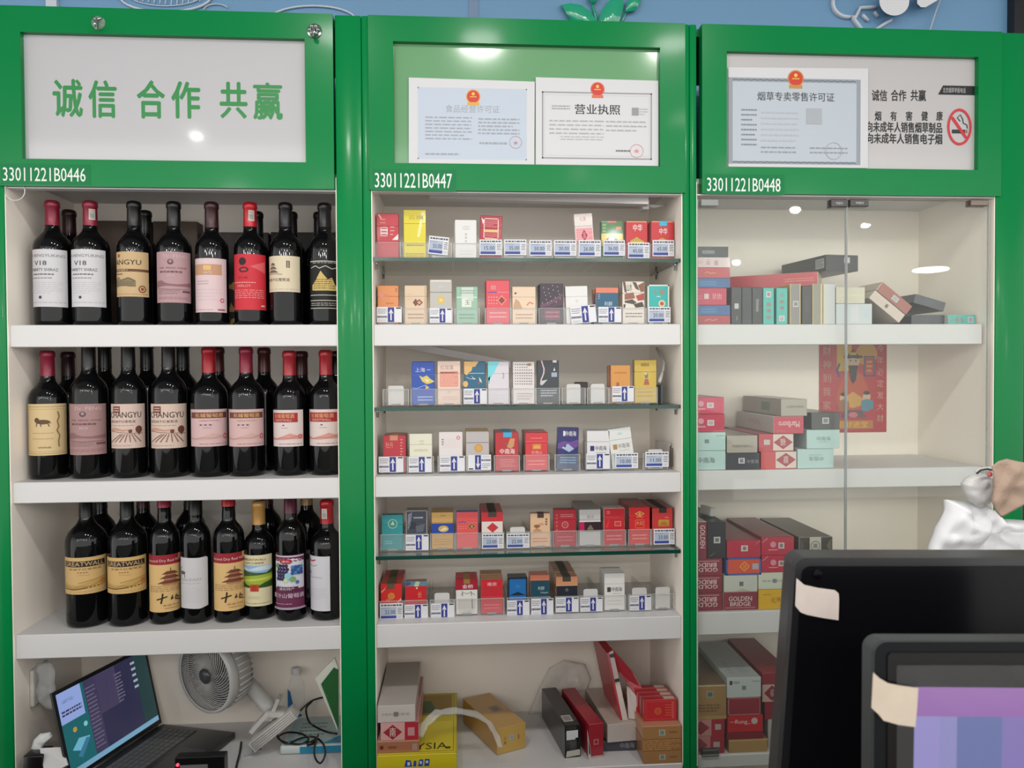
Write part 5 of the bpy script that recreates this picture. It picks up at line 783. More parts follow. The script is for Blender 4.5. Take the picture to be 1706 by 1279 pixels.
      (1006, 1042, 955, 'white pack with grey square', (206, 204, 200), (230, 228, 224), znh((70, 72, 74), (70, 72, 74), 0.5)+[R(0.02, 0.72, 0.98, 0.725, (206, 204, 200))]+warn((206, 204, 202)), dict(n=3)),
      (1046, 1086, 980, e_, '^', (1049, 1085, 991, 1017), 0.0, (0.036, 0.056)),
      (1088, 1124, 979, e_, None, None, 0.0, (0.036, 0.056))]}
for rk, row in ROWS.items():
    zs = SHZ[rk]+0.0004; rn = RNAME[rk]; cs = [(r[0]+r[1])/2 for r in row]; pym = {'A': 410, '1': 520, 'B': 655, '2': 770, 'C': 895, '3': 1010}[rk]
    cx = [X(c, pym, LIPY) for c in cs]
    for k, r in enumerate(row):
        cx[k] = min(max(cx[k], XI0+0.0315), XI1-0.0315) if k in (0, len(row)-1) else cx[k]
    for k, r in enumerate(row):
        od = ORD[k]; lo = (cx[k-1]+cx[k])/2 if k else cx[k]-(cx[1]-cx[0])/2; hi = (cx[k]+cx[k+1])/2 if k < len(row)-1 else cx[k]+(cx[k]-cx[k-1])/2
        hw = min(cx[k]-lo, hi-cx[k])-0.0006; hw = round(min(hw, 0.031), 3); xc = cx[k]
        where = '%s from the wine cabinet, %s' % (od, rn)
        if r[3] == e_:
            tray('empty clear tray with white pusher, ' + where, xc, zs, 2*hw, rn, r[7])
            if r[5]: price_tag(('white tag reading %s' % r[4] if r[4] != '^' else 'blue arrow tag') + ' on empty tray, ' + where, r[5][:2], r[5][2], r[5][3], None if r[4] == '^' else r[4], tilt=r[6])
            continue
        x0, x1, yt, desc, side, front, items, kw = r
        tray('clear tray holding ' + desc.split(' with')[0] + ', ' + where, xc, zs, 2*hw, rn, None)
        yp = LIPY+0.0035; w = min(X(x1, pym, yp)-X(x0, pym, yp), 2*hw-0.0055); h = Z((x0+x1)/2, yt, yp)-zs-0.0024; d = 0.021; n = kw.get('n', 1)
        tl = kw.get('tilt', 0.0); lift = abs(math.sin(tl))*w/2+0.0004; h -= lift*1.0
        parts = pack_mesh(w, h, d, side, front, items, None, kw.get('seal'), None, kw.get('hard', True))
        xx = X((x0+x1)/2, (yt+pym)/2, yp)
        if abs(tl) < 0.02: xx = min(max(xx, xc-hw+0.002+w/2), xc+hw-0.002-w/2)
        else: xx = xc
        t = pack(desc + ', ' + where, xx, yp+d/2+0.0006, zs+0.0022+lift, w, h, parts, tl, 0.0, 'front packs in the trays')
        rg = random.Random(k*7+len(rn))
        for q in range(1, n):
            dx = rg.uniform(-0.0015, 0.0015) if rk in 'A1B' else rg.uniform(-0.001, 0.001)
            if rk in 'A1B': dx -= 0.002
            dx = max(min(dx, xc+hw-0.002-w/2-xx), xc-hw+0.002+w/2-xx)
            b = dup(t, (xx+dx, yp+d/2+0.0006+q*(d+0.0008)+abs(tl)*0.01, zs+0.0022), (0, 0, 0),
                    'cigarette pack queued %s behind the %s pack from the wine cabinet, %s' % (ORD[q-1], od, rn), 'packs queued behind the front ones')
        if kw.get('tag'):
            s, bx = kw['tag']; nm = {'^': 'white tag with blue up arrow', 'v': 'white tag with blue down arrow'}.get(s, 'white tag reading ' + s)
            price_tag(nm + ', ' + where, bx[:2], bx[2], bx[3], None if s in '^v' else s, s == 'v', kw.get('tagtilt', 0.0))
flush()
# loose things on these shelves
o = at(1128, 575, 0.12); mb = MB()
pts = [at(1094, 580, 0.20), at(1099, 590, 0.16), at(1106, 605, 0.12), at(1104, 618, 0.10)]
t = thing('charging_cable', 'white plug cable hanging above the middle glass shelf near the middle post', 'cable', o)
mb.tube([p-o for p in pts], 0.0035, mat((226, 222, 216)), 8); mb.build('cord', t)
a, b = at(1103.5, 618, 0.10)-o, at(1097, 638, 0.095)-o; mb = MB(); mb.tube([a, a.lerp(b, 0.3), a.lerp(b, 0.8), b], [0.004, 0.0075, 0.0085, 0.007], mat((232, 230, 226)), 8, 0.7); mb.build('plug', t)
z = SHZ['B']; a = at(1101, 660, 0.08)
mb = MB(); mb.box(-0.003, 0.003, 0, 0.12, 0, 0.046, mat((60, 72, 76), 0.4), 0.0006); tag(mb.build('tray_divider', None, (a.x, 0.07, z+0.0004)), 'dark loose divider strip standing at the end of the middle glass shelf', 'divider')
z = SHZ['2']; a = at(1119, 765, 0.075)
for k, (dx, h, al) in enumerate(((0.0, 0.062, 0.10), (0.006, 0.056, 0.04), (0.012, 0.05, -0.05))):
    mb = MB(); mb.box(-0.0008, 0.0008, 0, 0.10, 0, h, mat((214, 208, 200), 0.6)); mb.box(-0.0012, 0.0012, -0.0005, 0.0, 0.004, h*0.9, mat((90, 80, 70)))
    tag(mb.build('price_card', None, (a.x+dx-0.004, 0.075, z+0.001), (0, 0, al)), ('first', 'second', 'third')[k] + ' loose white card standing on edge past the 11.00 tag', 'card', 'loose cards on the middle white shelf')
# small spring clip behind the two bare trays
a = at(972, 634, 0.18); mb = MB(); mb.box(-0.012, 0.012, 0, 0.05, 0, 0.05, mat((110, 104, 100), 0.4), 0.002)
tag(mb.build('tray_clip', None, (a.x, 0.18, SHZ['B']+0.0028), (0, 0, 0.1)), 'small grey clip behind the two bare trays of the middle glass shelf', 'clip')
# ------------------------------------------------------------------ cigarette cartons
YC = 0.042
def carton(label, w, h, d, loc, front, side, items=(), yaw=0.0, rollv=0.0, group='cartons in the third cabinet', pitchv=0.0, top=None, sides=None, name='cigarette_carton', rough=0.35):
    mb = MB(); mb.box(-w/2, w/2, 0, d, 0, h, mat(side, rough, 0.5, 0, 0.2), 0.0012)
    art(mb, [R(0.006, 0.012, 0.994, 0.988, front)]+list(items), plane_frame(-w/2, 0, 0), w, h, 0.35, 0.5, 0.2)
    if top: art(mb, top, gen_frame((-w/2, 0, h), (1, 0, 0), (0, 1, 0)), w, d, 0.35)
    if sides: art(mb, sides, gen_frame((-w/2, d, 0), (0, -1, 0), (0, 0, 1)), d, h, 0.35)
    return tag(mb.build(name, None, loc, (pitchv, rollv, yaw)), label, 'cigarette carton', group)
def stack(zb, rows, Y=YC, d=0.245, **kw):
    z = zb+0.0004
    for label, x0, x1, yt, yb, front, side, items in rows:
        ym = (yt+yb)/2; w = X(x1, ym, Y)-X(x0, ym, Y); h = Z(x0, yt, Y)-Z(x0, yb, Y)
        lo_, hi_ = (CABX[1] if x1 < 1145 else CABX[2])[:2]; xc_ = min(max(X((x0+x1)/2, ym, Y), lo_+0.0055+w/2), hi_-0.004-w/2)
        carton(label, w, h, d, (xc_, Y, z), front, side, items, **kw); z += h+0.0004
    return z
CRM, DRD, TEAL, BLKc, MINT, BLUc = (196, 36, 74), (178, 44, 60), (66, 186, 174), (44, 44, 46), (184, 214, 210), (36, 92, 150)
TX = (216, 212, 206)
# upper shelf, flat pile by the post
stack(ZS[0], [
 ('red flat carton at the bottom of the upper shelf pile', 1155, 1216, 524, 539.5, (172, 54, 64), (150, 40, 50), [S([(0.3, 0.4), (0.42, 0.6), (0.52, 0.42), (0.64, 0.6)], 0.015, (226, 170, 120))]),
 ('blue flat carton second from the bottom of the upper shelf pile', 1155, 1216, 506.5, 523, BLUc, (30, 76, 126), [L(0.2, 0.2, 0.62, 0.75, 2, (70, 130, 180), 0.6)]),
 ('crimson carton with white lettering in the upper shelf pile', 1155, 1210, 476.5, 505, CRM, (150, 26, 54), [R(0.32, 0.36, 0.46, 0.66, (206, 190, 190)), T(0.56, 0.5, 0.84, 0.68, '江山', (226, 206, 206), 0.02), T(0.56, 0.34, 0.84, 0.48, '长白', (226, 190, 196), 0.0), L(0.12, 0.3, 0.26, 0.6, 2, (220, 130, 150), 0.3)]),
 ('blue flat carton above the crimson one in the upper shelf pile', 1155, 1216, 459, 475, BLUc, (30, 76, 126), [L(0.18, 0.2, 0.62, 0.75, 2, (70, 130, 180), 0.6)]),
 ('red flat carton with gold script third from the top of the pile', 1155, 1216, 440.5, 458, (186, 62, 70), (150, 40, 50), [S([(0.3, 0.45), (0.38, 0.6), (0.48, 0.42), (0.62, 0.55)], 0.015, (226, 170, 90))]),
 ('pale pink flat carton second from the top of the upper shelf pile', 1155, 1216, 423, 440, (214, 196, 196), (196, 180, 180), [L(0.12, 0.35, 0.26, 0.65, 2, (226, 150, 160), 0.5), T(0.34, 0.25, 0.46, 0.75, '云', (206, 60, 80), 0.02), T(0.56, 0.2, 0.66, 0.7, '烟', (150, 80, 90), 0.0)]),
 ('black flat carton on top of the upper shelf pile', 1155, 1213, 404.5, 422, (42, 46, 48), (30, 32, 34), [T(0.26, 0.36, 0.60, 0.64, 'KENSIAN', (190, 196, 196), 0.0), S([(0.26, 0.3), (0.6, 0.3)], 0.01, (130, 136, 136))])])
# upper shelf, cartons standing on edge
def upright(label, x0, x1, yt, front, side, items, d=0.22):
    ym = 508; w = X(x1, ym, YC)-X(x0, ym, YC)-0.0006; h = Z(x0, yt, YC)-ZS[0]; carton(label, w, h, d, (X((x0+x1)/2, ym, YC), YC, ZS[0]+0.0004), front, side, items)
upright('black upright carton nearest the flat pile, with a pale square', 1218.5, 1235.5, 478, (36, 36, 40), (30, 30, 32), [R(0.3, 0.42, 0.72, 0.56, (190, 190, 186)), S([(0.5, 0.1), (0.6, 0.16), (0.5, 0.22)], 0.06, (150, 150, 150)), S([(0.1, 0.8), (0.5, 0.93), (0.9, 0.84)], 0.05, (80, 80, 84))])
upright('plain black upright carton, second from the flat pile', 1236.5, 1252.5, 478, (34, 36, 40), (30, 30, 32), [S([(0.1, 0.05), (0.5, 0.12), (0.9, 0.02)], 0.05, (90, 92, 96)), S([(0.3, 0.9), (0.6, 0.84)], 0.06, (100, 100, 104))])
upright('black upright carton with sideways white lettering, third from the flat pile', 1253.5, 1270, 478.5, (38, 40, 40), (30, 30, 32), [T(0.36, 0.34, 0.64, 0.68, 'WINGS', (190, 190, 186), 0.0, 90), S([(0.1, 0.92), (0.5, 0.84)], 0.06, (90, 90, 94))])
for a, b, lab, it in ((1271.5, 1289.5, 'turquoise upright carton with red marks beside the black uprights', [R(0.28, 0.74, 0.72, 0.90, (206, 214, 210)), R(0.36, 0.77, 0.64, 0.87, (190, 120, 130))]+[T(0.26, v-0.05, 0.72, v+0.06, s, (196, 70, 80), 0.02) for v, s in ((0.54, '南'), (0.37, '海'), (0.18, '中'))]),
                      (1293.5, 1312, 'turquoise upright carton with red marks beside the yellow edged uprights', [R(0.24, 0.09, 0.74, 0.24, (206, 214, 210)), T(0.32, 0.10, 0.66, 0.22, '囍', (190, 100, 110), 0.0)]+[T(0.28, v-0.05, 0.70, v+0.05, s, (196, 80, 88), 0.02) for v, s in ((0.8, '云'), (0.62, '南'), (0.45, '海'))])):
    upright(lab, a, b, 479.5, TEAL, (60, 160, 150), it)
upright('grey upright carton with yellow edges and a pale square', 1316, 1334, 473, (140, 136, 132), (206, 180, 110), [R(0.0, 0, 0.06, 1, (214, 190, 120)), R(0.9, 0, 1, 1, (206, 186, 120)), R(0.28, 0.43, 0.8, 0.58, (196, 196, 192)), R(0.38, 0.46, 0.7, 0.55, (130, 130, 130))])
upright('black upright carton with sideways lettering between two yellow edged ones', 1336.5, 1352, 476, (40, 40, 40), (32, 32, 32), [T(0.3, 0.3, 0.7, 0.64, 'SILVER', (90, 88, 86), 0.0, 90)])
upright('grey upright carton with yellow edges beside the white upright', 1353.5, 1370.5, 473, (146, 144, 132), (206, 186, 120), [R(0.0, 0, 0.06, 1, (214, 190, 120)), R(0.8, 0, 1, 1, (216, 196, 130))])
upright('plain white upright carton beside the pale flat cartons', 1371.5, 1391.5, 472.5, (206, 208, 208), (200, 200, 198), [R(0.0, 0, 0.15, 1, (216, 206, 186))])
z = stack(ZS[0], [('pale blue white carton under the cream one', 1393, 1453, 504.5, 539, (204, 210, 212), (190, 196, 196), [R(0.8, 0.3, 0.9, 0.7, (190, 210, 222)), R(0.4, 0.1, 0.62, 0.9, (214, 216, 216))]),
                  ('cream carton lying on the pale blue white carton', 1393, 1441, 476.5, 504, (212, 206, 184), (196, 190, 170), [L(0.1, 0.4, 0.9, 0.6, 1, (226, 216, 180), 0.5)])])
zt = Z(1300, 477, YC)+0.006
yr = math.atan2(-0.12, 0.194)
a = Vector((0.900, 0.085, zt)); L_ = 0.235; mid = a-Vector((math.cos(yr), math.sin(yr), 0))*L_/2
carton('long red carton lying askew on top of the upright cartons', L_, 0.036, 0.080, mid, (196, 46, 58), (206, 186, 160), [L(0.66, 0.35, 0.96, 0.66, 2, (230, 140, 130), 0.3)], yaw=yr)
a = at(1405, 452, 0.09)
carton('black open carton perched on the long red carton', 0.090, 0.040, 0.20, (X(1404, 455, 0.075), 0.078, zt+0.0365), (34, 34, 36), (24, 24, 25), [R(0.56, 0.5, 0.74, 0.86, (190, 192, 192)), S([(0.05, 0.9), (0.2, 0.6), (0.1, 0.3)], 0.01, (70, 70, 74))], yaw=rad(8), sides=[R(0.78, 0.2, 0.96, 0.8, (190, 190, 190)), L(0.79, 0.25, 0.95, 0.75, 6, (40, 40, 40), 0.5)])
def tilted(label, cx, cy, wpx, hpx, ang, Y, d, front, side, items):
    k = (Y+DIST)/FPX; w, h = wpx*k, hpx*k; c = at(cx, cy, Y); up = Vector((math.sin(ang), 0, math.cos(ang)))
    o = c-up*h/2; return carton(label, w, h, d, o, front, side, items, rollv=ang)
tilted('cream carton tilted on the upper shelf under the brown red one', 1478, 510.5, 69, 17.5, rad(38.5), YC, 0.20, (216, 198, 184), (206, 190, 176), [R(0.44, 0.3, 0.52, 0.7, (120, 100, 90)), L(0.1, 0.3, 0.4, 0.6, 2, (200, 180, 164), 0.3)])
tilted('brown red carton tilted over the cream one on the upper shelf', 1490, 496.5, 69, 18, rad(38.5), YC-0.001, 0.20, (164, 92, 76), (206, 186, 170), [R(0.44, 0.25, 0.62, 0.75, (196, 196, 196)), R(0.47, 0.32, 0.59, 0.68, (170, 170, 174)), R(0.0, 0, 0.02, 1, (206, 180, 160))])
k = (0.075+DIST)/FPX
carton('dark grey opened carton resting beside the tilted cartons', 60*k, 17.5*k, 0.2, (X(1546, 528, 0.075), 0.075, ZS[0]+0.0004), (52, 58, 64), (40, 42, 44), [T(0.3, 0.35, 0.64, 0.65, 'KENT', (76, 84, 90), 0.0)])
tilted('dark grey lid carton slanting on the opened one', 1549, 504.0, 57, 16, rad(15.5), 0.078, 0.18, (62, 66, 72), (44, 48, 46), [T(0.3, 0.3, 0.7, 0.7, 'KENT', (84, 90, 96), 0.0)])
k = (0.06+DIST)/FPX
carton('turquoise flat carton at the far end of the upper shelf', 49*k, 17*k, 0.22, (X(1602.5, 528, 0.06), 0.06, ZS[0]+0.0004), TEAL, (196, 206, 200), [T(0.08, 0.3, 0.18, 0.65, '中', (190, 90, 90), 0.0), T(0.24, 0.22, 0.38, 0.72, '南', (200, 70, 70), 0.02), T(0.44, 0.22, 0.58, 0.72, '海', (200, 70, 70), 0.02), R(0.72, 0.2, 0.92, 0.8, (196, 206, 210)), R(0.75, 0.28, 0.89, 0.72, (170, 150, 170))])
# middle shelf
red_seal = [E(0.24, 0.62, 0.09, (222, 150, 170)), R(0.44, 0.36, 0.66, 0.68, (214, 206, 206)), R(0.48, 0.42, 0.62, 0.62, (180, 170, 170)), L(0.13, 0.25, 0.38, 0.36, 1, (236, 190, 200), 0.6)]
ZHL = [T(0.12, 0.36, 0.66, 0.66, '中南海', (70, 90, 92), 0.02)]
stack(ZS[1], [
 ('mint carton at the bottom of the corner pile, middle shelf', 1155, 1208, 747, 779, MINT, (170, 200, 196), ZHL),
 ('mint carton with a small square, second in the corner pile', 1155, 1208, 716, 746.5, MINT, (170, 200, 196), [R(0.34, 0.4, 0.48, 0.62, (120, 140, 140)), L(0.7, 0.75, 0.95, 0.86, 1, (120, 150, 150), 0.5)]),
 ('crimson carton directly on the mint ones, middle shelf corner', 1155, 1206.5, 685, 715, CRM, (150, 26, 54), red_seal),
 ('crimson carton topmost in the middle shelf corner pile', 1155, 1205.5, 656, 684, (206, 44, 84), (150, 26, 54), red_seal)])
CH = (172, 164, 150)
zz = stack(ZS[1], [('black carton with pale lettering at the bottom beside the mint pile', 1208.5, 1266, 748.5, 776, (44, 44, 56), (30, 30, 34), [R(0.38, 0.36, 0.56, 0.7, (206, 206, 206)), R(0.42, 0.42, 0.52, 0.64, (120, 120, 130)), T(0.62, 0.36, 0.96, 0.6, '中南海', (150, 150, 156), 0.0)])])
zz = stack(zz-0.0004, [('grey tan carton with upside down lettering beside the red and white carton', 1211, 1262, 719, 748, CH, (150, 138, 126), [T(0.18, 0.32, 0.84, 0.46, 'CHIENMEN', (60, 58, 54), 0.0, 180), R(0.3, 0.6, 0.76, 0.605, (120, 112, 100))])])
rw = lambda fl: [R(0.0, 0, 0.40, 1, (196, 50, 64) if fl else (206, 60, 62)), R(0.41, 0.05, 0.995, 0.99, (224, 206, 194)), D(0.70, 0.52, 0.28, 0.40, (170, 44, 60)), T(0.62, 0.32, 0.78, 0.74, '福' if fl else '喜', (226, 200, 190), 0.01, 180 if fl else 0)] + ([R(0.14, 0.38, 0.32, 0.68, (200, 190, 186))] if fl else [])
z2 = stack(ZS[1], [('red and white carton with a diamond, lower of the pair', 1268, 1327, 747.5, 776.5, (206, 60, 62), (176, 46, 56), rw(False)),
              ('red and white carton with a diamond, upper of the pair', 1264.5, 1322, 718, 747, (196, 50, 64), (170, 40, 50), rw(True))])
z3 = stack(ZS[1], [('mint carton with upside down lettering beside the red white pair', 1328.5, 1389, 744.5, 777, MINT, (176, 190, 190), [T(0.32, 0.38, 0.72, 0.62, '中南海', (100, 130, 130), 0.02, 180), L(0.32, 0.66, 0.66, 0.72, 1, (130, 160, 160), 0.5)]),
              ('mint carton with lettering resting on the upside down one', 1344, 1399, 712.5, 744, MINT, (176, 190, 190), [T(0.30, 0.42, 0.72, 0.64, '中南海', (100, 130, 130), 0.02), L(0.38, 0.32, 0.66, 0.38, 1, (130, 160, 160), 0.5)])])
stack(z3-0.0004, [('black carton resting on the mint cartons beside the red poster', 1352, 1399, 683.5, 712, (56, 56, 54), (40, 40, 40), [R(0.38, 0.34, 0.62, 0.7, (190, 192, 190)), R(0.42, 0.40, 0.58, 0.64, (120, 120, 120))])])
k = (YC+DIST)/FPX; zb_ = max(zz, z2)+0.0004
carton('white and red carton with upside down lettering, long side showing', 53*k, 29.5*k, 0.25, (X(1314, 702, YC), YC, zb_), (200, 36, 64), (190, 180, 172), [T(0.16, 0.36, 0.86, 0.72, 'Marlboro', (226, 196, 196), 0.02, 180), S([(0.08, 0.16), (0.4, 0.14)], 0.01, (230, 140, 150))], sides=[T(0.35, 0.3, 0.68, 0.72, 'Marlboro', (196, 110, 120), 0.0, 180), R(0, 0.0, 1, 0.03, (70, 50, 50))], yaw=rad(0))
carton('grey tan carton topmost of the middle shelf heap', 46*k, 29*k, 0.25, (X(1323, 671, YC), YC, zb_+30*k), CH, (156, 142, 132), [T(0.2, 0.48, 0.86, 0.62, 'CHIENMEN', (60, 58, 54), 0.0), R(0.28, 0.36, 0.7, 0.365, (120, 112, 100))], sides=[R(0.5, 0.22, 0.74, 0.78, (120, 140, 120)), L(0.52, 0.26, 0.72, 0.74, 6, (60, 66, 60), 0.5), R(0, 0.97, 1, 1, (70, 50, 50))])
# poster on the back board
p0, p1 = at(1365, 721, DEP-0.003), at(1478, 571, DEP-0.003); w, h = p1.x-p0.x, min(0.265, ZS[0]-0.025-p0.z-0.001)
mb = MB(); mb.box(0, w, 0, 0.0008, 0, h, mat((196, 30, 42), 0.35))
skin, gold, dk = (226, 190, 160), (222, 176, 70), (70, 48, 44)
its = [R(0.26, 0.66, 0.48, 0.94, (222, 180, 60)), E(0.70, 0.84, 0.16, (216, 160, 56)), R(0.20, 0.04, 0.80, 0.13, (206, 130, 60)), T(0.26, 0.05, 0.72, 0.12, '招财进宝', (236, 190, 60), 0.03),
       H([(0.26, 0.3, 0.42), (0.36, 0.24, 0.62), (0.5, 0.22, 0.68), (0.64, 0.24, 0.62), (0.76, 0.3, 0.42)], (206, 90, 50)), H([(0.34, 0.3, 0.36), (0.5, 0.26, 0.44), (0.66, 0.3, 0.36)], (226, 170, 80)), E(0.5, 0.76, 0.10, skin, 0.07), H([(0.41, 0.79, 0.82), (0.5, 0.8, 0.9), (0.59, 0.79, 0.82)], dk), R(0.36, 0.80, 0.64, 0.825, (60, 50, 60)), R(0.45, 0.83, 0.55, 0.86, gold),
       E(0.46, 0.77, 0.012, dk), E(0.54, 0.77, 0.012, dk), P([(0.43, 0.72), (0.57, 0.72), (0.54, 0.56), (0.5, 0.52), (0.46, 0.56)], (60, 52, 50)), R(0.68, 0.62, 0.80, 0.80, (206, 70, 56)), F(0.66, 0.60, 0.82, 0.82, 0.02, (90, 96, 140)), L(0.7, 0.64, 0.78, 0.78, 3, gold, 0.5), S([(0.3, 0.74), (0.26, 0.66), (0.3, 0.6)], 0.03, (70, 90, 130)),
       E(0.36, 0.37, 0.06, skin), H([(0.28, 0.24, 0.33), (0.36, 0.22, 0.36), (0.44, 0.24, 0.33)], (180, 110, 60)), E(0.36, 0.41, 0.05, dk, 0.02), E(0.70, 0.38, 0.06, skin), H([(0.62, 0.24, 0.34), (0.7, 0.22, 0.36), (0.8, 0.26, 0.34)], (90, 150, 170)), E(0.7, 0.425, 0.05, dk, 0.022), P([(0.3, 0.16), (0.7, 0.16), (0.62, 0.24), (0.38, 0.24)], (110, 80, 96)), E(0.5, 0.19, 0.07, (226, 120, 130), 0.03)]
for i, ch in enumerate('财神到我家'): its.append(T(0.05, 0.83-0.145*i, 0.17, 0.92-0.145*i, ch, (226, 170, 150), 0.0))
for i, ch in enumerate('今年必定发大财'): its.append(T(0.85, 0.86-0.125*i, 0.95, 0.94-0.125*i, ch, (226, 170, 150), 0.0))
art(mb, its, plane_frame(0, 0, 0), w, h, 0.4); tag(mb.build('new_year_poster', None, (p0.x, DEP-0.0012, p0.z)), 'red new year poster with gold lettering and a bearded figure behind the glass', 'poster')
# lowest shelf
GB = lambda fl: [T(0.16, 0.5, 0.84, 0.76, 'GOLDEN', (222, 200, 196), 0.03, fl), T(0.2, 0.22, 0.80, 0.46, 'BRIDGE', (222, 200, 196), 0.03, fl)] if not fl else [T(0.08, 0.50, 0.80, 0.76, 'BRIDG', (222, 200, 196), 0.03, 180), T(0.1, 0.22, 0.84, 0.46, 'GOLDI', (222, 200, 196), 0.03, 180)]
WN, CW = (138, 46, 64), (186, 36, 64)
za = stack(ZS[2], [
 ('wine red carton at the bottom of the corner pile, lettering upside down', 1156, 1203, 983.5, 1014, WN, (120, 40, 54), GB(180)+[R(0, 0.84, 0.9, 0.87, (222, 180, 180))]),
 ('wine red carton in the middle of the corner pile, lettering upside down', 1156, 1203, 955, 983, WN, (120, 40, 54), GB(180)+[R(0, 0.84, 0.9, 0.87, (222, 180, 180))]),
 ('wine red carton under the two upright cartons, lettering upside down', 1156, 1203, 926.5, 954.5, WN, (120, 40, 54), GB(180)+[R(0, 0.84, 0.9, 0.87, (222, 180, 180))])])
def up2(label, x0, x1, yt, z, front, side, items):
    ym = 898; w = X(x1, ym, YC)-X(x0, ym, YC)-0.0006; h = Z(x0, yt, YC)-z; carton(label, w, h, 0.245, (max(X((x0+x1)/2, ym, YC), CABX[2][0]+0.004+w/2), YC, z+0.0002), front, side, items)
up2('wine red carton standing on edge against the post, lettering sideways', 1158, 1177.5, 869, za, WN, (196, 186, 182), [T(0.42, 0.28, 0.86, 0.90, 'GOLDEN', (222, 200, 196), 0.03, 270), L(0.1, 0.3, 0.24, 0.9, 1, (206, 170, 170), 0.5)])
up2('black carton standing on edge on the wine red corner pile', 1178.5, 1209.5, 870.5, za, (42, 44, 48), (34, 36, 38), [R(0.34, 0.42, 0.70, 0.60, (190, 194, 190)), R(0.42, 0.46, 0.62, 0.56, (110, 112, 112)), S([(0.1, 0.05), (0.4, 0.15)], 0.03, (110, 110, 112)), R(0.03, 0.72, 0.97, 0.725, (70, 72, 76))])
zb2 = stack(ZS[2], [
 ('wine red carton with upright lettering on the lowest shelf', 1205, 1262, 983, 1013, WN, (196, 150, 130), GB(0)+[R(0.06, 0.12, 0.94, 0.15, (222, 150, 160))]),
 ('white carton resting on the upright lettered wine red carton', 1206, 1262, 955, 982.5, (202, 202, 194), (190, 190, 184), [R(0.46, 0.35, 0.58, 0.62, (110, 112, 112)), P([(0.3, 0.02), (0.55, 0.2), (0.8, 0.02)], (186, 180, 160))]),
 ('orange carton with a blue frame and gold diamond', 1210, 1268.5, 925.5, 954.5, (214, 84, 58), (70, 84, 150), [F(0, 0, 1, 1, 0.05, (74, 88, 160)), D(0.52, 0.5, 0.15, 0.30, (236, 160, 50)), D(0.52, 0.5, 0.11, 0.22, (214, 84, 58)), T(0.47, 0.38, 0.57, 0.62, '福', (236, 160, 50), 0.01), R(0.74, 0.32, 0.92, 0.66, (180, 170, 180))]),
 ('crimson carton with one pale square, on the orange carton', 1211, 1267.5, 896, 925, CW, (140, 40, 54), [R(0.42, 0.36, 0.62, 0.70, (206, 200, 196)), R(0.47, 0.43, 0.57, 0.63, (130, 120, 120)), S([(0.84, 0.75), (0.98, 0.95)], 0.01, (226, 150, 160))])])
sl = [E(0.36, 0.58, 0.09, (214, 140, 160)), R(0.52, 0.36, 0.70, 0.68, (206, 196, 194)), R(0.56, 0.42, 0.66, 0.62, (130, 120, 120)), L(0.22, 0.26, 0.5, 0.33, 1, (236, 180, 190), 0.6), S([(0.03, 0.7), (0.2, 0.95)], 0.015, (226, 160, 170))]
zc = stack(ZS[2], [
 ('yellow carton at the bottom beside the black monitor', 1263.5, 1322, 981, 1014, (226, 178, 30), (206, 150, 30), [R(0.0, 0.0, 0.02, 1, (206, 146, 40)), S([(0.36, 0.5), (0.42, 0.35), (0.5, 0.3)], 0.015, (150, 96, 30)), S([(0.54, 0.55), (0.62, 0.45)], 0.015, (150, 96, 30)), T(0.36, 0.36, 0.64, 0.6, '天香', (176, 116, 20), 0.0), L(0.12, 0.7, 0.36, 0.78, 1, (176, 130, 30), 0.5)]),
 ('pale green white carton resting on the yellow one', 1263.5, 1320, 953, 980.5, (208, 212, 192), (196, 200, 184), [L(0.12, 0.38, 0.86, 0.62, 1, (176, 180, 166), 0.5), R(0.42, 0.38, 0.54, 0.62, (130, 134, 130))]),
 ('crimson carton with a pale seal, lower of the pair by the monitor', 1269, 1323, 924, 952.5, CW, (140, 40, 54), sl),
 ('crimson carton with a pale seal, upper of the pair by the monitor', 1268.5, 1323, 893, 923.5, CW, (140, 44, 58), sl)])
stack(ZS[2], [('grey green carton at the bottom behind the monitor edge', 1326, 1388, 986, 1014, (130, 136, 128), (110, 112, 106), []), ('grey carton second in the pile behind the monitor edge', 1326, 1388, 956, 985.5, (140, 140, 136), (120, 118, 112), []), ('dark carton third in the pile behind the monitor edge', 1326, 1388, 925, 955.5, (72, 66, 60), (60, 56, 52), []),
   ('brown carton with a pale ringed stripe just above the monitor', 1331, 1387, 895, 924.5, (58, 50, 44), (92, 74, 68), [F(0.0, 0, 1, 1, 0.012, (176, 170, 150)), R(0.32, 0.0, 0.66, 1.0, (190, 190, 176)), O(0.49, 0.5, 0.14, 0.02, (120, 80, 70)), R(0.43, 0.38, 0.55, 0.62, (130, 130, 120)), P([(0.04, 0.1), (0.16, 0.5), (0.04, 0.9)], (84, 80, 70)), P([(0.96, 0.1), (0.82, 0.5), (0.96, 0.9)], (104, 104, 88))])])
a = at(1166, 850, 0.16); mb = MB(); mb.box(-0.007, 0.007, 0, 0.05, 0, 0.022, mat((196, 196, 192), 0.4), 0.002)
tag(mb.build('price_card', None, (a.x+0.012, 0.10, Z(1170, 869, YC)+0.0006), (0, rad(12), rad(14))), 'small pale card stub on top of the upright wine red carton', 'card')
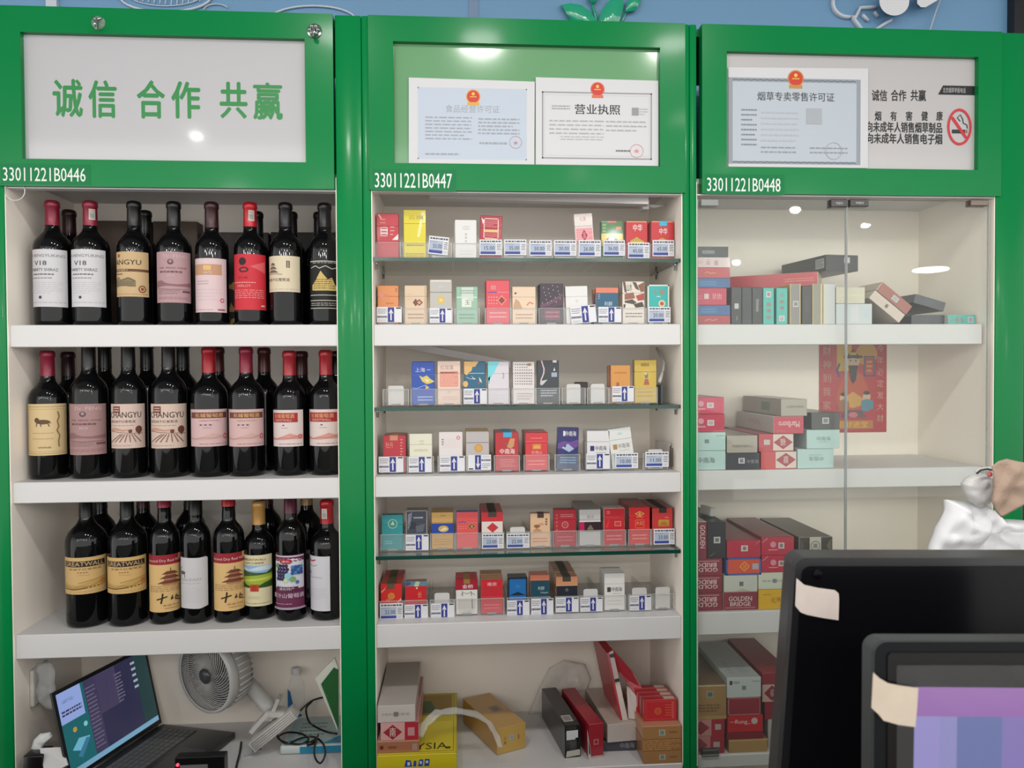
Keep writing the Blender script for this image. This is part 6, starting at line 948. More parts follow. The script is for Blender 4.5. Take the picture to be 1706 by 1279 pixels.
# bottom board of the third cabinet
GOLDC = (166, 132, 82)
YB = 0.038
def zpx(px, py, Y): return Z(px, py, Y)
k = (YB+DIST)/FPX
zq = stack(ZB, [('pink and red carton at the bottom of the floor corner pile', 1158, 1207, 1221, 1250.5, (200, 130, 130), (180, 110, 110), [P([(0.01, 0.33), (0.01, 0.67), (0.16, 0.9), (0.42, 0.5), (0.16, 0.1)], (150, 60, 70)), R(0.52, 0, 0.99, 1, (176, 44, 64)), R(0.62, 0.36, 0.84, 0.66, (196, 180, 176))]),
     ('pink and red carton second in the floor corner pile', 1157, 1207, 1193, 1220.5, (204, 140, 138), (180, 110, 110), [P([(0.01, 0.35), (0.01, 0.65), (0.2, 0.92), (0.5, 0.5), (0.2, 0.08)], (150, 50, 64)), R(0.56, 0, 0.99, 1, (176, 36, 54)), R(0.68, 0.36, 0.88, 0.7, (196, 180, 176))])], Y=YB)
stack(zq-0.0004, [('gold carton with a pale square on the floor corner pile', 1157, 1210, 1135, 1192.5, GOLDC, (120, 96, 70), [R(0.38, 0.62, 0.60, 0.82, (150, 156, 140)), R(0.42, 0.66, 0.56, 0.78, (90, 110, 96)), R(0.02, 0.95, 0.98, 0.99, (206, 186, 140)), L(0.1, 0.2, 0.8, 0.45, 3, (124, 92, 56), 0.6), R(0.0, 0.0, 1, 0.1, (186, 150, 96))])], Y=YB)
zr = stack(ZB, [('gold carton at the bottom beside the pink and red pile', 1214, 1279, 1241, 1263, (186, 150, 92), (150, 110, 70), [R(0.0, 0.86, 1, 0.96, (206, 176, 120))]),
     ('dark red carton on the gold carton of the bottom board', 1211, 1272, 1229, 1240.5, (140, 30, 48), (120, 26, 40), []),
     ('bright red carton with white script on the bottom board', 1212, 1271, 1200.5, 1228.5, (206, 34, 44), (150, 30, 44), [T(0.22, 0.42, 0.56, 0.74, 'Rong', (226, 200, 196), 0.03), S([(0.08, 0.6), (0.24, 0.62)], 0.015, (226, 200, 196)), S([(0.54, 0.5), (0.66, 0.48)], 0.015, (226, 200, 196)), E(0.76, 0.64, 0.09, (206, 196, 190))]),
     ('crimson carton under the long white one on the bottom board', 1213, 1267, 1171, 1200, (150, 44, 60), (176, 120, 110), [F(0, 0, 1, 1, 0.03, (186, 120, 110))])], Y=YB)
stack(zr-0.0004, [('long white carton with dark lettering on top of the bottom heap', 1211, 1268, 1137, 1170.5, (200, 206, 206), (190, 196, 194), [R(0.08, 0.64, 0.16, 0.84, (60, 60, 64)), T(0.18, 0.68, 0.36, 0.82, '中南海', (80, 80, 84), 0.0), R(0.44, 0.38, 0.56, 0.58, (130, 134, 134)), L(0.74, 0.74, 0.96, 0.84, 1, (150, 156, 156), 0.5)])], Y=YB,
      top=[L(0.2, 0.1, 0.36, 0.45, 6, (160, 166, 166), 0.4), L(0.5, 0.12, 0.8, 0.3, 5, (166, 172, 172), 0.4)])
zw = stack(ZB, [('white box at the bottom beside the monitor foot', 1279.5, 1326, 1217, 1263, (196, 192, 186), (180, 176, 170), [L(0.3, 0.5, 0.9, 0.62, 2, (206, 200, 194), 0.4)]),
     ('dark red carton with a pale square beside the monitor', 1274, 1320, 1187.5, 1216.5, (150, 40, 60), (120, 36, 50), [R(0.42, 0.34, 0.66, 0.72, (196, 186, 180)), R(0.47, 0.42, 0.61, 0.64, (110, 106, 104))]),
     ('red carton with a white diamond panel beside the monitor', 1270, 1320, 1139, 1187, (150, 46, 60), (160, 60, 66), [R(0.0, 0.0, 0.66, 0.6, (206, 176, 166)), D(0.32, 0.30, 0.26, 0.27, (140, 44, 58)), T(0.26, 0.18, 0.38, 0.44, '福', (206, 176, 166), 0.0)])], Y=YB+0.02)
p = at(1182, 1262, 0.034); mb = MB(); mb.box(-0.021, 0.021, 0, 0.014, 0, 0.017, mat((60, 62, 60), 0.4), 0.002); mb.box(-0.021, 0.021, -0.0004, 0.001, 0.004, 0.006, mat((176, 176, 170), 0.4))
tag(mb.build('small_box', None, (p.x, 0.0225, ZB+0.0004)), 'small dark grey box at the very front of the bottom board', 'box')
# ------------------------------------------------------------------ bottom board of the middle cabinet
def floor_pt(px, py, zz=None):                                             # where a photo point meets the bottom board
    zz = ZB if zz is None else zz; d = at(px, py, 0)-Vector((0, -DIST, ZC)); t = (zz-ZC)/d.z
    return Vector((0, -DIST, ZC))+d*t
YEL = (222, 204, 36)
fx0, fx1 = X(628, 1258, -0.03), X(761, 1258, -0.03); zt_ = Z(690, 1256, -0.03); hb = zt_-ZB
mb = MB(); mb.box(fx0, fx1, -0.03, 0.295, ZB+0.0004, zt_, mat(YEL, 0.35, coat=0.2), 0.002)
w = fx1-fx0
art(mb, [F(0.0, 0.0, 1, 1, 0.012, (206, 188, 30)), R(0.05, 0.60, 0.93, 0.97, (176, 144, 62)), P([(0.36, 0.64), (0.40, 0.86), (0.62, 0.86), (0.74, 0.64)], (84, 120, 74)), R(0.1, 0.70, 0.3, 0.92, (140, 110, 60)), F(0.04, 0.03, 0.96, 0.985, 0.006, (120, 96, 30)), R(0.45, 0.5, 0.93, 0.58, (206, 190, 40)), T(0.47, 0.06, 0.88, 0.155, 'YSIA', (70, 58, 30), 0.0), R(0.86, 0.06, 0.92, 0.09, (80, 60, 40))], gen_frame((fx0, -0.03, zt_), (1, 0, 0), (0, 1, 0)), w, 0.325, 0.4)
art(mb, [P([(0.34, 0.55), (0.36, 0.8), (0.42, 0.78), (0.44, 0.55)], (40, 84, 176)), P([(0.45, 0.55), (0.46, 0.76), (0.49, 0.76), (0.49, 0.55)], (40, 84, 176)), P([(0.51, 0.55), (0.53, 0.8), (0.58, 0.8), (0.57, 0.55)], (44, 90, 180)), P([(0.59, 0.55), (0.6, 0.82), (0.66, 0.8), (0.65, 0.55)], (40, 84, 176)), R(0.38, 0.6, 0.41, 0.72, (226, 226, 226)), R(0.535, 0.64, 0.56, 0.74, (226, 226, 226)), R(0.61, 0.66, 0.64, 0.75, (226, 226, 226))], plane_frame(fx0, ZB, -0.03), w, hb, 0.4)
tag(mb.build('toy_box'), 'flat yellow printed box on the bottom board under three cigarette cartons', 'box')
stack(zt_, [('copper carton on the yellow box, lowest of three', 629, 698, 1240, 1260, (176, 116, 86), (196, 140, 116), [R(0, 0.9, 1, 1, (214, 160, 130)), R(0.06, 0.3, 0.14, 0.6, (110, 50, 40)), L(0.26, 0.3, 0.46, 0.6, 1, (140, 80, 60), 0.7), R(0.84, 0.15, 0.96, 0.7, (176, 150, 140))]),
     ('pink carton with a red square and diamond, middle of three', 634, 697, 1205, 1235, (222, 170, 166), (196, 140, 136), [R(0.64, 0.0, 1, 1, (186, 46, 62)), D(0.32, 0.46, 0.25, 0.42, (166, 50, 62)), T(0.24, 0.22, 0.40, 0.72, '南', (226, 206, 200), 0.02), R(0.72, 0.24, 0.90, 0.7, (206, 150, 150))]),
     ('long silver white carton on top of the pink one', 629, 692, 1174, 1202, (206, 198, 192), (190, 182, 176), [L(0.12, 0.36, 0.86, 0.6, 1, (176, 170, 164), 0.6), R(0.43, 0.34, 0.55, 0.62, (130, 126, 120))])], Y=-0.02, d=0.262, group='cartons at the bottom of the middle cabinet')
def yawed(label, px, py, w, h, d, ang, front, side, items=(), z=None, **kw):   # (px, py): the corner where its long side meets its front, on the board
    z = ZB+0.0005 if z is None else z; p = floor_pt(px, py, z); c = p+Vector((math.cos(ang), math.sin(ang), 0))*w/2
    return carton(label, w, h, d, (c.x, c.y, z), front, side, items, yaw=ang, group='cartons at the bottom of the middle cabinet', **kw)
PAPER = (214, 172, 92)
yawed('golden paper wrapped carton lying askew on the bottom board', 828, 1258, 0.080, 0.064, 0.20, rad(24), (210, 172, 88), (204, 160, 90), [T(0.24, 0.5, 0.32, 0.62, '云', (120, 80, 40), 0.0), R(0.44, 0.46, 0.58, 0.66, (180, 186, 196)), R(0.48, 0.5, 0.55, 0.62, (150, 160, 176)), T(0.24, 0.34, 0.32, 0.46, '烟', (120, 80, 40), 0.0), T(0.72, 0.42, 0.78, 0.62, '喜', (170, 90, 40), 0.0)], top=[R(0.4, 0.42, 0.8, 0.62, (176, 150, 120)), R(0.48, 0.46, 0.7, 0.58, (140, 124, 104))])
# black carton standing on its narrow side with torn front
p = floor_pt(941, 1263); an = rad(8)
t = thing('open_carton', 'black carton standing on edge with its front torn open', 'cigarette carton', (p.x, p.y, ZB+0.0005), (0, 0, an))
w, h, d = 0.040, 0.078, 0.225; mk = mat((38, 38, 40), 0.3, coat=0.3); mg = mat((112, 112, 110), 0.5)
mb = MB(); mb.box(0, w, 0.03, d, 0, h, mk, 0.001); mb.box(0, 0.0015, 0, 0.03, 0, h, mk); mb.box(w-0.0015, w, 0, 0.03, 0, h, mk); mb.box(0, w, 0, 0.03, h-0.0015, h, mk); mb.box(0, w, 0, 0.03, 0, 0.0015, mk); mb.box(0.0015, w-0.0015, 0.029, 0.0302, 0.0015, h-0.0015, mg)
art(mb, [R(0.12, 0.16, 0.72, 0.42, (196, 192, 186)), R(0.2, 0.2, 0.64, 0.38, (150, 146, 140))], gen_frame((0, 0, h), (1, 0, 0), (0, 1, 0)), w, d*0.6); mb.build('sleeve', t)
mb = MB(); mb.box(0.004, 0.026, -0.002, -0.001, 0.044, 0.066, mat((228, 228, 232), 0.5)); mb.box(0.026, 0.033, -0.002, -0.001, 0.048, 0.066, mat((228, 228, 232), 0.5)); mb.build('white_flap', t)
mb = MB(); mb.add([(0.003, -0.001, 0.002), (w-0.002, -0.001, 0.004), (w-0.002, -0.001, 0.018), (0.005, -0.001, 0.016), (0.003, 0.0, 0.002), (w-0.002, 0.0, 0.004), (w-0.002, 0.0, 0.018), (0.005, 0.0, 0.016)], [(0, 1, 2, 3), (7, 6, 5, 4), (0, 4, 5, 1), (2, 6, 7, 3), (1, 5, 6, 2), (3, 7, 4, 0)], mat((206, 200, 188), 0.6)); mb.build('bottom_flap', t)
p = floor_pt(979, 1264)
t = thing('open_carton', 'dark red carton standing on edge beside the black torn carton', 'cigarette carton', (p.x+0.004, p.y+0.002, ZB+0.0005), (0, 0, rad(10)))
mr = mat((172, 40, 56), 0.35, coat=0.2); mb = MB(); mb.box(0, 0.037, 0, 0.215, 0, 0.082, mr, 0.001)
art(mb, [R(0.32, 0.38, 0.66, 0.54, (206, 130, 130)), R(0.38, 0.41, 0.6, 0.51, (160, 50, 60)), R(0.05, 0.0, 0.95, 0.05, (206, 190, 180))], plane_frame(0, 0, 0), 0.037, 0.082); mb.build('sleeve', t)
mb = MB(); mb.add([(-0.004, -0.006, 0.0), (0.004, -0.003, 0.0), (0.002, -0.002, 0.03), (-0.007, -0.006, 0.074)], [(0, 1, 2, 3)], mat((222, 218, 212), 0.6)); mb.add([(-0.004, -0.0055, 0.0), (0.004, -0.0025, 0.0), (0.002, -0.0015, 0.03), (-0.007, -0.0055, 0.074)], [(3, 2, 1, 0)], mat((40, 34, 34), 0.6)); mb.build('side_flap', t)
# white carton on the dark one, opened red carton above
p = floor_pt(1003, 1252); k = (p.y+DIST)/FPX
carton('dark carton with pale lettering under the white carton, bottom board', 62*k, 17*k, 0.17, (p.x+31*k, p.y, ZB+0.0005), (74, 74, 86), (52, 52, 60), [T(0.5, 0.25, 0.9, 0.8, '中南海', (160, 160, 168), 0.02)], group='cartons at the bottom of the middle cabinet')
z2 = ZB+0.001+17*k
carton('white carton lying askew on the dark lettered one', 59*k, 31*k, 0.215, (X(1040, 1220, p.y-0.004), p.y-0.004, z2), (216, 206, 200), (200, 184, 172), [L(0.3, 0.5, 0.8, 0.62, 1, (222, 206, 200), 0.5)], yaw=rad(5), group='cartons at the bottom of the middle cabinet')
z3 = z2+31*k+0.0006
t = thing('open_carton', 'opened red carton propped upright with a white flap and red cover', 'cigarette carton', (0, 0, 0))
RDm = mat((190, 44, 60), 0.35, coat=0.2); CRMm = mat((222, 208, 200), 0.6)
ya = p.y+0.012; q = lambda px, py, y: at(px, py, y)
b0, b1 = q(1034, 1207, ya), q(1046, 1207, ya); b0.z = b1.z = z3
f = [b0, b1, q(1021, 1083, ya+0.045), q(1011, 1088, ya+0.045)]; bk = [v+Vector((-0.012, 0.15, 0.0)) for v in f]
mb = MB(); mb.hexa(f+bk, RDm); mb.build('sleeve', t)
mb = MB(); e = Vector((0, -0.0012, 0)); g = [f[0].lerp(f[1], 0.25)+e, f[1]+e, f[2]+e, f[3].lerp(f[2], 0.35)+e]; mb.hexa(g+[v+Vector((0, 0.0008, 0)) for v in g], CRMm)
n_ = gen_frame(g[0], g[1]-g[0], g[3]-g[0])
mb.add([g[0].lerp(g[3], 0.55)+e*0.3, g[1].lerp(g[2], 0.55)+e*0.3, g[1].lerp(g[2], 0.60)+e*0.3, g[0].lerp(g[3], 0.60)+e*0.3], [(0, 1, 2, 3)], mat((50, 40, 40))); mb.add([g[0].lerp(g[3], 0.92)+e*0.3, g[1].lerp(g[2], 0.9)+e*0.3, g[1].lerp(g[2], 0.96)+e*0.3, g[0].lerp(g[3], 0.97)+e*0.3], [(0, 1, 2, 3)], mat((60, 50, 50))); mb.build('white_flap', t)
mb = MB(); v = [q(1017, 1077, ya+0.05), q(1055, 1120, ya+0.035), q(1074, 1154, ya+0.015), q(1062, 1162, ya+0.012), q(1045, 1138, ya+0.03), q(1030, 1120, ya+0.04)]
mb.add(v+[a+Vector((0, 0.002, 0)) for a in v], [(0, 1, 2, 3, 4, 5), (11, 10, 9, 8, 7, 6)]+[(i, i+6, (i+1) % 6+6, (i+1) % 6) for i in range(6)], RDm); mb.build('cover', t)
mb = MB(); v = [q(1044, 1142, ya+0.034), q(1078, 1157, ya+0.018), q(1064, 1166, ya+0.006), q(1060, 1200, ya+0.004), q(1058, 1213, ya), q(1047, 1209, ya+0.006)]; v[4].z = v[5].z = z3+0.001
for q_ in v: q_.z = max(q_.z, z3+0.001)
mb.add(v+[a+Vector((0, 0.002, 0)) for a in v], [(0, 1, 2, 3, 4, 5), (11, 10, 9, 8, 7, 6)]+[(i, i+6, (i+1) % 6+6, (i+1) % 6) for i in range(6)], CRMm); mb.build('inner_board', t)
mb = MB(); v = [q(1066, 1162, ya+0.002), q(1068, 1160, ya+0.004), q(1067, 1190, ya-0.002), q(1066, 1207, ya-0.008), q(1060, 1202, ya-0.004), q(1060, 1180, ya)]
for q_ in v: q_.z = max(q_.z, z3+0.001)
mb.add(v+[a+Vector((0, 0.002, 0)) for a in v], [(0, 1, 2, 3, 4, 5), (11, 10, 9, 8, 7, 6)]+[(i, i+6, (i+1) % 6+6, (i+1) % 6) for i in range(6)], mat((206, 34, 44), 0.35)); mb.build('end_flap', t)
# tan gold cartons and red packs on their side
TG = (178, 132, 84)
zz = stack(ZB, [('tan gold carton at the bottom against the middle post', 1073, 1137, 1252.5, 1273, TG, (160, 110, 70), [R(0.42, 0.3, 0.58, 0.72, (196, 190, 176)), R(0.45, 0.36, 0.55, 0.66, (130, 150, 140)), L(0.68, 0.4, 0.88, 0.6, 1, (140, 96, 60), 0.6)]),
   ('tan gold carton with shiny ridges, middle of three', 1071, 1137, 1232, 1252, (166, 116, 72), (160, 110, 70), [L(0.02, 0.05, 0.98, 0.95, 6, (206, 160, 104), 0.4)]),
   ('tan gold carton under the red packs', 1072, 1137, 1210.5, 1231.5, TG, (196, 140, 110), [R(0.42, 0.25, 0.58, 0.72, (196, 190, 176)), R(0.45, 0.32, 0.55, 0.65, (130, 150, 140)), L(0.68, 0.4, 0.88, 0.6, 1, (140, 96, 60), 0.6)])], Y=0.003, d=0.22, group='cartons at the bottom of the middle cabinet')
k = (0.03+DIST)/FPX; w, h = 57*k, 36*k; x_ = X(1100.5, 1180, 0.03)
for i in range(4):
    mb = MB(); mb.box(-w/2, w/2, 0, 0.0215, 0, h, mat((176, 36, 48), 0.3, coat=0.3), 0.0012)
    mb.box(w*0.12, w*0.44, 0.004, 0.018, h-0.0004, h+0.0005, mat((196, 176, 160), 0.5))
    art(mb, [R(0.01, 0.01, 0.99, 0.99, (206, 50, 58)), F(0.05, 0.06, 0.93, 0.92, 0.012, (226, 90, 90)), E(0.42, 0.46, 0.11, (214, 110, 60)), E(0.42, 0.46, 0.07, (222, 80, 60)), L(0.64, 0.2, 0.84, 0.8, 5, (226, 110, 80), 0.4), R(0.84, 0.1, 0.9, 0.9, (222, 100, 90))], plane_frame(-w/2, 0, 0), w, h)
    tag(mb.build('cigarette_pack', None, (x_-0.002*i, 0.03+i*0.0225, zz+0.0002)), 'red pack on its side on the tan gold cartons, %s from the front' % ORD[i], 'cigarette pack', 'red packs on the tan gold cartons')
# plastic strip over the yellow boxes, plastic wrap over the black carton
def ribbon(name, label, pts, r, m, flat=0.35):
    o = pts[0].copy(); mb = MB(); n = len(pts)
    dense = []
    for i in range(n-1):
        for j in range(4): dense.append(pts[i].lerp(pts[i+1], j/4)-o)
    dense.append(pts[-1]-o); rr = [r*(0.8+0.35*noise.noise(Vector((i*0.7, 0, r*50)))+0.1*math.sin(i*1.3)) for i in range(len(dense))]
    mb.tube(dense, rr, m, 10, flat); return tag(mb.build(name, None, o), label, 'plastic bag')
ribbon('plastic_strip', 'twisted translucent plastic strip bridging the yellow box and the golden carton', [at(698, 1226, 0.0), at(708, 1206, 0.015), at(728, 1187, 0.03), at(760, 1183, 0.045), at(795, 1190, 0.06), at(815, 1204, 0.06), at(828, 1226, 0.03), at(834, 1245, 0.012)], 0.016, BAGCLEAR)
def pillow(name, label, cat, outline, Y, thick, m, group=None, amp=0.006, fr=18, rings=7, seed=0.0, zmin=None):
    n = len(outline); dense = []
    for i in range(n):
        a, b = outline[i], outline[(i+1) % n]
        for j in range(6): dense.append((a[0]+(b[0]-a[0])*j/6, a[1]+(b[1]-a[1])*j/6))
    cx = sum(p[0] for p in dense)/len(dense); cy = sum(p[1] for p in dense)/len(dense); o = at(cx, cy, Y); N = len(dense); vs = []; fs = []
    def pnt(s_, p, side):
        q_ = at(cx+(p[0]-cx)*s_, cy+(p[1]-cy)*s_, Y)-o; dpt = thick*math.sqrt(max(0, 1-s_**4))
        nz = noise.noise(Vector((q_.x*fr+seed, q_.z*fr, side))) + 0.5*noise.noise(Vector((q_.x*fr*2.7, seed, q_.z*fr*2.7)))
        r_ = 1-abs(noise.noise(Vector((q_.x*fr*1.5+9, q_.z*fr*1.1, seed))))*2
        q_.y = side*dpt + (amp*(nz+0.7*r_))*(1-s_**6)*1.0; return q_
    for side in (-1, 1):
        b = len(vs); vs.append(pnt(0, dense[0], side))
        for k in range(1, rings+1):
            for p in dense: vs.append(pnt(k/rings, p, side))
        for i in range(N):
            j = (i+1) % N; fs.append((b, b+1+i, b+1+j))
            for k in range(rings-1): fs.append((b+1+k*N+i, b+1+(k+1)*N+i, b+1+(k+1)*N+j, b+1+k*N+j))
    mb = MB(); mb.add(vs, fs, m, True); ob = mb.build(name, None, o)
    bm = bmesh.new(); bm.from_mesh(ob.data); bmesh.ops.remove_doubles(bm, verts=bm.verts, dist=0.0002); bmesh.ops.recalc_face_normals(bm, faces=bm.faces); bm.to_mesh(ob.data); bm.free()
    return tag(ob, label, cat, group)
pillow('plastic_wrap', 'crumpled clear plastic wrap heaped behind the black torn carton', 'plastic bag', [(880, 1190), (896, 1150), (915, 1112), (940, 1098), (975, 1106), (985, 1130), (978, 1150), (955, 1156), (930, 1170), (905, 1188)], 0.280, 0.012, clear('wrap_film', (0.99, 0.99, 0.98), 0.26, 0.12, (0.8, 0.79, 0.77), ior=1.2), amp=0.010, fr=34, rings=12)
# ------------------------------------------------------------------ bottom board of the wine cabinet
# laptop, its hinge running back into the bay
hd = Vector((0.094, 0.305, 0)); L_ = 0.305; hd.normalize(); pr = Vector((hd.y, -hd.x, 0)); H0 = Vector((-0.868, -0.012, ZB+0.0005)); 
mw = Matrix(((hd.x, pr.x*-1, 0, H0.x), (hd.y, pr.y*-1, 0, H0.y), (0, 0, 1, H0.z), (0, 0, 0, 1)))
lt = thing('laptop', 'open dark laptop at the bottom of the wine cabinet', 'laptop'); lt.matrix_world = mw   # local: x along the hinge, -y toward the user, z up
LD = mat((46, 46, 48), 0.35, coat=0.1); mb = MB(); mb.box(0, L_, -0.215, 0.0, 0, 0.016, LD, 0.003, 2); mb.build('base', lt)
mb = MB(); mb.box(0.016, L_-0.016, -0.115, -0.022, 0.0158, 0.0166, mat((66, 66, 68), 0.4))
for r_ in range(6):
    for c_ in range(15):
        x0 = 0.019+c_*0.0178; y1 = -0.024-r_*0.0150; mb.box(x0, x0+0.0152, y1-0.0122, y1, 0.0165, 0.0178, mat((104, 104, 104), 0.5))
mb.build('keyboard', lt)
mb = MB(); mb.box(0.10, 0.205, -0.200, -0.128, 0.0158, 0.0163, mat((54, 54, 57), 0.25)); mb.build('touchpad', lt)
sc = MB(); sh = 0.205; tl = rad(13)
def lid_pt(u, v, e): return Vector((u, math.sin(tl)*v+0.002-e*math.cos(tl), 0.018+math.cos(tl)*v+e*-math.sin(tl)*-1))
mb = MB(); f = [lid_pt(0, 0, 0), lid_pt(L_, 0, 0), lid_pt(L_, sh, 0), lid_pt(0, sh, 0)]; b = [lid_pt(0, 0, -0.006), lid_pt(L_, 0, -0.006), lid_pt(L_, sh, -0.006), lid_pt(0, sh, -0.006)]; mb.hexa(f+b, mat((24, 24, 26), 0.3)); ld = mb.build('lid', lt)
em = lambda c, s=0.85: mat(c, 0.2, emit=s)
NAVY = (38, 44, 78)
mb = MB(); art(mb, [R(0.0, 0.0, 1, 1, em((44, 44, 74))), R(0.0, 0.0, 0.27, 1, em((24, 100, 106))), R(0.84, 0.05, 1, 1, em((32, 60, 62))), R(0.27, 0.06, 0.40, 1, em((64, 58, 88))), R(0.40, 0.5, 0.62, 1, em((70, 62, 92))), R(0.0, 0.62, 0.24, 1, em((150, 170, 226))), R(0, 0, 1, 0.065, em((120, 168, 196))), L(0.02, 0.7, 0.22, 0.78, 2, em((60, 60, 100)), 0.6), L(0.28, 0.12, 0.38, 0.92, 16, em((116, 108, 130)), 0.3), L(0.60, 0.5, 0.68, 0.9, 9, em((116, 108, 130)), 0.4), P([(0.05, 0.28), (0.13, 0.38), (0.24, 0.34), (0.16, 0.2)], em((110, 180, 206))), P([(0.09, 0.18), (0.2, 0.34), (0.24, 0.32), (0.13, 0.14)], em((60, 120, 150))), E(0.11, 0.5, 0.02, em((190, 150, 60))), E(0.22, 0.5, 0.02, em((130, 200, 206))),
          L(0.8, 0.55, 0.85, 0.95, 5, em((170, 190, 196)), 0.4), T(0.03, 0.86, 0.16, 0.9, '云', em((90, 110, 170)), 0.0)], lambda a, b, e: lid_pt(0.008+a, 0.012+b, 0.0004+e), L_-0.016, sh-0.02); mb.build('screen', ld)
mb = MB(); mb.tube([(0.02, 0.002, 0.017), (L_-0.02, 0.002, 0.017)], 0.005, LD, 10); mb.build('hinge', lt)
# clip fan
fc = at(352, 1121, 0.17); fn = thing('clip_fan', 'white clip on desk fan lying beside the laptop', 'fan', fc)


RM = Matrix.Rotation(rad(-32), 4, 'Z') @ Matrix.Rotation(rad(3), 4, 'X'); FM = RM @ Matrix.Rotation(rad(90), 4, 'X')                                 # local z of the lathe = toward the viewer
FWm = mat((212, 210, 206), 0.4); FG = mat((150, 150, 150), 0.45); RF = 0.092
mb = MB(); mb.lathe([(RF*0.93, 0.020), (RF, 0.022), (RF*1.03, 0.014), (RF*1.02, 0.0), (RF*1.0, -0.004), (RF*0.93, -0.002)], FWm, 56, FM); mb.build('rim', fn)
mb = MB(); mb.lathe([(RF*1.0, 0.0), (RF*1.0, -0.016), (RF*0.94, -0.048), (RF*0.80, -0.062), (0.0, -0.068)], mat((188, 186, 182), 0.45), 56, FM)
for i in range(36):
    a = 2*math.pi*i/36; d = Vector((math.cos(a), math.sin(a), 0)); mb.tube([FM @ (d*RF*1.015+Vector((0, 0, -0.006))), FM @ (d*RF*0.96+Vector((0, 0, -0.048))), FM @ (d*RF*0.82+Vector((0, 0, -0.063)))], 0.0022, FWm, 5)
mb.build('rear_guard', fn)
mb = MB()
for i in range(52):
    pts = []
    for j in range(7):
        t_ = j/6; r_ = RF*(0.2+0.75*t_); a = 2*math.pi*i/52+1.0*t_; pts.append(FM @ Vector((r_*math.cos(a), r_*math.sin(a), 0.018+0.006*math.sin(t_*3.14))))
    mb.tube(pts, 0.0009, FWm, 4)
mb.build('front_grille', fn)
mb = MB(); mb.lathe([(0, 0.026), (RF*0.10, 0.026), (RF*0.2, 0.022), (RF*0.21, 0.014), (0, 0.012)], mat((70, 74, 74), 0.3), 28, FM); mb.build('badge', fn)
mb = MB()
for i in range(5):
    pts = []
    for j in range(6):
        for s_ in (0, 1):
            t_ = j/5; r_ = RF*(0.2+0.66*t_); a = 2*math.pi*i/5+0.5*t_+s_*(0.75-0.1*t_); pts.append(FM @ Vector((r_*math.cos(a), r_*math.sin(a), 0.004-0.016*s_)))
    mb.add(pts, [(2*j, 2*j+2, 2*j+3, 2*j+1) for j in range(5)], mat((96, 96, 98), 0.4), True)
mb.build('blades', fn)
fb = at(452, 1200, 0.15)-fc
mb = MB(); n0 = at(408, 1132, 0.215)-fc; n1 = at(452, 1183, 0.155)-fc; mb.tube([n0, n0.lerp(n1, 0.15), n0.lerp(n1, 0.85), n1], [0.012, 0.0195, 0.0185, 0.016], FWm, 18); mb.build('neck', fn)
# clamp: two ridged jaws with a spring gap
def jaw(c0, c1, wd, th, ridges, nm):
    ax = (c1-c0).normalized(); yv = Vector((0, 1, 0)); nv = ax.cross(yv).normalized(); mb = MB(); Lj = (c1-c0).length
    def P_(u, v, t_): return c0+ax*u+yv*v+nv*t_
    a_ = [P_(0, -wd/2, -th/2), P_(Lj, -wd/2*0.8, -th/2), P_(Lj, wd/2*0.8, -th/2), P_(0, wd/2, -th/2)]; b_ = [P_(0, -wd/2, th/2), P_(Lj, -wd/2*0.8, th/2), P_(Lj, wd/2*0.8, th/2), P_(0, wd/2, th/2)]
    mb.hexa(a_+b_, FWm)
    for i in range(ridges):
        t_ = -th/2+th*(i+0.5)/ridges; mb.tube([P_(0.004, -wd/2-0.001, t_), P_(Lj-0.004, -wd/2*0.8-0.001, t_)], th/ridges*0.33, FWm, 6)
    mb.build(nm, fn)
jaw(at(424, 1238, 0.13)-fc, at(492, 1184, 0.13)-fc, 0.052, 0.026, 5, 'lower_jaw')
jaw(at(421, 1214, 0.14)-fc, at(448, 1184, 0.14)-fc, 0.045, 0.010, 0, 'upper_jaw')
jaw(at(452, 1194, 0.15)-fc, at(466, 1160, 0.15)-fc, 0.04, 0.009, 0, 'grip_lever')
jaw(at(446, 1184, 0.145)-fc, at(476, 1186, 0.145)-fc, 0.045, 0.012, 0, 'spring_block')
# water bottle
wb = floor_pt(506, 1182); kb = (wb.y+DIST)/FPX; t = thing('water_bottle', 'clear plastic water bottle with a blue label behind the fan clamp', 'bottle', (wb.x, min(wb.y, 0.275), ZB+0.0005))
hB = 0.155; rB = 0.0215; PET = clear('pet_plastic', (0.985, 0.99, 0.99), 0.07, 0.05, ior=1.15)
mb = MB(); mb.lathe([(0, 0.002), (rB*0.9, 0), (rB, 0.006), (rB, 0.03), (rB*0.95, 0.033), (rB, 0.037), (rB, 0.10), (rB*0.85, 0.115), (rB*0.5, 0.132), (0.010, 0.136), (0.010, 0.14)], PET, 28); mb.build('body', t)
mb = MB(); mb.lathe([(0.0115, 0.138), (0.0115, 0.152), (0.010, 0.154), (0, 0.154)], mat((222, 222, 222), 0.4), 20); mb.build('cap', t)
mb = MB(); art(mb, [H([(0, 0, 1), (0.35, 0, 0.95), (0.5, 0, 0.55), (0.75, 0, 0.2), (1, 0, 0.06)], (30, 120, 190))], cyl_frame(rB+0.0006, -1.3, 0.03), rB*2.2, 0.072, curved=True); mb.build('label', t)
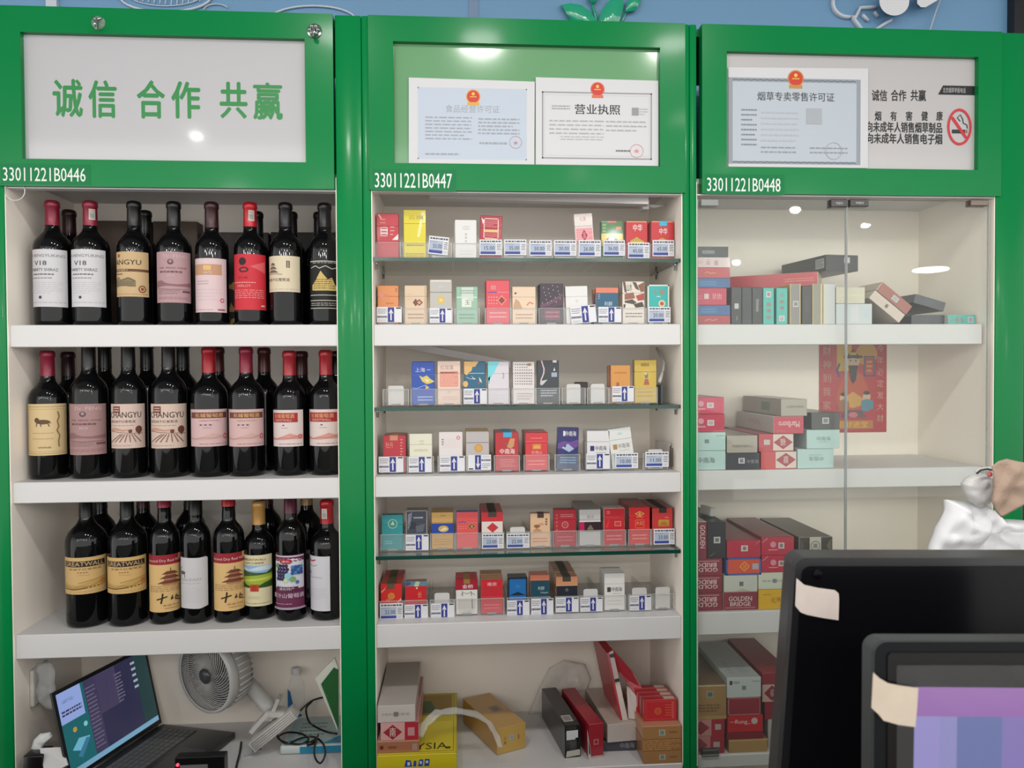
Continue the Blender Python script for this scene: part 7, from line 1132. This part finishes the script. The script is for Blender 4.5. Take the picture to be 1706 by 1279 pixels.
# tissue packet, paper slip, cable
p = floor_pt(528, 1256); mb = MB(); x0, x1 = X(484, 1240, 0.10), CABX[0][1]-0.006; yy = p.y
mb.box(x0-0.03, x1, yy, yy+0.16, ZB+0.0004, ZB+0.022, mat((214, 224, 224), 0.4, coat=0.2), 0.006, 2)
art(mb, [R(0.3, 0.15, 0.97, 0.9, (46, 146, 186))], plane_frame(x0-0.03, ZB, yy), x1-x0+0.03, 0.022)
art(mb, [R(0.05, 0.05, 0.97, 0.95, (186, 212, 212)), P([(0.62, 0.05), (0.97, 0.05), (0.97, 0.45), (0.86, 0.3)], (52, 150, 190)), L(0.2, 0.3, 0.6, 0.8, 4, (110, 140, 140), 0.3), L(0.1, 0.1, 0.4, 0.25, 1, (90, 190, 196), 0.4)], gen_frame((x0-0.03, yy, ZB+0.022), (1, 0, 0), (0, 1, 0)), x1-x0+0.03, 0.16)
tag(mb.build('tissue_packet'), 'flat turquoise and white packet under the black cable', 'packet')
zc_ = ZB+0.026
def fpt(px, py, dz=0.0): return floor_pt(px, py, zc_+dz)
cp = [(440, 1226, 0), (462, 1208, 0.004), (490, 1199, 0.008), (520, 1210, 0.006), (545, 1220, 0.003), (562, 1221, 0.0)]
cl = [(560, 1160, 0.05), (540, 1161, 0.045), (518, 1168, 0.035), (500, 1184, 0.03), (486, 1198, 0.022), (468, 1212, 0.012), (462, 1226, 0.004), (474, 1236, 0.0), (498, 1239, 0.0), (514, 1232, 0.003), (502, 1222, 0.005), (478, 1220, 0.003), (464, 1228, 0.001), (478, 1238, 0.002), (500, 1230, 0.004), (522, 1227, 0.004), (538, 1238, 0.002), (542, 1256, 0.0), (534, 1271, 0.0), (525, 1262, 0.002), (524, 1244, 0.004), (530, 1224, 0.01)]
o = floor_pt(500, 1225, zc_); t = thing('power_cable', 'looped black cable lying over the turquoise packet', 'cable', o)
def smooth(pts, n=5):
    out = []
    for i in range(len(pts)-1):
        p0, p1, p2, p3 = pts[max(i-1, 0)], pts[i], pts[i+1], pts[min(i+2, len(pts)-1)]
        for j in range(n):
            u = j/n; out.append(0.5*((2*p1)+(p2-p0)*u+(2*p0-5*p1+4*p2-p3)*u*u+(3*p1-p0-3*p2+p3)*u**3))
    return out+[pts[-1]]
mb = MB(); mb.tube(smooth([fpt(*q)-o for q in cl]), 0.0024, BLACKP, 8); mb.build('cord', t)
mb = MB(); mb.tube(smooth([fpt(520, 1168, 0.06)-o, fpt(510, 1180, 0.05)-o, fpt(514, 1200, 0.02)-o, fpt(525, 1210, 0.006)-o, fpt(545, 1219, 0.004)-o, fpt(562, 1222, 0.002)-o]), 0.0024, BLACKP, 8); mb.tube([fpt(512, 1240, 0.004)-o, fpt(522, 1236, 0.004)-o, fpt(527, 1230, 0.004)-o], [0.005, 0.006, 0.003], BLACKP, 8); mb.build('plug_end', t)
mb = MB(); a = floor_pt(404, 1266); mb.box(0, 0.062, 0, 0.05, 0, 0.0008, mat((222, 222, 224), 0.6)); art(mb, [R(0.5, 0.5, 0.85, 0.86, (110, 110, 112)), L(0.1, 0.15, 0.7, 0.4, 2, (150, 150, 150), 0.3)], gen_frame((0, 0, 0.0008), (1, 0, 0), (0, 1, 0)), 0.062, 0.05)
tag(mb.build('paper_slip', None, (a.x, a.y, ZB+0.0004), (0, 0, rad(28))), 'white printed paper slip with a grey square by the fan clamp', 'paper')
mb = MB(); pts = smooth([floor_pt(402, 1236, ZB+0.004), floor_pt(400, 1252, ZB+0.004), floor_pt(396, 1268, ZB+0.004), floor_pt(391, 1290, ZB+0.004)]); o = pts[0].copy(); mb.tube([p-o for p in pts], 0.003, BLACKP, 8)
tag(mb.build('thin_cable', None, o), 'short black cable running forward beside the paper slip', 'cable')
# network switch with a red lamp
a, b = at(291, 1263, -0.03), at(374, 1263, -0.03)
t = thing('network_switch', 'black network box with a lit red lamp in front of the laptop', 'electronics', (a.x, -0.03, ZB+0.0005)); w = b.x-a.x
hS = a.z-ZB
mb = MB(); mb.box(0, w, 0, 0.026, 0, hS, BLACKP, 0.0015); mb.box(w*0.1, w*0.66, -0.0005, 0.001, hS*0.62, hS*0.78, mat((120, 120, 120), 0.4)); mb.build('case', t)
mb = MB(); mb.lathe([(0, 0), (0.0034, 0), (0.0034, 0.002), (0.002, 0.003), (0, 0.003)], mat((255, 40, 60), 0.3, emit=6.0), 14, Matrix.Translation((w*0.06, 0, hS*0.80)) @ Matrix.Rotation(rad(90), 4, 'X')); mb.build('indicator_lamp', t)
# things by the inner wall of the wine cabinet
xl = CABX[0][0]+0.0024
a = at(45, 1136, 0.10); mb = MB(); z0, z1 = Z(45, 1167, 0.10), Z(45, 1107, 0.10); x1 = X(60, 1136, 0.07)
mb.box(xl, x1, 0.06, 0.13, z0, z1, mat((224, 222, 214), 0.4), 0.004, 2); tag(mb.build('wall_adapter'), 'white adapter box fixed on the inner wall beside the laptop screen', 'adapter')
pillow('plastic_bag', 'clear crumpled plastic bag between the wall adapter and laptop screen', 'plastic bag', [(62, 1104), (84, 1102), (92, 1118), (90, 1140), (97, 1165), (92, 1184), (76, 1180), (64, 1166), (60, 1150), (66, 1130)], 0.045, 0.012, clear('bag_film', (0.97, 0.97, 0.98), 0.14, 0.15, ior=1.12), amp=0.008, fr=30)
pillow('crumpled_bag', 'white crumpled plastic bag piece on the board beside the laptop', 'plastic bag', [(50, 1252), (56, 1232), (66, 1222), (84, 1219), (88, 1226), (72, 1242), (70, 1256), (60, 1262)], 0.03, 0.010, clear('pale_film', (0.95, 0.95, 0.95), 0.6, 0.2), amp=0.004, fr=30)
v = [at(66, 1246, 0.005), at(104, 1244, 0.005), at(113, 1274, -0.015), at(75, 1292, -0.015)]; mb = MB(); mb.hexa(v+[q_+Vector((0, 0.004, -0.002)) for q_ in v], mat((222, 222, 222), 0.6))
tag(mb.build('paper_sheet'), 'folded white paper leaning at the front corner of the laptop', 'paper')
a, b = at(37, 1260, -0.01), at(70, 1260, -0.01); mb = MB(); mb.box(a.x, b.x, -0.01, 0.04, ZB+0.0004, a.z, BLACKP, 0.003, 2); tag(mb.build('charger_block'), 'black charger block in the front corner below the wall adapter', 'charger')
# green booklet leaning on the other inner wall
xr = CABX[0][1]-0.0024
t = thing('green_booklet', 'dark green booklet leaning at the inner wall beside the water bottle', 'booklet', (0, 0, 0))
v = [at(564, 1216, 0.035), at(535, 1139, 0.035), at(556, 1112, 0.035), at(564, 1116, 0.035)]
def ext(v, d0, d1): return [q_+Vector((0, d0, 0)) for q_ in v]+[q_+Vector((0, d1, 0)) for q_ in v]
mb = MB(); mb.hexa(ext(v, 0, 0.002), mat((40, 96, 50), 0.35)); art(mb, [L(0.45, 0.75, 0.6, 0.8, 1, (150, 176, 150), 0.5)], gen_frame(v[0], v[3]-v[0], v[1]-v[0]), 0.02, 0.1); mb.build('cover', t)
v2 = [at(561, 1216, 0.04), at(524, 1131, 0.04), at(553, 1104, 0.04), at(562, 1216, 0.04)]
v2 = [at(562, 1217, 0.0385), at(525, 1130, 0.0385), at(557, 1096, 0.0385), at(563, 1112, 0.0385)]
mb = MB(); mb.hexa(ext(v2, 0, 0.010), mat((206, 210, 196), 0.6)); mb.build('pages', t)
# ------------------------------------------------------------------ counter displays, bags and cloth in front
def rr_outline(x0, y0, x1, y1, r, slant=0.0, n=8):                          # pixel outline with rounded top corner
    pts = [(x0+slant, y1)]
    for i in range(n+1): a = math.pi+math.pi/2*i/n; pts.append((x0+r+r*math.cos(a), y0+r+r*math.sin(a)))
    for i in range(n+1): a = 1.5*math.pi+math.pi/2*i/n; pts.append((x1-r+r*math.cos(a), y0+r+r*math.sin(a)))
    pts.append((x1, y1)); return pts
def slab(outline, Y0, Y1, m, edge, o, tilt=0.0, taper=1.0):
    p = [at(*q_, Y0)-o for q_ in outline]; zt = max(v.z for v in p); cx = sum(v.x for v in p)/len(p); cz = sum(v.z for v in p)/len(p)
    f = [Vector((v.x, v.y+(zt-v.z)*-tilt, v.z)) for v in p]; b = [Vector((cx+(v.x-cx)*taper, v.y+(Y1-Y0)+(zt-v.z)*-tilt, cz+(v.z-cz)*taper)) for v in p]; n = len(p)
    mb = MB(); mb.add(f+b, [list(range(n)), list(range(n, 2*n))[::-1]], m); mb.add(f+b, [(i, i+n, (i+1) % n+n, (i+1) % n) for i in range(n)], edge, True); return mb
def tape(parent, outline, Y, o, c=(200, 188, 180)):
    p = [at(*q_, Y)-o for q_ in outline]; n = len(p); mb = MB(); mb.add(p+[v+Vector((0, 0.0006, 0)) for v in p], [list(range(n)), list(range(n, 2*n))[::-1]]+[(i, i+n, (i+1) % n+n, (i+1) % n) for i in range(n)], noisy('masking_tape', c, tuple(int(q_*0.92) for q_ in c), 60, 0.7)); return mb.build('tape', parent)
GLB = mat((14, 14, 18), 0.2, 0.14, name='glossy_black_plastic'); SAT = mat((52, 54, 58), 0.35, name='satin_black_plastic')
Ym = -0.86; o = at(1500, 1050, Ym)
m1 = thing('counter_monitor', 'large black counter monitor with a tape piece at its top corner', 'monitor', o)
slab(rr_outline(1322, 926, 1990, 1450, 20, -38), Ym+0.012, Ym+0.05, SAT, SAT, o, 0.0, 0.985).build('rear_shell', m1)
slab(rr_outline(1325, 929, 1990, 1450, 18, -36), Ym, Ym+0.012, mat((26, 27, 30), 0.3), SAT, o).build('front_bezel', m1)
slab(rr_outline(1336, 943, 1980, 1448, 16, -32), Ym-0.0016, Ym-0.0002, GLB, GLB, o).build('glass_panel', m1)
mb = MB(); c_ = at(1362, 956, Ym-0.002)-o; mb.lathe([(0, 0), (0.006, 0), (0.006, 0.0015), (0, 0.0015)], mat((8, 8, 9), 0.5, 0.1), 20, Matrix.Translation(c_) @ Matrix.Rotation(rad(90), 4, 'X')); mb.build('camera_eye', m1)
tape(m1, [(1327, 963), (1340, 974), (1362, 979), (1391, 983), (1397, 988), (1398, 996), (1397, 1033), (1370, 1029), (1345, 1024), (1334, 1020), (1325, 1009)], Ym-0.003, o)
Yd = -1.04; o = at(1600, 1180, Yd)
m2 = thing('customer_display', 'small customer display with a purple screen under plastic film', 'monitor', o)
slab(rr_outline(1457, 1069, 1960, 1652, 22, -4), Yd+0.006, Yd+0.03, mat((46, 50, 52), 0.35), mat((70, 74, 76), 0.35), o).build('rear_shell', m2)
slab(rr_outline(1457, 1069, 1960, 1652, 22, -4), Yd, Yd+0.006, mat((24, 26, 28), 0.35, 0.1), mat((66, 70, 72), 0.4, 0.3), o).build('bezel', m2)
slab(rr_outline(1479, 1087, 1955, 1650, 8, -2), Yd-0.0016, Yd-0.0002, mat((26, 24, 24), 0.25, 0.2), GLB, o).build('glass_panel', m2)
scr = [(1524, 1144), (1760, 1146), (1760, 1400), (1520, 1400)]; p = [at(*q_, Yd-0.0022)-o for q_ in scr]
mb = MB(); ux = p[1]-p[0]; uz = p[0]-p[3]; es = lambda c: mat(c, 0.15, emit=1.05)
art(mb, [R(0, 0, 1, 1, es((132, 128, 182))), R(0, 0.81, 1, 1, es((140, 92, 162))), R(0.30, 0.0, 0.62, 0.81, es((92, 104, 156))), R(0.0, 0.0, 0.18, 0.81, es((138, 130, 188))), R(0.62, 0.3, 1, 0.81, es((120, 106, 170)))], gen_frame(p[3], ux, uz), ux.length, uz.length, 0.15); mb.build('screen', m2)
n = 22; vs = []; fs = []
for i in range(n+1):
    for j in range(n+1):
        px, py = 1494+(1900-1494)*i/n, 1108+(1420-1108)*j/n; q_ = at(px, py, Yd-0.006)-o; q_.y -= 0.0026*max(0.0, noise.noise(Vector((i*0.35-j*0.22, j*0.12, 3.1)))+0.5*noise.noise(Vector((i*0.9-j*0.6, 1.7, j*0.2)))); vs.append(q_)
for i in range(n):
    for j in range(n): a = i*(n+1)+j; fs.append((a, a+1, a+n+2, a+n+1))
mb = MB(); mb.add(vs, fs, FILM, True); mb.build('film', m2)
tape(m2, [(1455, 1120), (1466, 1130), (1480, 1138), (1500, 1142), (1530, 1146), (1528, 1180), (1525, 1211), (1496, 1207), (1472, 1200), (1464, 1190), (1452, 1179)], Yd-0.0075, o, (192, 178, 160))
# bags and cloth heaped behind the monitor
BAGW = clear('white_bag_plastic', (0.95, 0.95, 0.97), 0.86, 0.3, (0.86, 0.86, 0.88))
pillow('plastic_bag', 'crumpled white plastic bag heaped behind the large black monitor', 'plastic bag', [(1530, 985), (1546, 930), (1560, 889), (1575, 850), (1577, 832), (1600, 834), (1622, 838), (1650, 846), (1672, 868), (1720, 868), (1790, 880), (1800, 985)], -0.62, 0.03, BAGW, amp=0.016, fr=22, seed=2.0, rings=12)
t = pillow('paper_roll', 'white rolled bag with a red mark on the heap beside the brown cloth', 'plastic bag', [(1605, 806), (1611, 796), (1622, 790), (1640, 789), (1654, 796), (1656, 818), (1648, 838), (1634, 848), (1622, 840), (1610, 824)], -0.645, 0.016, mat((224, 222, 220), 0.5), amp=0.004, fr=30, seed=5)
mb = MB(); o = t.location.copy(); mb.tube([at(1627, 789, -0.662)-o, at(1634, 783, -0.664)-o, at(1645, 781, -0.664)-o, at(1654, 783, -0.66)-o], 0.003, mat((60, 58, 60), 0.5), 8, 0.5); mb.build('dark_band', t)
mb = MB(); q_ = at(1649, 790, -0.682)-o; mb.lathe([(0, 0), (0.0042, 0), (0.003, 0.002), (0, 0.0022)], mat((214, 96, 96), 0.5), 14, Matrix.Translation(q_) @ Matrix.Rotation(rad(90), 4, 'X')); mb.build('red_mark', t)
pillow('white_flap', 'small white folded flap standing over the dark band of the heap', 'plastic bag', [(1624, 786), (1632, 779), (1648, 777), (1653, 780), (1652, 784), (1636, 786)], -0.625, 0.006, mat((226, 226, 226), 0.5), amp=0.001)
pillow('cleaning_cloth', 'folded brown grey cloth lying on the white plastic bags', 'cloth', [(1653, 776), (1663, 768), (1677, 764), (1700, 769), (1740, 776), (1780, 800), (1750, 838), (1712, 838), (1690, 850), (1668, 862), (1659, 852), (1652, 836), (1658, 812)], -0.69, 0.008, noisy('brown_cloth', (166, 144, 128), (142, 120, 104), 40, 0.9, 0.4, 300), amp=0.012, fr=20, seed=8, rings=12)
